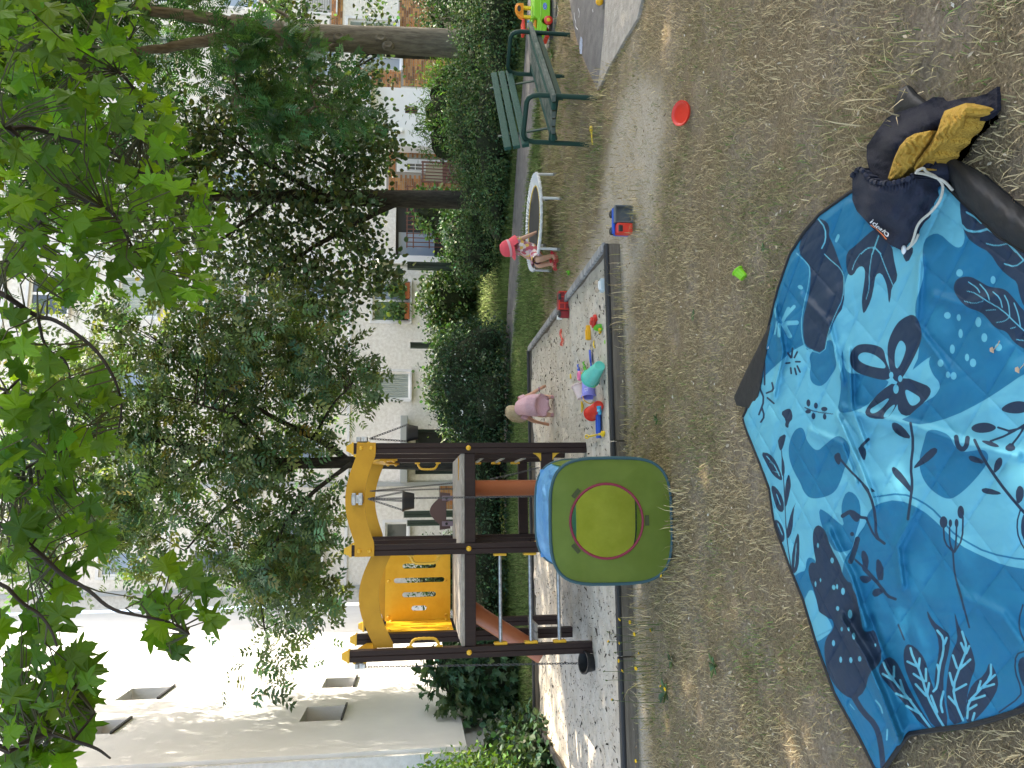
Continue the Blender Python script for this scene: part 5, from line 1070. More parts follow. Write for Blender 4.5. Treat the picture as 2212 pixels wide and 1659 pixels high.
for q in ([(120, 165), (165, 170), (200, 215), (230, 290), (225, 312), (180, 280), (150, 225)], [(168, 328), (200, 340), (235, 400), (238, 467), (205, 460), (185, 400)], [(187, 500), (215, 510), (240, 560), (241, 612), (213, 620), (195, 560)], [(205, 95), (250, 70), (240, 120), (225, 160), (213, 150)], [(225, 170), (242, 230), (240, 282), (225, 287)], [(262, 266), (273, 320), (268, 360), (245, 455), (240, 400), (245, 320)], [(301, 403), (285, 460), (280, 560), (253, 608), (249, 560), (275, 460)], [(311, 558), (316, 640), (310, 750), (280, 782), (274, 700), (290, 610)]): pg('D', 4, q, 1)
st('D', 4, 5, [(225, 160), (235, 290), (242, 420), (248, 560), (265, 700), (280, 770)]); st('V', 4, 4.5, [(150, 185), (190, 230), (215, 285)], [(165, 215), (190, 230)], [(200, 375), (220, 430)], [(205, 520), (230, 580)], [(300, 620), (290, 740)], [(180, 260), (212, 268)])
pg('D', 2, [(235, 850), (270, 828), (292, 830), (303, 880), (280, 905), (278, 935), (258, 922), (265, 890)], 1); st('D', 2, 7, [(365, 822), (420, 845), (515, 857)]); el('D', 2, (385, 798, 11, 20), (425, 812, 11, 17), (470, 830, 18, 12), (383, 845, 16, 10), (412, 868, 11, 18), (472, 872, 10, 16))
st('D', 2, 10, [(300, 505), (295, 555)], [(275, 530), (290, 555)], [(325, 525), (310, 555)], [(265, 585), (285, 583)], [(317, 577), (340, 577)], [(290, 610), (293, 640)], [(312, 612), (320, 645)], [(325, 600), (340, 632)], [(150, 585), (150, 700)], [(125, 720), (150, 780), (120, 860)], [(160, 745), (200, 730), (190, 690)], [(165, 770), (200, 800)], [(135, 820), (150, 870), (130, 900)])
st('V', 2, 18, [(250, 355), (278, 292)], [(255, 340), (308, 282)], [(228, 378), (228, 438)]); st('V', 2, 24, [(270, 370), (322, 368)], [(252, 378), (285, 440)]); st('V', 2, 8, [(215, 360), (205, 430)], [(210, 340), (205, 290)]); pg('V', 2, [(322, 172), (345, 163), (361, 185), (340, 193)])
st('V', 2, 5, [(320, -5), (375, 45), (395, 80), (385, 170), (360, 270), (345, 370), (355, 470), (375, 510), (470, 540), (490, 420), (530, 320), (570, 240), (578, 130), (560, 80), (500, 30), (470, 0)], [(725, 0), (710, 100), (712, 180), (693, 245)], [(770, 0), (800, 80), (838, 168)], [(660, 0), (630, 50), (620, 85)])
st('V', 1, 12, [(270, 1355), (330, 1430), (335, 1540), (300, 1610)], [(800, 1490), (760, 1600), (740, 1659)], [(640, 1659), (700, 1605), (760, 1600), (815, 1659)]); pg('V', 1, [(440, 1475), (462, 1500), (430, 1565), (411, 1550)])
# outline of the cloth: for each photo row X the span of Y it covers
LB = np.array([(1606, 905), (1613, 930), (1643, 1003), (1663, 1057), (1673, 1130), (1707, 1224), (1737, 1298), (1767, 1398), (1804, 1498), (1857, 1592), (1890, 1658), (1901, 1676), (1921, 1646), (1950, 1604), (1964, 1585), (2010, 1578), (2085, 1569), (2150, 1552), (2212, 1532), (2320, 1490), (2440, 1440)], float)
RB = np.array([(1606, 900), (1613, 888), (1640, 800), (1660, 712), (1680, 629), (1708, 548), (1738, 501), (1772, 462), (1842, 412), (1900, 398), (1960, 386), (2033, 386), (2072, 427), (2159, 509), (2212, 540), (2320, 610), (2440, 690)], float)
rows, cols = 440, 400
Xr = 1606 + (2440 - 1606) * np.linspace(0, 1, rows) ** 1.12; y1 = np.interp(Xr, LB[:, 0], LB[:, 1]); y0 = np.interp(Xr, RB[:, 0], RB[:, 1])
PXY = np.stack([np.repeat(Xr[:, None], cols, 1), y0[:, None] + (y1 - y0)[:, None] * np.linspace(0, 1, cols)[None]], -1)
W0 = GN_(PXY, np.full(PXY.shape[:2], .02))[..., :2]
def crease(pts, wid, amp):
    q = np.array([tuple(G(*p)[:2]) for p in pts]); return amp * np.exp(-(segdist(W0, q) / wid) ** 2)
def quilt(Wd):
    a = (Wd[..., 0] * .72 + Wd[..., 1] * .69) / .17; b = (Wd[..., 0] * .69 - Wd[..., 1] * .72) / .17
    f = lambda t: np.abs(np.sin(np.pi * t)) ** .33
    return np.minimum(f(a), f(b))
hq = .016 + .010 * quilt(W0) + .016 * np.abs(vnoise(W0, 1.4, 51)) + .012 * vnoise(W0, 2.6, 52) + .0030 * np.abs(vnoise(W0, 8, 53)) + .0075 * np.abs(vnoise(W0 @ np.array([[.5, 1.5], [-.2, .25]]), 4, 54))
for pts, wd, am in [(a_, b_ * .8, c_ * 1.35) for a_, b_, c_ in (([(1830, 880), (1900, 900), (1990, 920), (2100, 960), (2212, 985)], .018, .022), ([(1845, 760), (1850, 880), (1880, 960)], .02, .018), ([(1820, 900), (1870, 1010), (1900, 1090)], .022, .02), ([(1800, 1150), (1850, 1250), (1880, 1350)], .03, .025), ([(1830, 1340), (1880, 1420), (1915, 1500), (1950, 1590)], .028, .05), ([(1895, 1340), (1925, 1420), (1960, 1500)], .025, -.012), ([(1740, 640), (1800, 700), (1830, 820)], .025, .015), ([(1680, 650), (1700, 760), (1680, 850)], .03, .022), ([(1990, 1100), (1950, 1180), (1960, 1260)], .025, .018), ([(2030, 640), (2100, 660), (2160, 640)], .02, .012), ([(2000, 560), (1990, 700), (2060, 800)], .02, .012), ([(1760, 930), (1830, 960), (1860, 1040)], .02, .015), ([(2100, 1290), (2180, 1330), (2230, 1400)], .025, .014), ([(1800, 1480), (1850, 1560), (1895, 1650)], .03, .02))]: hq = hq + crease(pts, wd, am)
edge_ = np.minimum(1, np.minimum(np.linspace(0, 1, cols), 1 - np.linspace(0, 1, cols))[None] * (y1 - y0)[:, None] / 22); hq = .012 + (hq - .012) * (.25 + .75 * edge_)
PW = GN_(PXY, hq)
def sdf(items):
    out = np.full(PXY.shape[:2], -8.0)
    for it in items:
        q = it[1]; lo, hi2 = q.min(0) - 9, q.max(0) + 9; r0, r1 = np.searchsorted(Xr, (lo[0], hi2[0]))
        if r1 <= r0: continue
        sub = PXY[r0:r1]; cm = ((sub[..., 1] > lo[1]) & (sub[..., 1] < hi2[1])).any(0); cs = np.where(cm)[0]
        if len(cs) == 0: continue
        c0, c1 = cs[0], cs[-1] + 1; sub = sub[:, c0:c1]
        if it[0] == 'p': d = segdist(sub, q, True); d = np.where(inpoly(sub, q), d, -d)
        else: d = it[2] - segdist(sub, q)
        out[r0:r1, c0:c1] = np.maximum(out[r0:r1, c0:c1], np.clip(d, -8, 8))
    return out
M_bl = bpy.data.materials.new('printed_quilted_cloth'); M_bl.use_nodes = True; _T = M_bl.node_tree; _N = _T.nodes; _L = _T.links; _P = _N['Principled BSDF']
_P.inputs['Roughness'].default_value = .62; _P.inputs['Specular IOR Level'].default_value = .2
prev = None; MIDB, LITE, DARK = (.006, .145, .265, 1), (.10, .385, .49, 1), (.018, .037, .068, 1)
for ly, colr in (('L', LITE), ('M', MIDB), ('D', DARK), ('V', LITE)):
    at = _N.new('ShaderNodeAttribute'); at.attribute_name = 'print_' + ly; mr = _N.new('ShaderNodeMapRange'); mr.inputs['From Min'].default_value = -.5; mr.inputs['From Max'].default_value = .5; _L.new(at.outputs['Fac'], mr.inputs['Value'])
    mx = _N.new('ShaderNodeMix'); mx.data_type = 'RGBA'; _L.new(mr.outputs[0], mx.inputs[0]); mx.inputs[7].default_value = colr
    if prev is None: mx.inputs[6].default_value = MIDB
    else: _L.new(prev, mx.inputs[6])
    prev = mx.outputs[2]
_tc = _N.new('ShaderNodeTexCoord'); _wn = _N.new('ShaderNodeTexNoise'); _wn.noise_type = 'RIDGED_MULTIFRACTAL'; _wn.inputs['Scale'].default_value = 5; _wn.inputs['Detail'].default_value = 5; _L.new(_tc.outputs['Object'], _wn.inputs[0])
_bp = _N.new('ShaderNodeBump'); _bp.inputs['Strength'].default_value = .45; _bp.inputs['Distance'].default_value = .006; _L.new(_wn.outputs[0], _bp.inputs['Height']); _L.new(_bp.outputs[0], _P.inputs['Normal'])
_L.new(prev, _P.inputs['Base Color'])
M_back = mat('black_blanket_back', (.018, .018, .019), .6, bump=.3, bscale=20); M_pipg = mat('black_binding', (.012, .012, .013), .7)
bo = G(2000, 900); BK = thing('picnic_blanket', 'big blue quilted picnic blanket with navy leaf and flower print on the grass', 'blanket', (bo.x, bo.y, 0))
ii, jj = np.meshgrid(np.arange(rows - 1), np.arange(cols - 1), indexing='ij'); a_ = (ii * cols + jj).ravel()
cl = npmesh('cloth', PW.reshape(-1, 3) - np.array([bo.x, bo.y, 0]), np.stack([a_, a_ + 1, a_ + cols + 1, a_ + cols], 1), M_bl, BK, smooth=True)
for ly in LY:
    A = cl.data.attributes.new('print_' + ly, 'FLOAT', 'POINT'); A.data.foreach_set('value', sdf(LY[ly]).astype(np.float32).ravel())
cl.data.flip_normals() if cl.data.polygons[100].normal.z < 0 else None
for side in (0, -1):
    q = PW[::4, side] + np.array([0, 0, .001]); MB().tube([Vector(p) for p in q], .008, 6).build('binding', M_pipg, BK, True)
def ruled(X0, X1, left, right, hfn, nr=50, nc=40, p=1.0):
    L_, R_ = np.array(left, float), np.array(right, float); X = np.linspace(X0, X1, nr); yl_ = np.interp(X, L_[:, 0], L_[:, 1]); yr2 = np.interp(X, R_[:, 0], R_[:, 1]); t = np.linspace(0, 1, nc)
    q = np.stack([np.repeat(X[:, None], nc, 1), yr2[:, None] + (yl_ - yr2)[:, None] * t], -1); s = np.repeat(np.linspace(0, 1, nr)[:, None], nc, 1); tt = np.repeat(t[None], nr, 0)
    return GN_(q, hfn(q, s, tt)), q
def puff(s, t, a=.5): return np.clip(4 * t * (1 - t), 0, 1) ** a * np.clip(4 * s * (1 - s), 0, 1) ** a
def closed_sheet(P, mb=None):       # cloth with its underside resting on the ground
    mb = mb or MB(); mb.grid(P); B = P.copy(); B[..., 2] = np.minimum(P[..., 2] - .003, .012); mb.grid(B[:, ::-1]); h, w2 = P.shape[:2]
    rim = [(0, j) for j in range(w2)] + [(i, w2 - 1) for i in range(h)] + [(h - 1, j) for j in range(w2 - 1, -1, -1)] + [(i, 0) for i in range(h - 1, -1, -1)]
    mb.grid(np.array([[P[i, j] for i, j in rim], [B[i, j] for i, j in rim]])); return mb
P_, q = ruled(2020, 2440, [(2020, 330), (2033, 345), (2050, 388), (2072, 432), (2159, 514), (2212, 545), (2440, 702)], [(2020, 322), (2033, 325), (2122, 375), (2212, 454), (2440, 640)], lambda q, s, t: .012 + .055 * np.sin(np.pi * np.clip(t, 0, 1)) ** .6 * np.clip(s * 6, 0, 1) + .004 * vnoise(q / 100, 2.5, 3), 90, 26)
closed_sheet(P_).build('folded_flap', M_back, BK, True)['label'] = 'black quilted underside folded over at the right edge'
P_, q = ruled(1586, 1664, [(1586, 862), (1591, 876), (1630, 885), (1640, 850), (1664, 724)], [(1586, 856), (1612, 800), (1640, 745), (1660, 704), (1664, 700)], lambda q, s, t: .026 + .012 * puff(s, t) + .003 * vnoise(q / 100, 4, 6), 50, 30)
closed_sheet(P_).build('folded_flap', M_back, BK, True)['label'] = 'black underside of the far corner turned over'
P_, q = ruled(1931, 2000, [(1931, 245), (1960, 262), (2000, 240)], [(1931, 225), (1945, 190), (1960, 184), (1975, 202), (2000, 222)], lambda q, s, t: .02 + .02 * puff(s, t), 30, 20)
closed_sheet(P_).build('folded_flap', M_back, BK, True)['label'] = 'black blanket corner poking out behind the navy jumper'
tg = [GN_(np.array([p]), np.array([.03]))[0] for p in ((1658, 733), (1661, 733), (1660, 753), (1657, 753))]; MB().add(tg, [(0, 1, 2, 3)]).build('care_tag', M_white, BK, True)
# bits lying on the blanket
for X, Y, lab in ((2145, 757, 'small dry curled leaf on the blanket beside white dots'), (2200, 800, 'small pale crumpled leaf on the blanket at its near edge')):
    p = Vector(GN_(np.array([[X, Y]]), np.array([.035]))[0]); mb = MB(); mb.add([p + Vector(v) * .015 for v in ((-.6, -.2, .1), (0, -.5, .25), (.7, -.1, .1), (.5, .35, .35), (-.1, .45, .3), (0, 0, 0))], [(i, (i + 1) % 5, 5) for i in range(5)], 0, True); mb.tube([p, p + Vector((.012, -.022, .002)), p + Vector((.02, -.034, .006))], .0012, 5); tag(mb.build('dry_leaf', mat('dry_leaf', (.42, .30, .2), .8) if X < 2150 else bpy.data.materials['dry_leaf']), lab, 'leaf')

# ================================================================== drawstring bag, jumper and cardigan
M_bag = mat('navy_cotton', (.012, .015, .030), .85, bump=.3, bscale=180, col2=(.02, .024, .042), vscale=12); M_jump = mat('navy_knit', (.006, .007, .016), .9, bump=.3, bscale=220)
M_card = mat('mustard_knit', (.48, .27, .035), .85, bump=.9, bscale=70, col2=(.60, .36, .06), vscale=40, stretch=(1, 2.5, 1)); M_cord = mat('white_cord', (.62, .58, .48), .8, bump=.5, bscale=300)
def idw(ctrl):
    c = np.array(ctrl, float)
    def f(q):
        d = ((q[..., None, :] - c[:, :2]) ** 2).sum(-1) + 260; w2 = d ** -1.6; return (w2 * c[:, 2]).sum(-1) / w2.sum(-1)
    return f
hb_ = idw([(1843, 430, .05), (1843, 385, .07), (1852, 455, .035), (1900, 495, .03), (1956, 543, .02), (1965, 530, .02), (1985, 490, .03), (2008, 445, .03), (2023, 405, .035), (1880, 440, .13), (1920, 460, .125), (1950, 470, .09), (1900, 410, .17), (1940, 410, .165), (1985, 420, .10), (1870, 385, .13), (1925, 397, .165), (1962, 388, .15), (1998, 362, .10), (2018, 348, .06), (1930, 510, .06)])
hbag = lambda q, s, t: hb_(q) + .004 * vnoise(q / 100, 3, 8) + .006 * np.clip(1 - t * 6, 0, 1) * np.sin(q[..., 0] * .9)
P_, q = ruled(1841, 2024, [(1841, 432), (1850, 455), (1874, 481), (1899, 509), (1924, 530), (1956, 545), (1964, 536), (1981, 494), (2006, 447), (2024, 400)], [(1841, 380), (1848, 372), (1859, 362), (1874, 381), (1887, 394), (1924, 397), (1961, 388), (1998, 361), (2018, 349), (2024, 350)], hbag, 90, 50)
pb_ = G(1930, 450); BG = thing('drawstring_bag', 'navy cotton drawstring bag lying open on the blanket with white lettering', 'bag', (pb_.x, pb_.y, .02))
body = closed_sheet(P_).build('body', M_bag, BG, True)
rim = [Vector(P_[i, 0]) for i in range(0, 90)]; MB().tube([p + Vector((0, 0, .002)) for p in rim], [.007 + .0025 * math.sin(i * 1.3) for i in range(90)], 8).build('gathered_hem', M_bag, BG, True)
bvh = BVHTree.FromPolygons([Vector(p) for p in P_.reshape(-1, 3)], [(i * 50 + j, i * 50 + j + 1, (i + 1) * 50 + j + 1, (i + 1) * 50 + j) for i in range(89) for j in range(49)])
def onbag(X, Y, off=.002):
    h = bvh.ray_cast(CAM, ray(X, Y).normalized())
    return (h[0] + (h[1] if h[1].dot(CAM - h[0]) > 0 else -h[1]) * off) if h[0] is not None else G(X, Y, .06)
def text_on(txt, p0, p1, hgt, place, material, parent, name='lettering'):
    cu = bpy.data.curves.new(name, 'FONT'); cu.body = txt; cu.size = 1; cu.offset = .008; ob = bpy.data.objects.new(name, cu); COL.objects.link(ob)
    me = bpy.data.meshes.new_from_object(ob.evaluated_get(bpy.context.evaluated_depsgraph_get())); bpy.data.objects.remove(ob)
    co = np.array([v.co[:] for v in me.vertices]); w2 = co[:, 0].max(); p0, p1 = np.array(p0, float), np.array(p1, float); e = (p1 - p0) / w2; nrm = np.array([e[1], -e[0]]); nrm /= np.linalg.norm(nrm)
    for i, v in enumerate(me.vertices): q = p0 + e * co[i, 0] + nrm * hgt * co[i, 1]; v.co = Vector(place(q[0], q[1])) - parent_loc(parent)
    me.materials.clear(); me.materials.append(material); o = bpy.data.objects.new(name, me); COL.objects.link(o); o.parent = parent; return o
def parent_loc(p):
    v = Vector((0, 0, 0))
    while p: v += p.location; p = p.parent
    return v
M_ink = mat('white_print', (.8, .8, .8), .6); M_ora = mat('orange_print', (.75, .18, .04), .6)
text_on('idealo', (1883, 474.5), (1923, 511.5), 15.5, lambda X, Y: onbag(X, Y, .011), M_ink, BG)
u0, u1 = np.array((1884.5, 480.5)), np.array((1922, 515.5)); mb = MB(); pr = [(u0 + (u1 - u0) * k / 12) for k in range(13)]
mb.grid(np.array([[tuple(onbag(q[0] + d * .7, q[1] - d * .7, .011)) for q in pr] for d in (-1.1, 1.1)])).build('underline', M_ora, BG, True)
def cordpx(pts, name='cord', r=.0042):
    q = smooth_line([tuple(GN_(np.array([(X, Y)]), np.array([h]))[0]) for X, Y, h in pts], 2); return MB().tube([Vector(p) for p in q], r, 8).build(name, M_cord, BG, True)
cordpx([(1980, 370, .15), (1995, 361, .13), (2000, 372, .11), (2020, 380, .07), (2036, 395, .045), (2037, 412, .05), (2030, 436, .06), (2010, 460, .065), (1990, 475, .065), (1980, 490, .06), (1975, 510, .05), (1968, 530, .03), (1962, 536, .03)])
cordpx([(1978, 373, .15), (2000, 376, .11), (2020, 383, .07), (2040, 391, .045), (2058, 411, .035)]); cordpx([(1984, 506, .032), (1976, 525, .03), (1960, 538, .028)])
p = onbag(1955, 540, .004); MB().ball(p, .012, 10, sc=(1.4, .9, .6)).build('cord_knot', M_frame, BG, True)
# navy jumper spilling out of the bag
zj = lambda l: Z(1, l)
hj = idw([(1872, 316, .05), (1890, 300, .08), (1915, 256, .05), (1930, 250, .05), (1972, 232, .05), (2010, 214, .04), (2025, 215, .03), (2080, 212, .03), (2130, 202, .02), (2153, 188, .02), (1890, 360, .09), (1925, 380, .09), (1960, 370, .09), (1930, 310, .16), (1960, 290, .15), (2000, 270, .12), (2010, 330, .08), (2040, 300, .06), (2060, 280, .06), (2080, 250, .07), (2095, 262, .035), (2110, 240, .05), (2150, 232, .025), (2100, 268, .02), (2068, 300, .02), (2035, 340, .02)])
P_, q = ruled(1872, 2154, zj([(690, 830), (720, 950), (760, 1060), (900, 1070), (1100, 1010), (1250, 880), (1330, 860), (1450, 720), (1500, 620), (1560, 535), (1640, 520), (1720, 470), (1830, 405)]), zj([(690, 720), (770, 600), (860, 480), (920, 440), (1100, 380), (1200, 335), (1270, 292), (1300, 292), (1325, 325), (1400, 330), (1520, 300), (1640, 290), (1740, 260), (1830, 198)]), lambda q, s, t: hj(q) + .005 * vnoise(q / 100, 2.2, 9) + .002 * vnoise(q / 100, 7, 10), 100, 60)
tag(closed_sheet(P_).build('jumper', M_jump), 'navy knitted jumper spilling from the open drawstring bag onto the grass', 'jumper')
pk = G(1960, 330); KC = thing('knit_cardigan', 'mustard yellow knitted cardigan bundled on top of the navy jumper', 'cardigan', (pk.x, pk.y, .1))
hk_ = lambda b, a, sc: (lambda q, s, t: b + a * np.sin(np.pi * np.clip(t, .0, 1)) ** .7 + sc * vnoise(q / 100, 3.2, 11) + .004 * np.sin(q[..., 0] * .35 + 3 * np.sin(q[..., 1] * .1)))
P_, q = ruled(1975, 2088, zj([(1105, 935), (1190, 865), (1300, 775), (1440, 655), (1540, 545), (1560, 470), (1568, 420)]), zj([(1105, 905), (1130, 840), (1240, 700), (1310, 580), (1340, 480), (1370, 412), (1555, 343), (1568, 352)]), lambda q, s, t: hj(q) + .032 + np.sin(np.pi * np.clip(t, 0, 1)) ** .6 * (.03 + .006 * vnoise(q / 100, 4, 12) + .0035 * np.sin(q[..., 0] * .45 + 2.5 * np.sin(q[..., 1] * .16))), 80, 40)
closed_sheet(P_).build('sleeve', M_card, KC, True)
P_, q = ruled(1918, 2014, zj([(878, 1005), (900, 1026), (1000, 995), (1110, 885), (1180, 775), (1265, 650)]), zj([(878, 990), (900, 920), (930, 825), (980, 718), (1040, 650), (1110, 610), (1250, 583), (1265, 600)]), lambda q, s, t: hj(q) + .028 + puff(s, t, .4) * (.034 + .008 * vnoise(q / 100, 5, 13) + .004 * np.sin(q[..., 0] * .4 + 3 * np.sin(q[..., 1] * .15))), 70, 50)
closed_sheet(P_).build('body', M_card, KC, True)
# ================================================================== park bench
M_bg = mat('bench_green_steel', (.010, .042, .032), .55, spec=.25, bump=.08, bscale=50); M_slat = mat('bench_slat_green', (.012, .05, .04), .75, spec=.15, bump=.25, bscale=30, col2=(.03, .085, .07), vscale=6, stretch=(8, 1, 8)); M_slatw = mat('weathered_slat', (.045, .075, .062), .9, spec=.1, bump=.4, bscale=40, col2=(.15, .16, .145), vscale=6, detail=8)
bn = G(1287, 212); bf = G(1229, 75); bd = (bf - bn); BL = bd.length; ba = math.atan2(bd.y, bd.x)
BE = thing('park_bench', 'dark green park bench with worn slats and tubular steel arms', 'bench', (bn.x, bn.y, 0), ba)       # local x along the seat, local y to the back
BW = .46
for x in (0, BL):
    q = [(x, 0, -.03), (x, 0, .54), (x, .012, .60), (x, .035, .635), (x, .07, .65), (x, BW - .07, .65), (x, BW - .035, .635), (x, BW - .012, .60), (x, BW, .54), (x, BW, -.03)]
    MB().tube(q, .0235, 10).build('arm_frame', M_bg, BE)
    MB().bar((x, .02, .375), (x, BW - .02, .375), .03, .045).build('cross_bar', M_bg, BE)
for x in (.3, BL - .22):
    MB().bar((x, BW - .02, .33), (x, BW + .10, .86), .035, .012, up=(0, 1, 0)).build('back_support', M_bg, BE)
MB().bar((0, .03, .335), (BL, .03, .335), .02, .05).build('rail', M_bg, BE); MB().bar((0, BW - .04, .335), (BL, BW - .04, .335), .02, .05).build('rail', M_bg, BE)
for k in range(6):
    y = -.035 + k * .083; z = .425 - .012 * k; MB().box((BL / 2 + .0, y, z), (BL + .30 - .03 * k, .066, .042), Euler((math.radians(-4), 0, 0)), ch=.009).build('seat_slat', M_slatw if k in (0, 2, 3, 4) else M_slat, BE)
for k in range(3):
    t = .52 + .16 * k; MB().box((BL / 2 - .0, BW - .055 + .12 * t, .33 + .53 * t + .02), (BL + .16, .036, .072), Euler((math.radians(-13), 0, 0)), ch=.009).build('back_slat', M_slat, BE)

# ================================================================== mini trampoline
M_wt = mat('white_frame_tube', (.62, .63, .63), .4); M_mat = mat('black_jumping_mat', (.022, .024, .028), .6, col2=(.034, .036, .04), vscale=5); M_gold = mat('yellow_binding', (.55, .40, .06), .7); M_elast = mat('white_elastic', (.68, .69, .70), .7)
tcn = G(1153, 481, .24); TR = thing('mini_trampoline', 'small round trampoline with white frame and elastic loops on the grass', 'trampoline', (tcn.x, tcn.y, 0)); TRR = .575; tz = .24
circ = lambda r, z, n: [(r * math.cos(2 * math.pi * k / n), r * math.sin(2 * math.pi * k / n), z) for k in range(n)]
MB().tube(circ(TRR, tz, 48), .017, 10, closed=True).build('frame', M_wt, TR)
MB().lathe([(.001, tz - .012), (.43, tz - .006), (.44, tz - .004), (.44, tz - .010), (.001, tz - .018)], 48).build('jumping_mat', M_mat, TR)
MB().tube(circ(.437, tz - .005, 48), .009, 8, closed=True).build('mat_binding', M_gold, TR)
n = 36
for k in range(n):
    a0, a1, a2 = (2 * math.pi * (k + d) / n for d in (-.30, 0, .30)); ri, ro = .445, TRR + .012
    P = [(ri * math.cos(a0), ri * math.sin(a0), tz - .006), (ro * math.cos(a0), ro * math.sin(a0), tz + .014), ((ro + .012) * math.cos(a1), (ro + .012) * math.sin(a1), tz - .008), (ro * math.cos(a2), ro * math.sin(a2), tz + .014), (ri * math.cos(a2), ri * math.sin(a2), tz - .006)]
    MB().tube([Vector(p) for p in P], .0075, 6).build('elastic_loop', M_elast, TR)
for k in range(6):
    a = math.radians(-82 + 60 * k); x, y = TRR * math.cos(a), TRR * math.sin(a); L_ = MB().tube([(x, y, tz), (x * 1.01, y * 1.01, -.01)], .016, 10).build('leg', M_wt, TR)
    MB().tube([(x * 1.01, y * 1.01, .03), (x * 1.01, y * 1.01, -.012)], .02, 10).build('rubber_foot', M_capg, L_)
c = G(1120, 500, .3)
MB().tube([Vector((-.05, TRR - .02, tz)), Vector((-.07, TRR + .03, tz + .06)), Vector((-.05, TRR + .06, tz + .09))], .006, 6).build('loose_cord', M_elast, TR)

# ================================================================== children
M_skin = mat('skin', (.55, .30, .20), .5, col2=(.60, .34, .24), vscale=8, spec=.35); M_pink = mat('pink_print_dress', (.60, .34, .38), .85, col2=(.66, .42, .46), vscale=70, bump=.3, bscale=18); M_hair = mat('blond_hair', (.60, .44, .26), .6, bump=.9, bscale=90, col2=(.74, .60, .40), vscale=50, stretch=(3, 3, .4)); M_sandal = mat('rose_shoe', (.42, .22, .22), .6)
M_coral = mat('coral_cotton', (.72, .085, .11), .8, bump=.3, bscale=25); M_coral2 = mat('pale_stripe', (.62, .36, .38), .8); M_red = mat('red_sandal', (.62, .03, .05), .5)
M_flow = mat('flower_print_cotton', (.5, .1, .12), .85)
_T = M_flow.node_tree; _v = _T.nodes.new('ShaderNodeTexVoronoi'); _v.inputs['Scale'].default_value = 26; _r = _T.nodes.new('ShaderNodeValToRGB'); _r.color_ramp.interpolation = 'CONSTANT'
_sep = _T.nodes.new('ShaderNodeSeparateColor'); _tc = _T.nodes.new('ShaderNodeTexCoord'); _T.links.new(_tc.outputs['Object'], _v.inputs['Vector']); _T.links.new(_v.outputs['Color'], _sep.inputs[0]); _T.links.new(_sep.outputs[0], _r.inputs[0]); _T.links.new(_r.outputs[0], _T.nodes['Principled BSDF'].inputs['Base Color'])
for i, (p, cc) in enumerate(((0, (.62, .50, .45)), (.22, (.50, .10, .12)), (.38, (.66, .42, .10)), (.52, (.55, .30, .38)), (.68, (.70, .62, .56)), (.84, (.30, .12, .14)))):
    if i < 2: e = _r.color_ramp.elements[i]; e.position = p
    else: e = _r.color_ramp.elements.new(p)
    e.color = (*cc, 1)
def hand(J, E, w_, d, up, side, pre):        # palm and five short fingers on a child's wrist
    w_, d, up, side = Vector(w_), Vector(d).normalized(), Vector(up).normalized(), Vector(side).normalized()
    pm = w_ + d * .028; J[pre + 'palm'] = (pm, (.017, .011)); E.append((pre + 'wrist', pre + 'palm'))
    for k, (o, L) in enumerate(((-.014, .026), (-.005, .031), (.005, .030), (.014, .024))):
        a = pm + side * o + d * .016; b = a + d * L * .55 - up * .004; c = b + d * L * .4 - up * .012
        J[pre + f'f{k}a'] = (a, .0065); J[pre + f'f{k}b'] = (b, .0058); J[pre + f'f{k}c'] = (c, .0048); E += [(pre + 'palm', pre + f'f{k}a'), (pre + f'f{k}a', pre + f'f{k}b'), (pre + f'f{k}b', pre + f'f{k}c')]
    t0 = pm + side * .017 - d * .006; t1 = t0 + side * .012 + d * .012 - up * .004; J[pre + 't0'] = (t0, .0068); J[pre + 't1'] = (t1, .0058); E += [(pre + 'palm', pre + 't0'), (pre + 't0', pre + 't1')]
# --- crouching child in a pink dress, seen from behind, digging with both hands
k0 = G(1195, 876, .03); kz = SH(k0.x, k0.y)
CA = thing('person', 'small child in a pale pink dress bending over in the sandpit', 'person', (k0.x, k0.y, kz), math.radians(-6)); CA.scale = (1, 1, 1.13)
# local frame: +x right of the picture, +y away from the camera
J = {'pelvis': ((0, .0, .235), .072), 'belly': ((-.005, .07, .275), .07), 'chest': ((-.02, .14, .315), .066), 'neckb': ((-.05, .195, .345), .036), 'neck': ((-.065, .215, .355), .031)}
E_ = [('pelvis', 'belly'), ('belly', 'chest'), ('chest', 'neckb'), ('neckb', 'neck')]
for s, pre, fx_, sh_, el_, wr_ in ((1, 'r', .10, (.075, .15, .325), (.145, .17, .21), (.215, .20, .115)), (-1, 'l', -.11, (-.115, .16, .305), (-.185, .185, .19), (-.215, .21, .085))):
    J[pre + 'hip'] = ((s * .055, .0, .21), .058); J[pre + 'knee'] = ((s * .085 + fx_ * .2, .085, .135), .042); J[pre + 'ankle'] = ((fx_, .0, .035), .027); J[pre + 'toe'] = ((fx_ * 1.05, .075, .018), .022)
    J[pre + 'sh'] = (sh_, .034); J[pre + 'el'] = (el_, .025); J[pre + 'wrist'] = (wr_, .018)
    E_ += [('pelvis', pre + 'hip'), (pre + 'hip', pre + 'knee'), (pre + 'knee', pre + 'ankle'), (pre + 'ankle', pre + 'toe'), ('chest', pre + 'sh'), (pre + 'sh', pre + 'el'), (pre + 'el', pre + 'wrist')]
    hand(J, E_, wr_, Vector(wr_) - Vector(el_) + Vector((0, .04, -.05)), (0, -.5, .8), (-s * 1, .2, 0), pre)
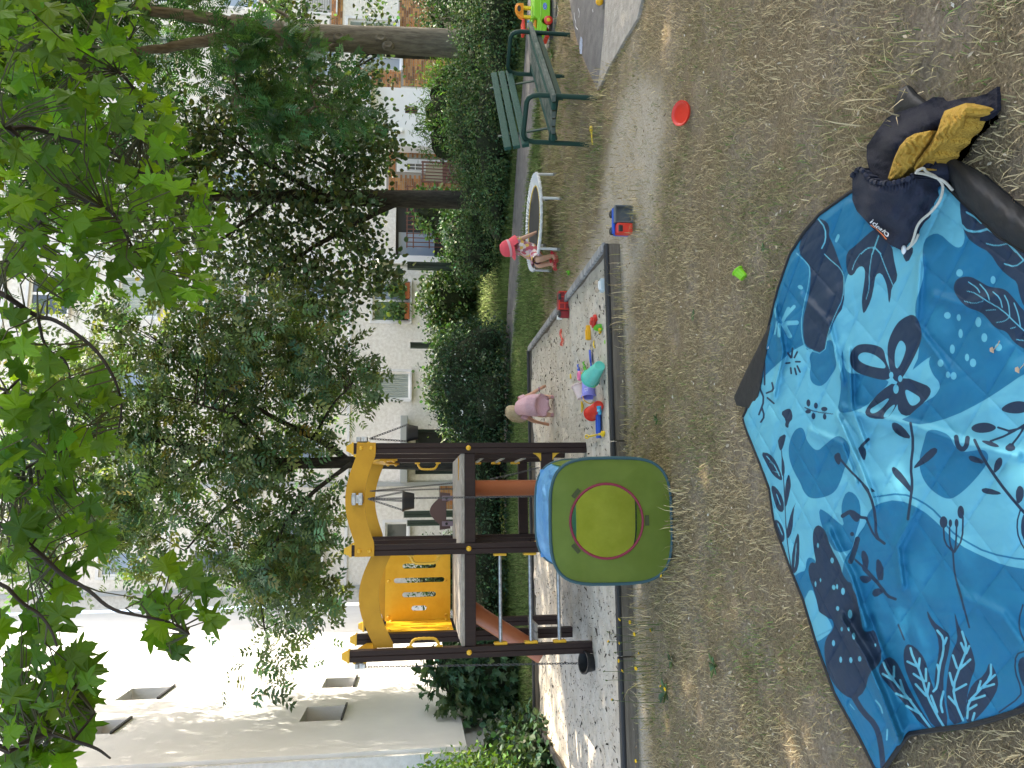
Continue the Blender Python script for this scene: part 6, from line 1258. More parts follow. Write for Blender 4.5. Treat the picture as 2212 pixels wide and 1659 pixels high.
def head(J, E, base, c, r=.082, fwd=(0, 1, 0)):
    c = Vector(c); f = Vector(fwd).normalized(); J['skull'] = (c, r); J['face'] = (c + f * r * .35 - ZZ * r * .25, r * .82); J['nose'] = (c + f * r * 1.12 - ZZ * r * .15, r * .13); E += [(base, 'skull'), ('skull', 'face'), ('face', 'nose')]
    s = f.cross(ZZ).normalized()
    for k, sg in (('earl', 1), ('earr', -1)): J[k] = (c + s * sg * r * .98 - ZZ * r * .15, r * .2); E.append(('skull', k))
head(J, E_, 'neck', (-.085, .235, .405), .078, (-.25, .8, -.45)); skin('body', J, E_, M_skin, CA)
dr = []
for (y, z, rx, rz, cx) in ((-.085, .16, .125, .10, 0), (-.075, .215, .135, .105, 0), (-.01, .262, .125, .10, -.002), (.06, .295, .108, .09, -.006), (.12, .325, .10, .082, -.015), (.165, .345, .092, .068, -.028), (.20, .362, .05, .04, -.045)):
    ax = Vector((1, 0, 0)); ay = Vector((0, -.55, .85)).normalized(); n_ = 28
    dr.append([p + ay * .006 * math.sin(j * 2.2) * (1 if z < .27 else .3) for j, p in enumerate(ring((cx, y, z), ax, ay, rx, rz, n_))])
hem = [p + Vector((0, -.012, -.03)) + Vector((p.x * .10, 0, .007 * math.sin(j * 1.8))) for j, p in enumerate(dr[0])]
hc0 = sum((Vector(p) for p in hem), Vector()) / len(hem)
hem = [p + (p - hc0).normalized() * .010 * math.sin(j * 1.35) for j, p in enumerate(hem)]
MB().loft([[hc0 + (p - hc0) * .5 + Vector((0, .03, .05)) for p in hem], [hc0 + (p - hc0) * .88 + Vector((0, .012, .02)) for p in hem], hem] + dr, cap=True).build('dress', M_pink, CA, sharp=0)
for s, sh_, el_ in ((1, (.075, .15, .325), (.145, .17, .21)), (-1, (-.115, .16, .305), (-.185, .185, .19))):
    a, b = Vector(sh_), Vector(el_); d = (b - a).normalized(); u = d.orthogonal().normalized(); MB().loft([ring(a - d * .02, u, d.cross(u), .048, .048, 14), ring(a + d * .02, u, d.cross(u), .047, .047, 14), ring(a + d * .05, u, d.cross(u), .044, .044, 14)], cap=False).build('sleeve', M_pink, CA)
hc = Vector((-.085, .235, .405)); hr = []
for t, r_, dx, dz in ((0, .02, .01, .085), (.12, .055, .01, .075), (.3, .08, .005, .045), (.5, .09, 0, 0), (.65, .09, -.012, -.045), (.8, .075, -.035, -.085), (.92, .05, -.05, -.125), (1, .018, -.06, -.165)): hr.append([p + Vector((0, 0, .0)) + (p - hc).normalized() * .006 * math.sin(j * 3.1 + t * 5) for j, p in enumerate(ring(hc + Vector((dx, -.015, dz)), (1, 0, 0), (0, 1, 0), r_, r_ * .95, 26))])
MB().loft(hr).build('hair', M_hair, CA, sharp=0)
st_ = MB()
for k in range(70):
    a = random.uniform(0, 6.28); p = hc + Vector((.082 * math.cos(a), -.02 + .075 * math.sin(a), random.uniform(-.02, .05))); q = p + Vector((random.uniform(-.07, -.01), random.uniform(-.03, .04), random.uniform(-.15, -.07))); st_.tube([p, (p + q) / 2 + Vector((-.01, 0, .012)), q], [.005, .004, .001], 4, cap=False)
o = st_.build('hair_strands', M_hair, CA); o['kind'] = 'stuff'
for s, fx_ in ((1, .10), (-1, -.11)): MB().loft([ring((fx_ * (1 + .05 * t), -.02 + .11 * t, .012), (1, 0, 0), (0, 0, 1), r_, .02, 12) for t, r_ in ((0, .016), (.15, .024), (.5, .026), (.85, .026), (1, .014))]).build('shoe', M_sandal, CA)
MB().tube(circ(.021, 0, 14), .005, 6, closed=True).build('bracelet', mat('purple_band', (.2, .08, .25), .5), CA).location = (.205, .196, .128)

# --- child in a coral sun hat sitting on the trampoline rim, facing left
s0 = G(1203, 560, 0.0); CB = thing('person', 'small child with coral sun hat and flowered romper sitting on the trampoline rim', 'person', (s0.x, s0.y, 0))
def PB(X, Y, dy=0.0): p = AY(X, Y, s0.y + dy); return p - s0 + Vector((0, 0, 0))
P1 = lambda X, Y, dy=0: Vector(PB(X, Y, dy))
J = {'pelvis': (P1(1154, 543, .10), .078), 'belly': (P1(1142, 539, .10), .074), 'chest': (P1(1127, 532, .10), .068), 'neckb': (P1(1115, 531, .10), .036), 'neck': (P1(1110, 532, .10), .03)}
E_ = [('pelvis', 'belly'), ('belly', 'chest'), ('chest', 'neckb'), ('neckb', 'neck')]
for pre, hip, kn, an, to in (('n', P1(1158, 549, .04), P1(1161, 562, -.08), P1(1195, 552, -.05), P1(1200, 561, -.09)), ('f', P1(1157, 551, .14), P1(1160, 574, .06), P1(1192, 569, .04), P1(1199, 579, .0))):
    J[pre + 'hip'] = (hip, .052); J[pre + 'knee'] = (kn, .043); J[pre + 'ankle'] = (an, .027); J[pre + 'toe'] = (to, .02); E_ += [('pelvis', pre + 'hip'), (pre + 'hip', pre + 'knee'), (pre + 'knee', pre + 'ankle'), (pre + 'ankle', pre + 'toe')]
sh_, el_, wr_ = P1(1118, 520, .06), P1(1138, 511, .05), P1(1156, 503, .06); J['nsh'] = (sh_, .034); J['nel'] = (el_, .027); J['nwrist'] = (wr_, .019); E_ += [('chest', 'nsh'), ('nsh', 'nel'), ('nel', 'nwrist')]; hand(J, E_, wr_, (.5, .1, -.8), (.6, -.3, .5), (.3, -1, 0), 'n')
sh2, el2, wr2 = P1(1119, 542, .17), P1(1140, 556, .17), P1(1156, 562, .08); J['fsh'] = (sh2, .032); J['fel'] = (el2, .025); J['fwrist'] = (wr2, .018); E_ += [('chest', 'fsh'), ('fsh', 'fel'), ('fel', 'fwrist')]; hand(J, E_, wr2, (-.6, -.2, -.5), (0, 0, 1), (0, -1, 0), 'f')
hcB = P1(1099, 536, .10); head(J, E_, 'neck', hcB, .082, (-.9, .25, -.25)); skin('body', J, E_, M_skin, CB)
rg = []
for X, Y, rx, ry in ((1163, 552, .10, .115), (1158, 547, .108, .118), (1150, 543, .105, .112), (1140, 539, .098, .10), (1130, 535, .09, .092), (1122, 532, .086, .085), (1116, 531, .06, .06), (1112, 531, .042, .042)):
    c_ = P1(X, Y, .10); rg.append([p + (p - c_).normalized() * .007 * math.sin(j * 2.1 + X) for j, p in enumerate(ring(c_, (.97, 0, .25 if X > 1135 else 0), (0, 1, 0), rx, ry, 26))])
MB().loft(rg, cap=True).build('romper', M_flow, CB, sharp=0)
for hip, kn in ((P1(1158, 549, .04), P1(1161, 562, -.08)), (P1(1157, 551, .14), P1(1160, 574, .06))):
    d = (kn - hip).normalized(); u = d.orthogonal().normalized(); w2 = d.cross(u); L_ = (kn - hip).length
    MB().loft([[p + (p - (hip + d * L_ * t)).normalized() * .005 * math.sin(j * 2.4) for j, p in enumerate(ring(hip + d * L_ * t, u, w2, r_, r_, 18))] for t, r_ in ((-.1, .072), (.3, .078), (.7, .072), (.95, .06))], cap=False).build('romper_leg', M_flow, CB)
for a, b in ((sh_, el_), (sh2, el2)):
    d = (b - a).normalized(); u = d.orthogonal().normalized(); MB().loft([ring(a - d * .02, u, d.cross(u), .05, .05, 14), ring(a + d * .03, u, d.cross(u), .05, .05, 14), ring(a + d * .045, u, d.cross(u), .044, .044, 14)], cap=False).build('sleeve', M_flow, CB)
# hat: domed crown, neck flap, brim towards the face
hm = Matrix.Translation(hcB) @ Matrix.Rotation(math.radians(-16), 4, 'Y')
HT = MB().lathe([(.104, -.02), (.104, .005), (.102, .03), (.092, .065), (.068, .092), (.035, .104), (.001, .107)], 24, hm, fn=lambda a, z: 1 + .015 * math.sin(6 * a)).build('sun_hat', M_coral, CB)
MB().lathe([(.1055, -.012), (.107, .0), (.1055, .018)], 24, hm).build('hat_band', M_coral2, HT)
br = [[hm @ Vector(((.104 + e * w2) * math.cos(a), (.104 + e * w2) * math.sin(a), -.02 - e * dz_)) for a in np.linspace(0, 2 * math.pi, 33) for w2, dz_ in [((.055, .018) if math.cos(a) < -.1 else (.03, .085))]] for e in (0, .35, .7, 1)]
MB().grid(np.array([[tuple(p) for p in r] for r in br])).build('brim', M_coral, HT)
for an, to in ((P1(1195, 552, -.05), P1(1200, 561, -.09)), (P1(1192, 569, .04), P1(1199, 579, .0))):
    f = (to - an); f.z = 0; f.normalize(); s_ = Vector((-f.y, f.x, 0)); b = an.copy(); b.z = .012; sm_ = MB()
    sm_.loft([ring(b + f * t, s_, ZZ, w2, .012, 14) for t, w2 in ((-.045, .012), (-.035, .028), (.02, .03), (.07, .033), (.10, .024), (.11, .008))])
    for t, z in ((.02, .042), (.05, .036), (.08, .03)): sm_.tube([b + f * t + s_ * .032 * math.cos(q) + ZZ * (z * math.sin(q) * 1.0) for q in np.linspace(0, math.pi, 9)], .009, 6)
    sm_.tube([b + f * (-.02 + .03 * math.cos(q)) + s_ * .033 * math.sin(q) + ZZ * .06 for q in np.linspace(0, 6.283, 15)[:-1]], .013, 6, closed=True); sm_.tube([b + f * -.045 + ZZ * .01, b + f * -.048 + ZZ * .06], .014, 6)
    sm_.build('sandal', M_red, CB)
# ================================================================== toys
def plast(name, c, rough=.38): return mat(name, c, rough, spec=.5, bump=.04, bscale=30, col2=tuple(min(1, x * 1.12) for x in c), vscale=20)
K = {n: plast(n + '_plastic', c) for n, c in dict(mint=(.09, .50, .40), lilac=(.23, .23, .62), rose=(.66, .50, .46), red=(.62, .035, .02), blue=(.012, .09, .48), yellow=(.72, .48, .02), orange=(.72, .25, .012), green=(.10, .40, .02), lime=(.20, .52, .02), turq=(.02, .30, .48), coral=(.72, .10, .06), pink=(.70, .16, .30), navy=(.05, .09, .42), amber=(.72, .36, .015), darkred=(.26, .012, .018), grey=(.11, .125, .135), pale=(.48, .56, .58), tan=(.42, .33, .24), white=(.72, .72, .70), black=(.02, .02, .022), peach=(.62, .28, .15)).items()}
GT = 'sand toys scattered in the sandpit'
def on_sand(X, Y, z=.03): p = G(X, Y, z); return Vector((p.x, p.y, SH(p.x, p.y)))
def lying(base, a, b, r0, r1, th=.004, n=28, rimw=.009):     # open bucket from base centre a to rim centre b
    a, b = Vector(a), Vector(b); d = (b - a); L = d.length; Q = d.to_track_quat('Z', 'Y').to_matrix().to_4x4(); Q.translation = a
    mb = MB(); mb.lathe([(.0005, .007), (r0 * .78, .007), (r0 * .82, .0), (r0 * .98, 0), (r0, .002), (r1, L - .012), (r1, L - .011), (r1 + rimw, L - .011), (r1 + rimw, L), (r1 - th, L), (r0 - th, th), (.0005, th)], n, Q); return mb, Q, L
def bucket(label, px_base, px_rim, z0, z1, r0, r1, m_, group=GT, handle=None):
    a, b = G(*px_base, z0), G(*px_rim, z1); g = SH((a.x + b.x) / 2, (a.y + b.y) / 2); T = thing('sand_bucket', label, 'bucket', ((a.x + b.x) / 2, (a.y + b.y) / 2, g), group=group)
    mb, Q, L = lying(None, a, b, r0, r1); mb.build('body', m_, T, True)
    if handle:
        hm, s, ang = handle; P = [Q @ (Matrix.Rotation(ang, 4, 'Z') @ Vector((r1 * 1.05 * math.cos(q), 0, L + s * r1 * math.sin(q)))) for q in np.linspace(0, math.pi, 15)]
        MB().tube(P, .0045, 8).build('handle', hm, T, True)
    return T, Q, L
T, Q, L = bucket('mint green bucket lying on its side among the sand toys', (1296, 790), (1275, 818), .07, .10, .047, .08, K['mint']); MB().tube([Q @ Vector((.082 * math.cos(q), .082 * math.sin(q) * .2 - .03, L + .004 + .05 * math.sin(q))) for q in np.linspace(-.4, 2.2, 12)], .005, 6).build('handle', K['lime'], T, True)
T, Q, L = bucket('lilac bucket with a printed side and yellow handle lying in the sand', (1270, 824), (1272, 858), .066, .07, .056, .064, K['lilac'], handle=(K['amber'], .95, 1.2))
_bl = K['lilac'].node_tree
M_lt = M_ink
def onlil(x, y): return (Q @ Vector((.0632 * math.cos(y), .0632 * math.sin(y), L * x)))
cu = bpy.data.curves.new('lettering', 'FONT'); cu.body = 'Hello\nKitty'; cu.size = 1; cu.align_x = 'CENTER'; ob = bpy.data.objects.new('lettering', cu); COL.objects.link(ob); me = bpy.data.meshes.new_from_object(ob.evaluated_get(bpy.context.evaluated_depsgraph_get())); bpy.data.objects.remove(ob)
cdir = (Q.to_3x3().inverted() @ (CAM - Q.translation)); a0 = math.atan2(cdir.y, cdir.x) + .35
for v in me.vertices: x, y = v.co.x, v.co.y; v.co = onlil(.62 - y * .13, a0 + x * .27) * 1.0 - T.location
me.materials.append(M_ink); o = bpy.data.objects.new('lettering', me); COL.objects.link(o); o.parent = T
bucket('pale rose bucket tipped over behind the lilac bucket', (1257, 860), (1247, 832), .05, .085, .045, .058, K['rose'])
bucket('red bucket lying between the blue boat and the yellow banana mould', (1293, 876), (1277, 894), .065, .07, .045, .062, K['red'])
def small(name, label, cat, mb_list, loc, rz=0, group=GT):
    T = thing(name, label, cat, loc, rz, group)
    for nm, mb, m_ in mb_list: mb.build(nm, m_, T)
    return T
p = on_sand(1261, 812); small('sand_mould', 'pink rimmed yellow mould cup beside the mint bucket', 'sand mould', [('cup', MB().lathe([(.001, 0), (.030, 0), (.036, .05), (.001, .05)], 20), K['amber']), ('rim', MB().lathe([(.03, .046), (.044, .05), (.046, .062), (.036, .075), (.026, .062), (.024, .05)], 20, fn=lambda a, z: 1 + .1 * math.cos(2 * a)), K['pink'])], p)
def shovel(label, X, Y, rz, mb_m, mh, L=.09, tilt=.3, hl=.10):
    p = on_sand(X, Y); T = thing('toy_shovel', label, 'toy shovel', p + Vector((0, 0, .012)), rz, GT); P = np.zeros((9, 9, 3))
    for i in range(9):
        for j in range(9): u, v = i / 8, j / 8 * 2 - 1; P[i, j] = (L * u, v * .033 * (1 - .25 * u ** 4), .004 + .016 * v * v + .01 * (1 - u) ** 2 + tilt * L * (1 - u) * .2)
    a = MB().grid(P); P2_ = P.copy(); P2_[..., 2] -= .003; a.grid(P2_[:, ::-1]); a.build('blade', mb_m, T); MB().tube([(0, 0, .03), (-.03, 0, .035), (-hl, 0, .02)], [.009, .008, .008], 8).build('handle', mh, T)
    return T
shovel('green toy shovel blade lying near the mint bucket', 1264, 789, math.radians(200), K['green'], K['green'], hl=.04); shovel('dark blue toy shovel behind the green one', 1255, 794, math.radians(190), K['blue'], K['blue'], hl=.03)
p = on_sand(1276, 770); T = thing('sieve', 'blue oval sand sieve lying flat beyond the mint bucket', 'sand sieve', p + Vector((0, 0, .01)), math.radians(12), GT)
MB().lathe([(.001, .012), (.052, .014), (.058, .02), (.064, .016), (.062, .0), (.001, .0)], 28, Matrix.Rotation(math.radians(-14), 4, 'X') @ Matrix.Diagonal((1.05, .8, 1, 1))).build('dish', K['navy'], T); MB().tube([Vector((-.068 - .022 + .022 * math.cos(q), .014 * math.sin(q), .008)) for q in np.linspace(0, 6.283, 13)[:-1]], .006, 6, closed=True).build('loop_handle', K['navy'], T)
def pebble(name, label, X, Y, sx, sy, sz, m_, rz=0, cat='sand mould'):
    p = on_sand(X, Y); mb = MB(); n_ = 16
    prof = [(1, 0), (.98, .35), (.85, .75), (.55, .95), (.001, 1)]; mb.lathe(prof, n_, Matrix.Rotation(rz, 4, 'Z') @ Matrix.Diagonal((sx, sy, sz, 1)), fn=lambda a, z: 1 + .14 * math.cos(2 * a + 1) + .12 * math.cos(3 * a)); T = mb.build(name, m_); T.location = p; tag(T, label, cat, GT); return T
pebble('sand_mould', 'small yellow fish mould alone on the sand near the crouching child', 1233, 813, .030, .015, .014, K['yellow'], .3); pebble('sand_mould', 'small coral fish mould close to the near sandpit edge', 1318, 869, .042, .014, .013, K['coral'], .2); pebble('sand_mould', 'tiny bright green mould half buried in the sand', 1303, 739, .018, .010, .009, K['lime'], .2)
p = on_sand(1256, 879); mb = MB(); P = np.zeros((16, 7, 3))
for i in range(16):
    a = math.radians(200 + 9.5 * i)
    for j in range(7): b = math.pi * j / 6; w2 = .020 * math.sin(math.pi * (i + .6) / 16.2) ** .5; P[i, j] = (.055 * math.cos(a) + w2 * math.cos(b) * math.cos(a), .055 * math.sin(a) + w2 * math.cos(b) * math.sin(a) + .03, .03 - w2 * math.sin(b) * .9)
o = mb.grid(P).build('sand_mould', K['yellow']); o.location = p; md = o.modifiers.new('s', 'SOLIDIFY'); md.thickness = .003; tag(o, 'yellow banana-shaped mould above the red bucket', 'sand mould', GT)
p = on_sand(1303, 885); mb = MB(); mb.prism([((.045 if k % 2 == 0 else .022) * math.cos(k * math.pi / 5), (.045 if k % 2 == 0 else .022) * math.sin(k * math.pi / 5)) for k in range(10)], .03, Matrix.Rotation(math.radians(62), 4, 'X')); o = mb.build('sand_mould', K['turq']); o.location = p + Vector((0, 0, .035)); o.rotation_euler = (0, .2, .5); md = o.modifiers.new('b', 'BEVEL'); md.width = .005; md.segments = 2; tag(o, 'turquoise star mould beside the red bucket', 'sand mould', GT)
p = on_sand(1297, 917); T = thing('toy_boat', 'long blue toy boat with a yellow shovel lying across it', 'toy boat', p + Vector((0, 0, .004)), math.radians(-6), GT)
R_ = []
for t in np.linspace(0, 1, 15):
    w2 = .045 * math.sin(math.pi * min(1, .08 + t * .92)) ** .55; R_.append([Vector((-.12 + .24 * t, w2 * math.cos(a) * (1 if math.sin(a) <= 0 else .82), .034 + .034 * math.sin(a) * (1 if math.sin(a) < 0 else -.55))) for a in np.linspace(0, 2 * math.pi, 21)[:-1]])
MB().loft(R_).build('hull', K['blue'], T); MB().tube([R_[i][0] + Vector((0, 0, .002)) for i in range(15)] + [R_[i][10] + Vector((0, 0, .002)) for i in range(14, -1, -1)], .004, 6, closed=True).build('gunwale', K['blue'], T)
a, b = G(1272, 943, .06), G(1300, 937, .05); T = thing('toy_shovel', 'yellow toy shovel with a ring handle resting across the blue boat', 'toy shovel', (b.x, b.y, SH(b.x, b.y)), group=GT)
MB().tube([a, a.lerp(b, .5), b], [.009, .009, .011], 10).build('handle', K['yellow'], T, True); MB().tube([a + Vector((0, .004, .016)) + Vector((.016 * math.cos(q), 0, .016 * math.sin(q))) for q in np.linspace(0, 6.283, 15)[:-1]], .006, 6, closed=True).build('ring', K['yellow'], T, True); MB().lathe([(.016, 0), (.022, .01), (.026, .03), (.024, .05), (.001, .055)], 16, Matrix.Translation(b + Vector((0, 0, -.045)))).build('socket', K['yellow'], T, True)
# far group
p = on_sand(1217, 732); T = thing('toy_rake', 'orange red toy rake lying by the right edge of the sand', 'toy rake', p + Vector((0, 0, .012)), math.radians(28), GT); MB().tube([(-.03, 0, .012), (.075, 0, .014)], .008, 8).build('handle', K['coral'], T); MB().tube([Vector((.095 + .02 * math.cos(q), .045 * math.sin(q), .014)) for q in np.linspace(0, 6.283, 17)[:-1]], .008, 8, closed=True).build('grip', K['coral'], T); MB().tube([(-.035, -.05, .02), (-.03, 0, .012), (-.035, .05, .02), (-.05, .06, .012)], .010, 8).build('head', K['coral'], T)
for k in range(4): MB().tube([(-.035, -.045 + .03 * k, .014), (-.07, -.045 + .03 * k, .0)], [.006, .003], 6).build('tine', K['coral'], T)
p = on_sand(1273, 719); o = MB().box((0, 0, .022), (.145, .035, .04), ch=.008).box((-.02, 0, .045), (.10, .02, .014), ch=.004).build('sand_mould', K['amber']); o.location = p; o.rotation_euler = (.15, 0, .06); tag(o, 'long amber block mould in front of the red car mould', 'sand mould', GT)
MB_ = MB().tube([(-.02, 0, .01), (.02, .004, .018), (.055, -.004, .01)], [.006, .008, .006], 8); o = MB_.build('toy_stick', K['yellow']); o.location = on_sand(1282, 748); o.rotation_euler = (0, 0, .25); tag(o, 'thin yellow stick between the blue sieve and the amber mould', 'toy', GT)
p = on_sand(1283, 694); T = thing('toy_car_mould', 'red car-shaped mould lying near the green oval dish', 'toy car', p, math.radians(-52), GT); MB().box((0, 0, .022), (.125, .05, .035), ch=.01).build('body', K['red'], T); MB().box((.0, 0, .047), (.07, .042, .026), ch=.009).build('cab', K['red'], T)
for sx in (-.04, .04): MB().lathe([(.001, -.03), (.017, -.03), (.017, .03), (.001, .03)], 14, Matrix.Translation((sx, 0, .017)) @ Matrix.Rotation(math.radians(90), 4, 'X')).build('wheel', K['red'], T)
p = on_sand(1297, 708); T = thing('toy_dish', 'bright green oval scoop on edge with a pale yellow side', 'toy dish', p + Vector((0, 0, .03)), 0, GT); MB().lathe([(.001, -.03), (.03, -.022), (.044, .0), (.047, .004), (.04, .0), (.026, -.016), (.001, -.022)], 24, Matrix.Rotation(math.radians(62), 4, 'X') @ Matrix.Rotation(math.radians(20), 4, 'Y') @ Matrix.Diagonal((.8, 1.05, 1, 1))).build('dish', K['green'], T); MB().ball((-.025, .015, -.012), .024, 12, sc=(1.2, .7, .7)).build('side', K['amber'], T)
# small pale toy at the near board, green bit in the grass
p = on_sand(1307, 617); T = thing('toy_wagon', 'small pale blue toy wagon with tan wheels against the near sandpit board', 'toy', p + Vector((0, 0, .004)), 0, GT); MB().box((0, 0, .05), (.12, .05, .035), ch=.006).build('body', K['pale'], T); MB().box((0, -.004, .075), (.075, .03, .02), ch=.006).build('top', K['white'], T)
for sx in (-.035, .035):
    MB().lathe([(.001, -.012), (.02, -.012), (.02, .012), (.001, .012)], 16, Matrix.Translation((sx, .03, .09)) @ Matrix.Rotation(math.radians(90), 4, 'X')).build('wheel', K['tan'], T)
p = G(1231, 590); o = MB().box((0, 0, .012), (.05, .03, .022), ch=.004).box((.01, 0, .03), (.02, .02, .02), ch=.003).build('toy_brick', K['green']); o.location = p; o.rotation_euler = (.1, .2, .5); tag(o, 'small dark green plastic brick in the grass left of the trampoline', 'toy brick')

def wheel(c, r, w_, ax, parent, mt=None, mr=None):
    Q = Vector(ax).to_track_quat('Z', 'Y').to_matrix().to_4x4(); Q.translation = Vector(c); W = MB().lathe([(r * .62, -w_ / 2), (r * .95, -w_ / 2), (r, -w_ * .3), (r, w_ * .3), (r * .95, w_ / 2), (r * .62, w_ / 2)], 22, Q, fn=lambda a, z: 1 + .02 * math.cos(11 * a)).build('wheel', mt or K['black'], parent)
    MB().lathe([(.0005, -w_ * .4), (r * .3, -w_ * .42), (r * .62, -w_ * .3), (r * .62, w_ * .3), (r * .3, w_ * .42), (.0005, w_ * .4)], 18, Q).build('rim', mr or K['darkred'], W); return W
# red toy lorry tipped on its side beyond the right-hand board
p = G(1237, 648); T = thing('toy_lorry', 'dark red toy lorry and trailer tipped on its side by the sandpit board', 'toy lorry', (p.x, p.y, 0), math.radians(-12))
MB().box((-.01, .02, .085), (.20, .10, .15), ch=.008).build('trailer', K['darkred'], T)
for z in (.03, .09, .15): MB().box((-.01, -.033, z), (.19, .012, .012), ch=.002).build('chassis_rail', K['red'], T)
for x in (-.10, -.035, .03, .085): MB().box((x, -.036, .085), (.012, .014, .15), ch=.002).build('cross_member', K['red'], T)
MB().box((-.155, .02, .08), (.08, .10, .14), ch=.012).build('cab', K['darkred'], T); MB().box((-.19, .01, .14), (.05, .06, .05), ch=.01).build('roof_fairing', K['white'], T)
for x in (.03, -.155):
    for z in (.018, .152): wheel((x, -.045, z), .034, .026, (0, 0, 1), T, mr=K['black'])
# red and blue tipper lying on its side, load bed towards the camera
p = G(1368, 480); T = thing('toy_tipper', 'red and blue toy tipper lorry with grey load bed lying on its side', 'toy lorry', (p.x, p.y, .0), math.radians(-6))
bx = MB(); w2, h2, d2 = .125, .135, .06
bx.prism([(-.0, .0), (w2, .0), (w2, h2), (0, h2)], .006, Matrix.Translation((.0, .055, .006)))
for a, b in (((0, 0), (w2, 0)), ((w2, 0), (w2, h2)), ((w2, h2), (0, h2)), ((0, h2), (0, 0))): bx.bar((a[0], .025, a[1] + .006), (b[0], .025, b[1] + .006), .07 if True else .01, .008, up=(b[1] - a[1], 0, -(b[0] - a[0])))
bx.build('load_bed', K['grey'], T)
MB().box((-.05, .03, .068), (.085, .085, .125), ch=.014).build('cab', K['red'], T); MB().box((-.055, -.016, .105), (.05, .012, .035), ch=.006).build('windscreen', K['black'], T); MB().box((.02, .085, .075), (.22, .03, .12), ch=.006).build('chassis', K['blue'], T); MB().box((.02, .06, .142), (.20, .03, .02), ch=.005).build('side_skirt', K['blue'], T)
for x in (-.05, .085):
    for z in (.02, .142): wheel((x, .10, z), .03, .03, (0, 0, 1), T, mr=K['grey'])
# red frisbee, green cup, yellow stick, yellow ball
p = G(1488, 240); T = thing('frisbee', 'red plastic disc propped in the dry grass', 'disc', (p.x, p.y, .0)); MB().lathe([(.001, .0), (.055, .0), (.066, .004), (.073, .014), (.076, .014), (.075, .0), (.066, -.006), (.001, -.005)], 36, Matrix.Translation((0, .03, .035)) @ Matrix.Rotation(math.radians(-24), 4, 'Z') @ Matrix.Rotation(math.radians(24), 4, 'X')).build('disc', K['red'], T)
p = G(1612, 598); T = thing('toy_cup', 'lime green ribbed toy cup tipped over in the grass', 'toy cup', (p.x, p.y, 0)); Q = Matrix.Translation((.02, .012, .026)) @ Euler((math.radians(62), 0, math.radians(115))).to_matrix().to_4x4()
MB().lathe([(.001, -.03), (.021, -.03), (.026, .018), (.031, .018), (.031, .025), (.025, .025), (.02, -.025), (.001, -.025)], 30, Q, fn=lambda a, z: 1 + .03 * math.cos(15 * a)).build('cup', K['lime'], T)
p = G(1283, 292); T = thing('toy_stick', 'yellow toy handle lying in the grass before the bench', 'toy', (p.x, p.y, .015), math.radians(8)); MB().tube([(-.10, 0, .004), (-.03, 0, .008), (.03, 0, .006)], [.008, .007, .009], 8).build('shaft', K['yellow'], T); MB().lathe([(.001, .0), (.012, .004), (.016, .02), (.017, .05), (.01, .068), (.001, .07)], 14, Matrix.Translation((.03, 0, .008)) @ Matrix.Rotation(math.radians(90), 4, 'Y')).build('grip', K['yellow'], T)
p = G(1306, 4); o = MB().ball((0, 0, .035), .035, 16).build('toy_ball', K['amber']); o.location = (p.x, p.y, .012); tag(o, 'small yellow ball on the asphalt at the right edge', 'ball')
p = G(1532, 222); 
# green ride-on toy car on the path
p = G(1194, 0, .012); RC = thing('ride_on_car', 'bright green ride-on toy car with orange steering console on the path', 'toy car', (p.x, p.y, .012), math.radians(-9)); gz = .000564
def rp(x, y): return (-y * gz, .03 + (1225 - x) * gz)      # photo crop -> local x, z
prof = [rp(*q) for q in [(1225, -420), (1225, 385), (1190, 390), (1120, 400), (1060, 430), (1045, 475), (1060, 515), (1110, 540), (1165, 550), (1135, 712), (1000, 715), (905, 705), (935, 640), (940, 430), (900, 400), (860, 390), (855, -300), (950, -420)]]
b_ = MB().prism(prof, .26, Matrix.Translation((0, 0, 0))).build('body', K['lime'], RC); md = b_.modifiers.new('b', 'BEVEL'); md.width = .012; md.segments = 3; md.limit_method = 'ANGLE'
MB().tube([Vector((*[rp(*q)[0]], -.003, rp(*q)[1])) for q in [(1000, -400), (1015, 100), (1020, 330), (990, 450), (1035, 560), (1010, 700)]], .006, 6).build('trim', plast('light_lime_plastic', (.30, .62, .08)), RC)
MB().box((rp(0, 530)[0], .13, rp(905, 0)[1]), (.12, .18, .03), ch=.01).build('seat', K['orange'], RC)
ar = [rp(*q) for q in [(935, 710), (860, 660), (800, 560), (768, 500), (790, 430), (850, 400), (865, 420), (810, 450), (800, 510), (850, 590), (900, 640), (930, 660)]]
for yy in (0, .235): MB().prism(ar, .025, Matrix.Translation((0, yy, 0))).build('side_arch', K['lime'], RC)
for y_ in (100, 305): MB().box((rp(0, y_)[0], .13, (rp(820, 0)[1] + rp(650, 0)[1]) / 2), (.037, .04, (820 - 640) * gz), ch=.006).build('console_post', K['yellow'], RC)
co_ = MB().prism([rp(*q) for q in [(660, 20), (660, 360), (620, 365), (560, 335), (500, 260), (470, 170), (470, 90), (500, 40), (560, 22)]], .05, Matrix.Translation((0, .10, 0))).build('console', K['orange'], RC); md = co_.modifiers.new('b', 'BEVEL'); md.width = .012; md.segments = 3; md.limit_method = 'ANGLE'
x_, z_ = rp(555, 160); MB().tube([Vector((x_ + .045 * math.cos(q), .09, z_ + .03 * math.sin(q))) for q in np.linspace(0, 6.283, 21)[:-1]], .007, 6, closed=True).build('steering_wheel', K['orange'], RC); MB().box((x_, .098, z_), (.07, .006, .045)).build('console_recess', K['black'], RC)
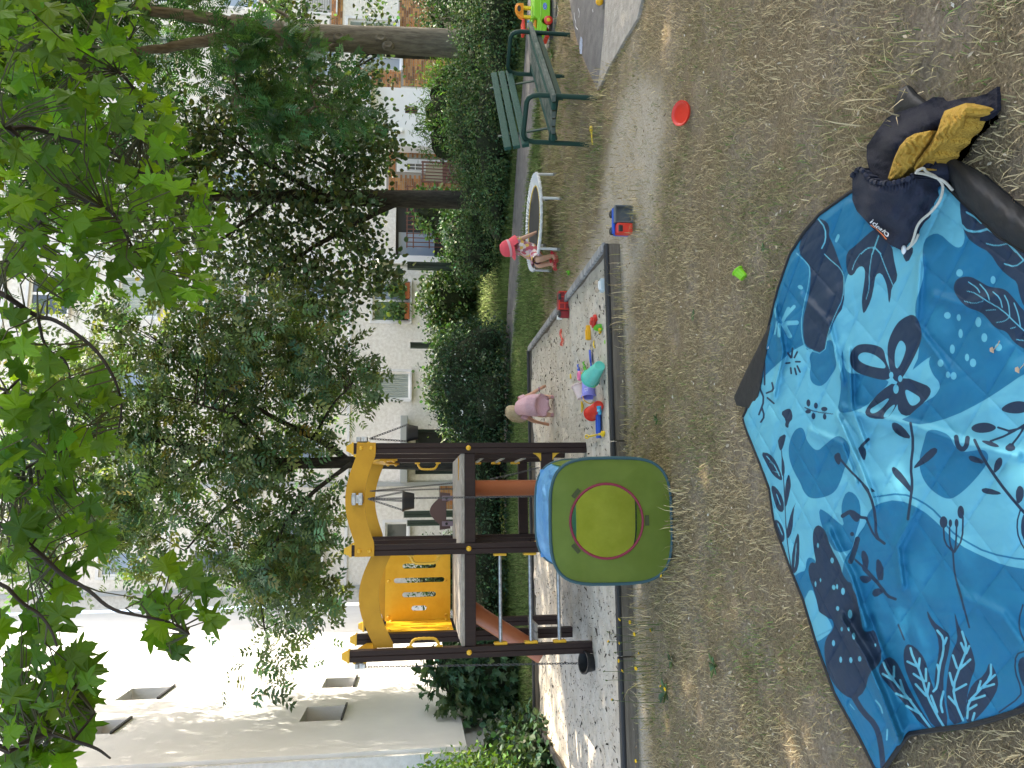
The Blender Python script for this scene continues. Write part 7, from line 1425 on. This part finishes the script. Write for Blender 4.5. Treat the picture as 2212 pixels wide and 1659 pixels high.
MB().box((rp(0, 560)[0], .13, rp(655, 0)[1]), (.17, .16, .035), Euler((0, math.radians(-4), 0)), ch=.014).build('backrest', K['red'], RC); MB().box((rp(0, 600)[0], .16, rp(730, 0)[1]), (.05, .06, .07), ch=.01).build('backrest_stem', K['darkred'], RC); MB().ball((rp(0, 430)[0], .1, rp(770, 0)[1]), .018, 12).build('knob', K['turq'], RC)
for y_ in (460, -250):
    for yy in (-.005, .265):
        Wh = MB().lathe([(.001, -.018), (.046, -.018), (.055, -.01), (.055, .01), (.046, .018), (.001, .018)], 22, Matrix.Translation((rp(0, y_)[0], yy, .055)) @ Matrix.Rotation(math.radians(90), 4, 'X')).build('wheel', K['red'], RC); MB().lathe([(.001, -.024), (.02, -.024), (.024, -.018), (.001, -.018)], 16, Matrix.Translation((rp(0, y_)[0], yy - .0, .055)) @ Matrix.Rotation(math.radians(-90), 4, 'X')).build('hub', K['yellow'], Wh)
MB().box((-.43, .13, .06), (.04, .2, .05), ch=.01).build('rear_bumper', K['red'], RC)
x_, z_ = rp(1105, 150)
for nm, rr, yy, m_ in (('badge_border', 1.16, -.002, plast('sky_plastic', (.25, .45, .7))), ('badge', 1.0, -.004, K['blue'])): MB().add([Vector((x_ + .038 * rr * math.cos(q), yy, z_ + .022 * rr * math.sin(q))) for q in np.linspace(0, 6.283, 25)[:-1]], [tuple(range(24))]).build(nm, m_, RC)
cu = bpy.data.curves.new('lettering', 'FONT'); cu.body = 'chicco'; cu.size = .024; cu.align_x = 'CENTER'; cu.align_y = 'CENTER'; ob = bpy.data.objects.new('lettering', cu); COL.objects.link(ob); me = bpy.data.meshes.new_from_object(ob.evaluated_get(bpy.context.evaluated_depsgraph_get())); bpy.data.objects.remove(ob)
for v in me.vertices: v.co = Vector((x_ + v.co.x, -.0055, z_ + v.co.y))
me.materials.append(M_ink); o = bpy.data.objects.new('lettering', me); COL.objects.link(o); o.parent = RC

# ================================================================== lamp, posts, things at the far side
M_lpost = mat('dark_green_post', (.018, .035, .03), .45, spec=.5); M_lamp = mat('opal_lamp', (.72, .74, .68), .35)
def gpost(label, X, Y, wpx, y, lamp=False, group=None):
    b = AY(X, Y, y); wd = wpx / 1600 * y; b.z = b.z; T = thing('lamp_post' if lamp else 'steel_post', label, 'lamp' if lamp else 'post', (b.x, y, 0), group=group); prof = [(-.5, -.5), (-.12, -.5), (-.10, -.38), (.10, -.38), (.12, -.5), (.5, -.5), (.5, .5), (-.5, .5)]
    MB().loft([[(a * wd, c * wd, z) for a, c in prof] for z in (0, b.z)], smooth=False).build('column', M_lpost, T)
    if lamp:
        z1, z2, z3 = AY(848, Y, y).z, AY(822, Y, y).z, AY(812, Y, y).z
        MB().tube([(0, 0, b.z), (0, 0, z1)], .045, 10).build('neck', M_zinc, T); MB().lathe([(.001, z1), (.11, z1), (.16, z2 - .03), (.15, z2), (.001, z2)], 20).build('diffuser', M_lamp, T); MB().lathe([(.16, z2 - .02), (.39, z2 + .0), (.38, z2 + .03), (.12, z2 + .11), (.001, z3 + .02)], 24).build('shade', M_lamp, T)
    else: MB().box((0, 0, b.z + .008), (wd * 1.06, wd * 1.06, .016)).build('top_plate', M_zinc, T)
gpost('garden lamp with opal cone head on a dark green column', 880, 574, 15, 19, True); gpost('dark green steel post left of the lit window bush', 887, 746, 12, 19); gpost('dark green post seen under the front yellow arch, taller of the two', 873, 1111, 14, 18.5); gpost('shorter green post beside the taller one under the arch', 880, 1130, 12, 18.5)
# low brown fence under the bush
a, b = AY(975, 722, 21.2), AY(975, 592, 21.2); T = thing('wooden_fence', 'low reddish brown slat fence under the window bush', 'fence', ((a.x + b.x) / 2, 21.2, 0)); n = 20
for k in range(n): MB().box((a.x + (b.x - a.x) * (k + .5) / n, 21.2, .38), ((b.x - a.x) / n * .82, .03, .76)).build('slat', M_rust, T, True)
for z in (.2, .6): MB().box(((a.x + b.x) / 2, 21.225, z), (b.x - a.x, .02, .07)).build('rail', M_rust, T, True)
# covered barbecue and bicycle by the far doors
c = AY(974, 516, 23.2); T = thing('covered_barbecue', 'grey green covered barbecue below the loggia railing', 'barbecue', (c.x, 23.2, 0)); MB().lathe([(.001, .62), (.34, .62), (.36, .68), (.30, .78), (.12, .86), (.001, .87)], 20, Matrix.Diagonal((1.1, .8, 1, 1))).build('cover', mat('grey_green_cover', (.16, .20, .19), .6), T)
for sx, sy in ((-.25, -.15), (.25, -.15), (-.25, .15), (.25, .15)): MB().tube([(sx, sy, 0), (sx * .8, sy * .8, .64)], .018, 6).build('leg', M_black, T)
c = AY(985, 335, 22.5); BI = thing('bicycle', 'black bicycle with swept handlebars parked by the brick wall', 'bicycle', (c.x, 22.5, 0), math.radians(12))
for x in (-.52, .52):
    W = MB().tube([(x + .33 * math.cos(q), 0, .34 + .33 * math.sin(q)) for q in np.linspace(0, 6.283, 29)[:-1]], .018, 6, closed=True).build('wheel', M_black, BI); s = MB()
    for q in np.linspace(0, math.pi, 9)[:-1]: s.tube([(x + .32 * math.cos(q), 0, .34 + .32 * math.sin(q)), (x - .32 * math.cos(q), 0, .34 - .32 * math.sin(q))], .0025, 4)
    s.build('spokes', M_steel, W)
fr_ = MB()
for P in ([(-.52, 0, .34), (-.12, 0, .32)], [(-.12, 0, .32), (-.2, 0, .82)], [(-.52, 0, .34), (-.18, 0, .72)], [(-.18, 0, .72), (.34, 0, .82)], [(-.12, 0, .32), (.35, 0, .74)], [(.33, 0, .92), (.40, 0, .62), (.52, 0, .34)]): fr_.tube(P, .017, 8)
fr_.build('frame', M_black, BI); MB().box((-.2, 0, .88), (.24, .13, .06), ch=.02).build('saddle', M_black, BI); MB().tube([(.22, -.27, 1.0), (.28, -.25, 1.02), (.33, -.12, 1.02), (.33, 0, .98), (.33, .12, 1.02), (.28, .25, 1.02), (.22, .27, 1.0)], .012, 8).build('handlebar', M_steel, BI); MB().box((.40, 0, .92), (.2, .28, .16), ch=.02).build('basket', M_black, BI)

# ================================================================== yellow hawkbits and weeds by the near edge of the sandpit
M_stem = mat('flower_stem', (.10, .13, .045), .7); M_pet = mat('yellow_petal', (.80, .50, .01), .6); M_bud = mat('green_bud', (.09, .12, .04), .7); M_weed = leafmat('weed_leaf', (.07, .13, .05), .2)
Z6b = lambda x, y: (768 + x * .3224, 1316.6 + y * .3224)
hd = [(1840, 85, 1), (1870, 165, 1), (1695, 215, 1), (1770, 225, 1), (1900, 290, 1), (1765, 345, 1), (1880, 395, 1), (1790, 410, 1), (1720, 605, 1), (2045, 515, 1), (2075, 532, 1), (1770, 65, 1), (1880, 1015, 1), (1980, 140, 1), (1740, 290, 0), (1665, 415, 0), (1680, 475, 0), (1850, 730, 0), (1790, 560, 0), (1900, 560, 0), (1760, 120, 0), (1870, 330, 0), (1690, 150, 0), (1925, 440, 0), (1910, 210, 0), (1960, 330, 0)] + [((1428 - 768) / .3224, (1243 - 1316.6) / .3224, 1)]
for x, y, fl in hd:
    X, Y = Z6b(x, y); gb = G(random.uniform(1396, 1432) if X < 1400 else X + 26, Y + random.uniform(-14, 14)); top = AY(X, Y, gb.y - .02)
    if top.z < .03: top.z = .06
    T = thing('hawkbit', 'yellow hawkbit flower on a thin stem at the near edge of the sandpit' if fl else 'closed hawkbit bud on a thin stem at the near edge of the sandpit', 'flower', (gb.x, gb.y, 0), group='hawkbits in flower by the sandpit' if fl else 'hawkbit buds by the sandpit'); d = top - gb
    MB().tube([(0, 0, -.01), (d.x * .2 + random.uniform(-.01, .01), d.y * .2, d.z * .45), (d.x * .6, d.y * .6, d.z * .8), tuple(d)], [.0022, .002, .0018, .0018], 5).build('stem', M_stem, T)
    Q = Matrix.Translation(d) @ Euler((random.uniform(-.7, .5), random.uniform(-.5, .5), random.uniform(0, 6))).to_matrix().to_4x4()
    if fl:
        MB().lathe([(.001, -.012), (.006, -.010), (.007, 0), (.001, 0)], 8, Q).build('calyx', M_bud, T); mb = MB()
        for k in range(14):
            a = k * math.pi / 7; r_ = .016 if k % 2 else .013; c_, s_ = math.cos(a), math.sin(a); mb.add([Q @ Vector(v) for v in ((.002 * c_, .002 * s_, .001), (r_ * .7 * c_ - .003 * s_, r_ * .7 * s_ + .003 * c_, .003), (r_ * c_, r_ * s_, .004), (r_ * .7 * c_ + .003 * s_, r_ * .7 * s_ - .003 * c_, .003))], [(0, 1, 2, 3)])
        mb.ball(Q @ Vector((0, 0, .003)), .006, 8); mb.build('petals', M_pet, T)
    else: MB().lathe([(.001, -.009), (.0045, -.006), (.004, .004), (.001, .009)], 8, Q).build('bud', M_bud, T)
for X, Y, r_, lab in ((1440, 1495, .10, 'dandelion rosette in the dry turf left of the tent, largest one'), (1452, 1428, .06, 'small leaf rosette between the hawkbits and the blanket'), (1545, 1438, .08, 'flat weed rosette in the turf left of the blanket'), (1500, 680, .04, 'tiny green weed in front of the sandpit corner'), (1195, 118, .13, 'green weed tuft growing behind the bench leg'), (1650, 535, .035, 'tiny weed beside the far edge of the blanket'), (1420, 905, .05, 'low weed between tent and sandpit board')):
    p = G(X, Y); n_ = 11; a = np.linspace(0, 6.28, n_, endpoint=False) + rng.normal(0, .2, n_); tip = np.stack([np.cos(a), np.sin(a), rng.uniform(.15, .6, n_)], 1); V, F = scatter(np.array([(0, 0, 0), (.13, .35, .06), (.17, .7, .05), (0, 1, -.08), (-.17, .7, .05), (-.13, .35, .06)]), OVAL_F, np.zeros((n_, 3)) + np.array([0, 0, .0]), tip, np.tile([0, 0, 1.0], (n_, 1)), r_ * rng.uniform(.6, 1.1, n_)); o = npmesh('weed', V, F, M_weed, None, tints(n_, 6)); o.location = (p.x, p.y, 0); tag(o, lab, 'weed')
# tufts of longer grass against frame, trampoline and board
def tuft(P, r): return np.ones(len(P), bool)
blades('grass_tufts', 1100, (0, 1), (0, 1), tuft, .05, .16, .0045, M_gr, 'longer seed-headed grass around trampoline legs and sandpit board', None, .45, 9, lambda P, r: np.where(r.random((len(P), 1)) < .5, STRAW * 1.2, OLIVE * 1.2))
_me = bpy.data.objects['grass_tufts'].data; co = np.empty(len(_me.vertices) * 3, np.float32); _me.vertices.foreach_get('co', co); co = co.reshape(-1, 5, 3)
cent = np.array([tuple(G(*q)[:2]) for q in ((1212, 470), (1215, 420), (1208, 520), (1345, 700), (1338, 640), (1398, 1420), (1378, 470), (1300, 205), (1290, 230), (1270, 320), (1468, 1110), (1462, 1240), (1925, 212), (1400, 1500), (1390, 1340), (1210, 380))]); k = rng.integers(0, len(cent), len(co)); new = cent[k] + rng.normal(0, .12, (len(co), 2)); base = co[:, :2, :2].mean(1); co[..., :2] += (new - base)[:, None]
keepm = notsand(new); co[~keepm] *= 0; _me.vertices.foreach_set('co', co.ravel()); _me.update()
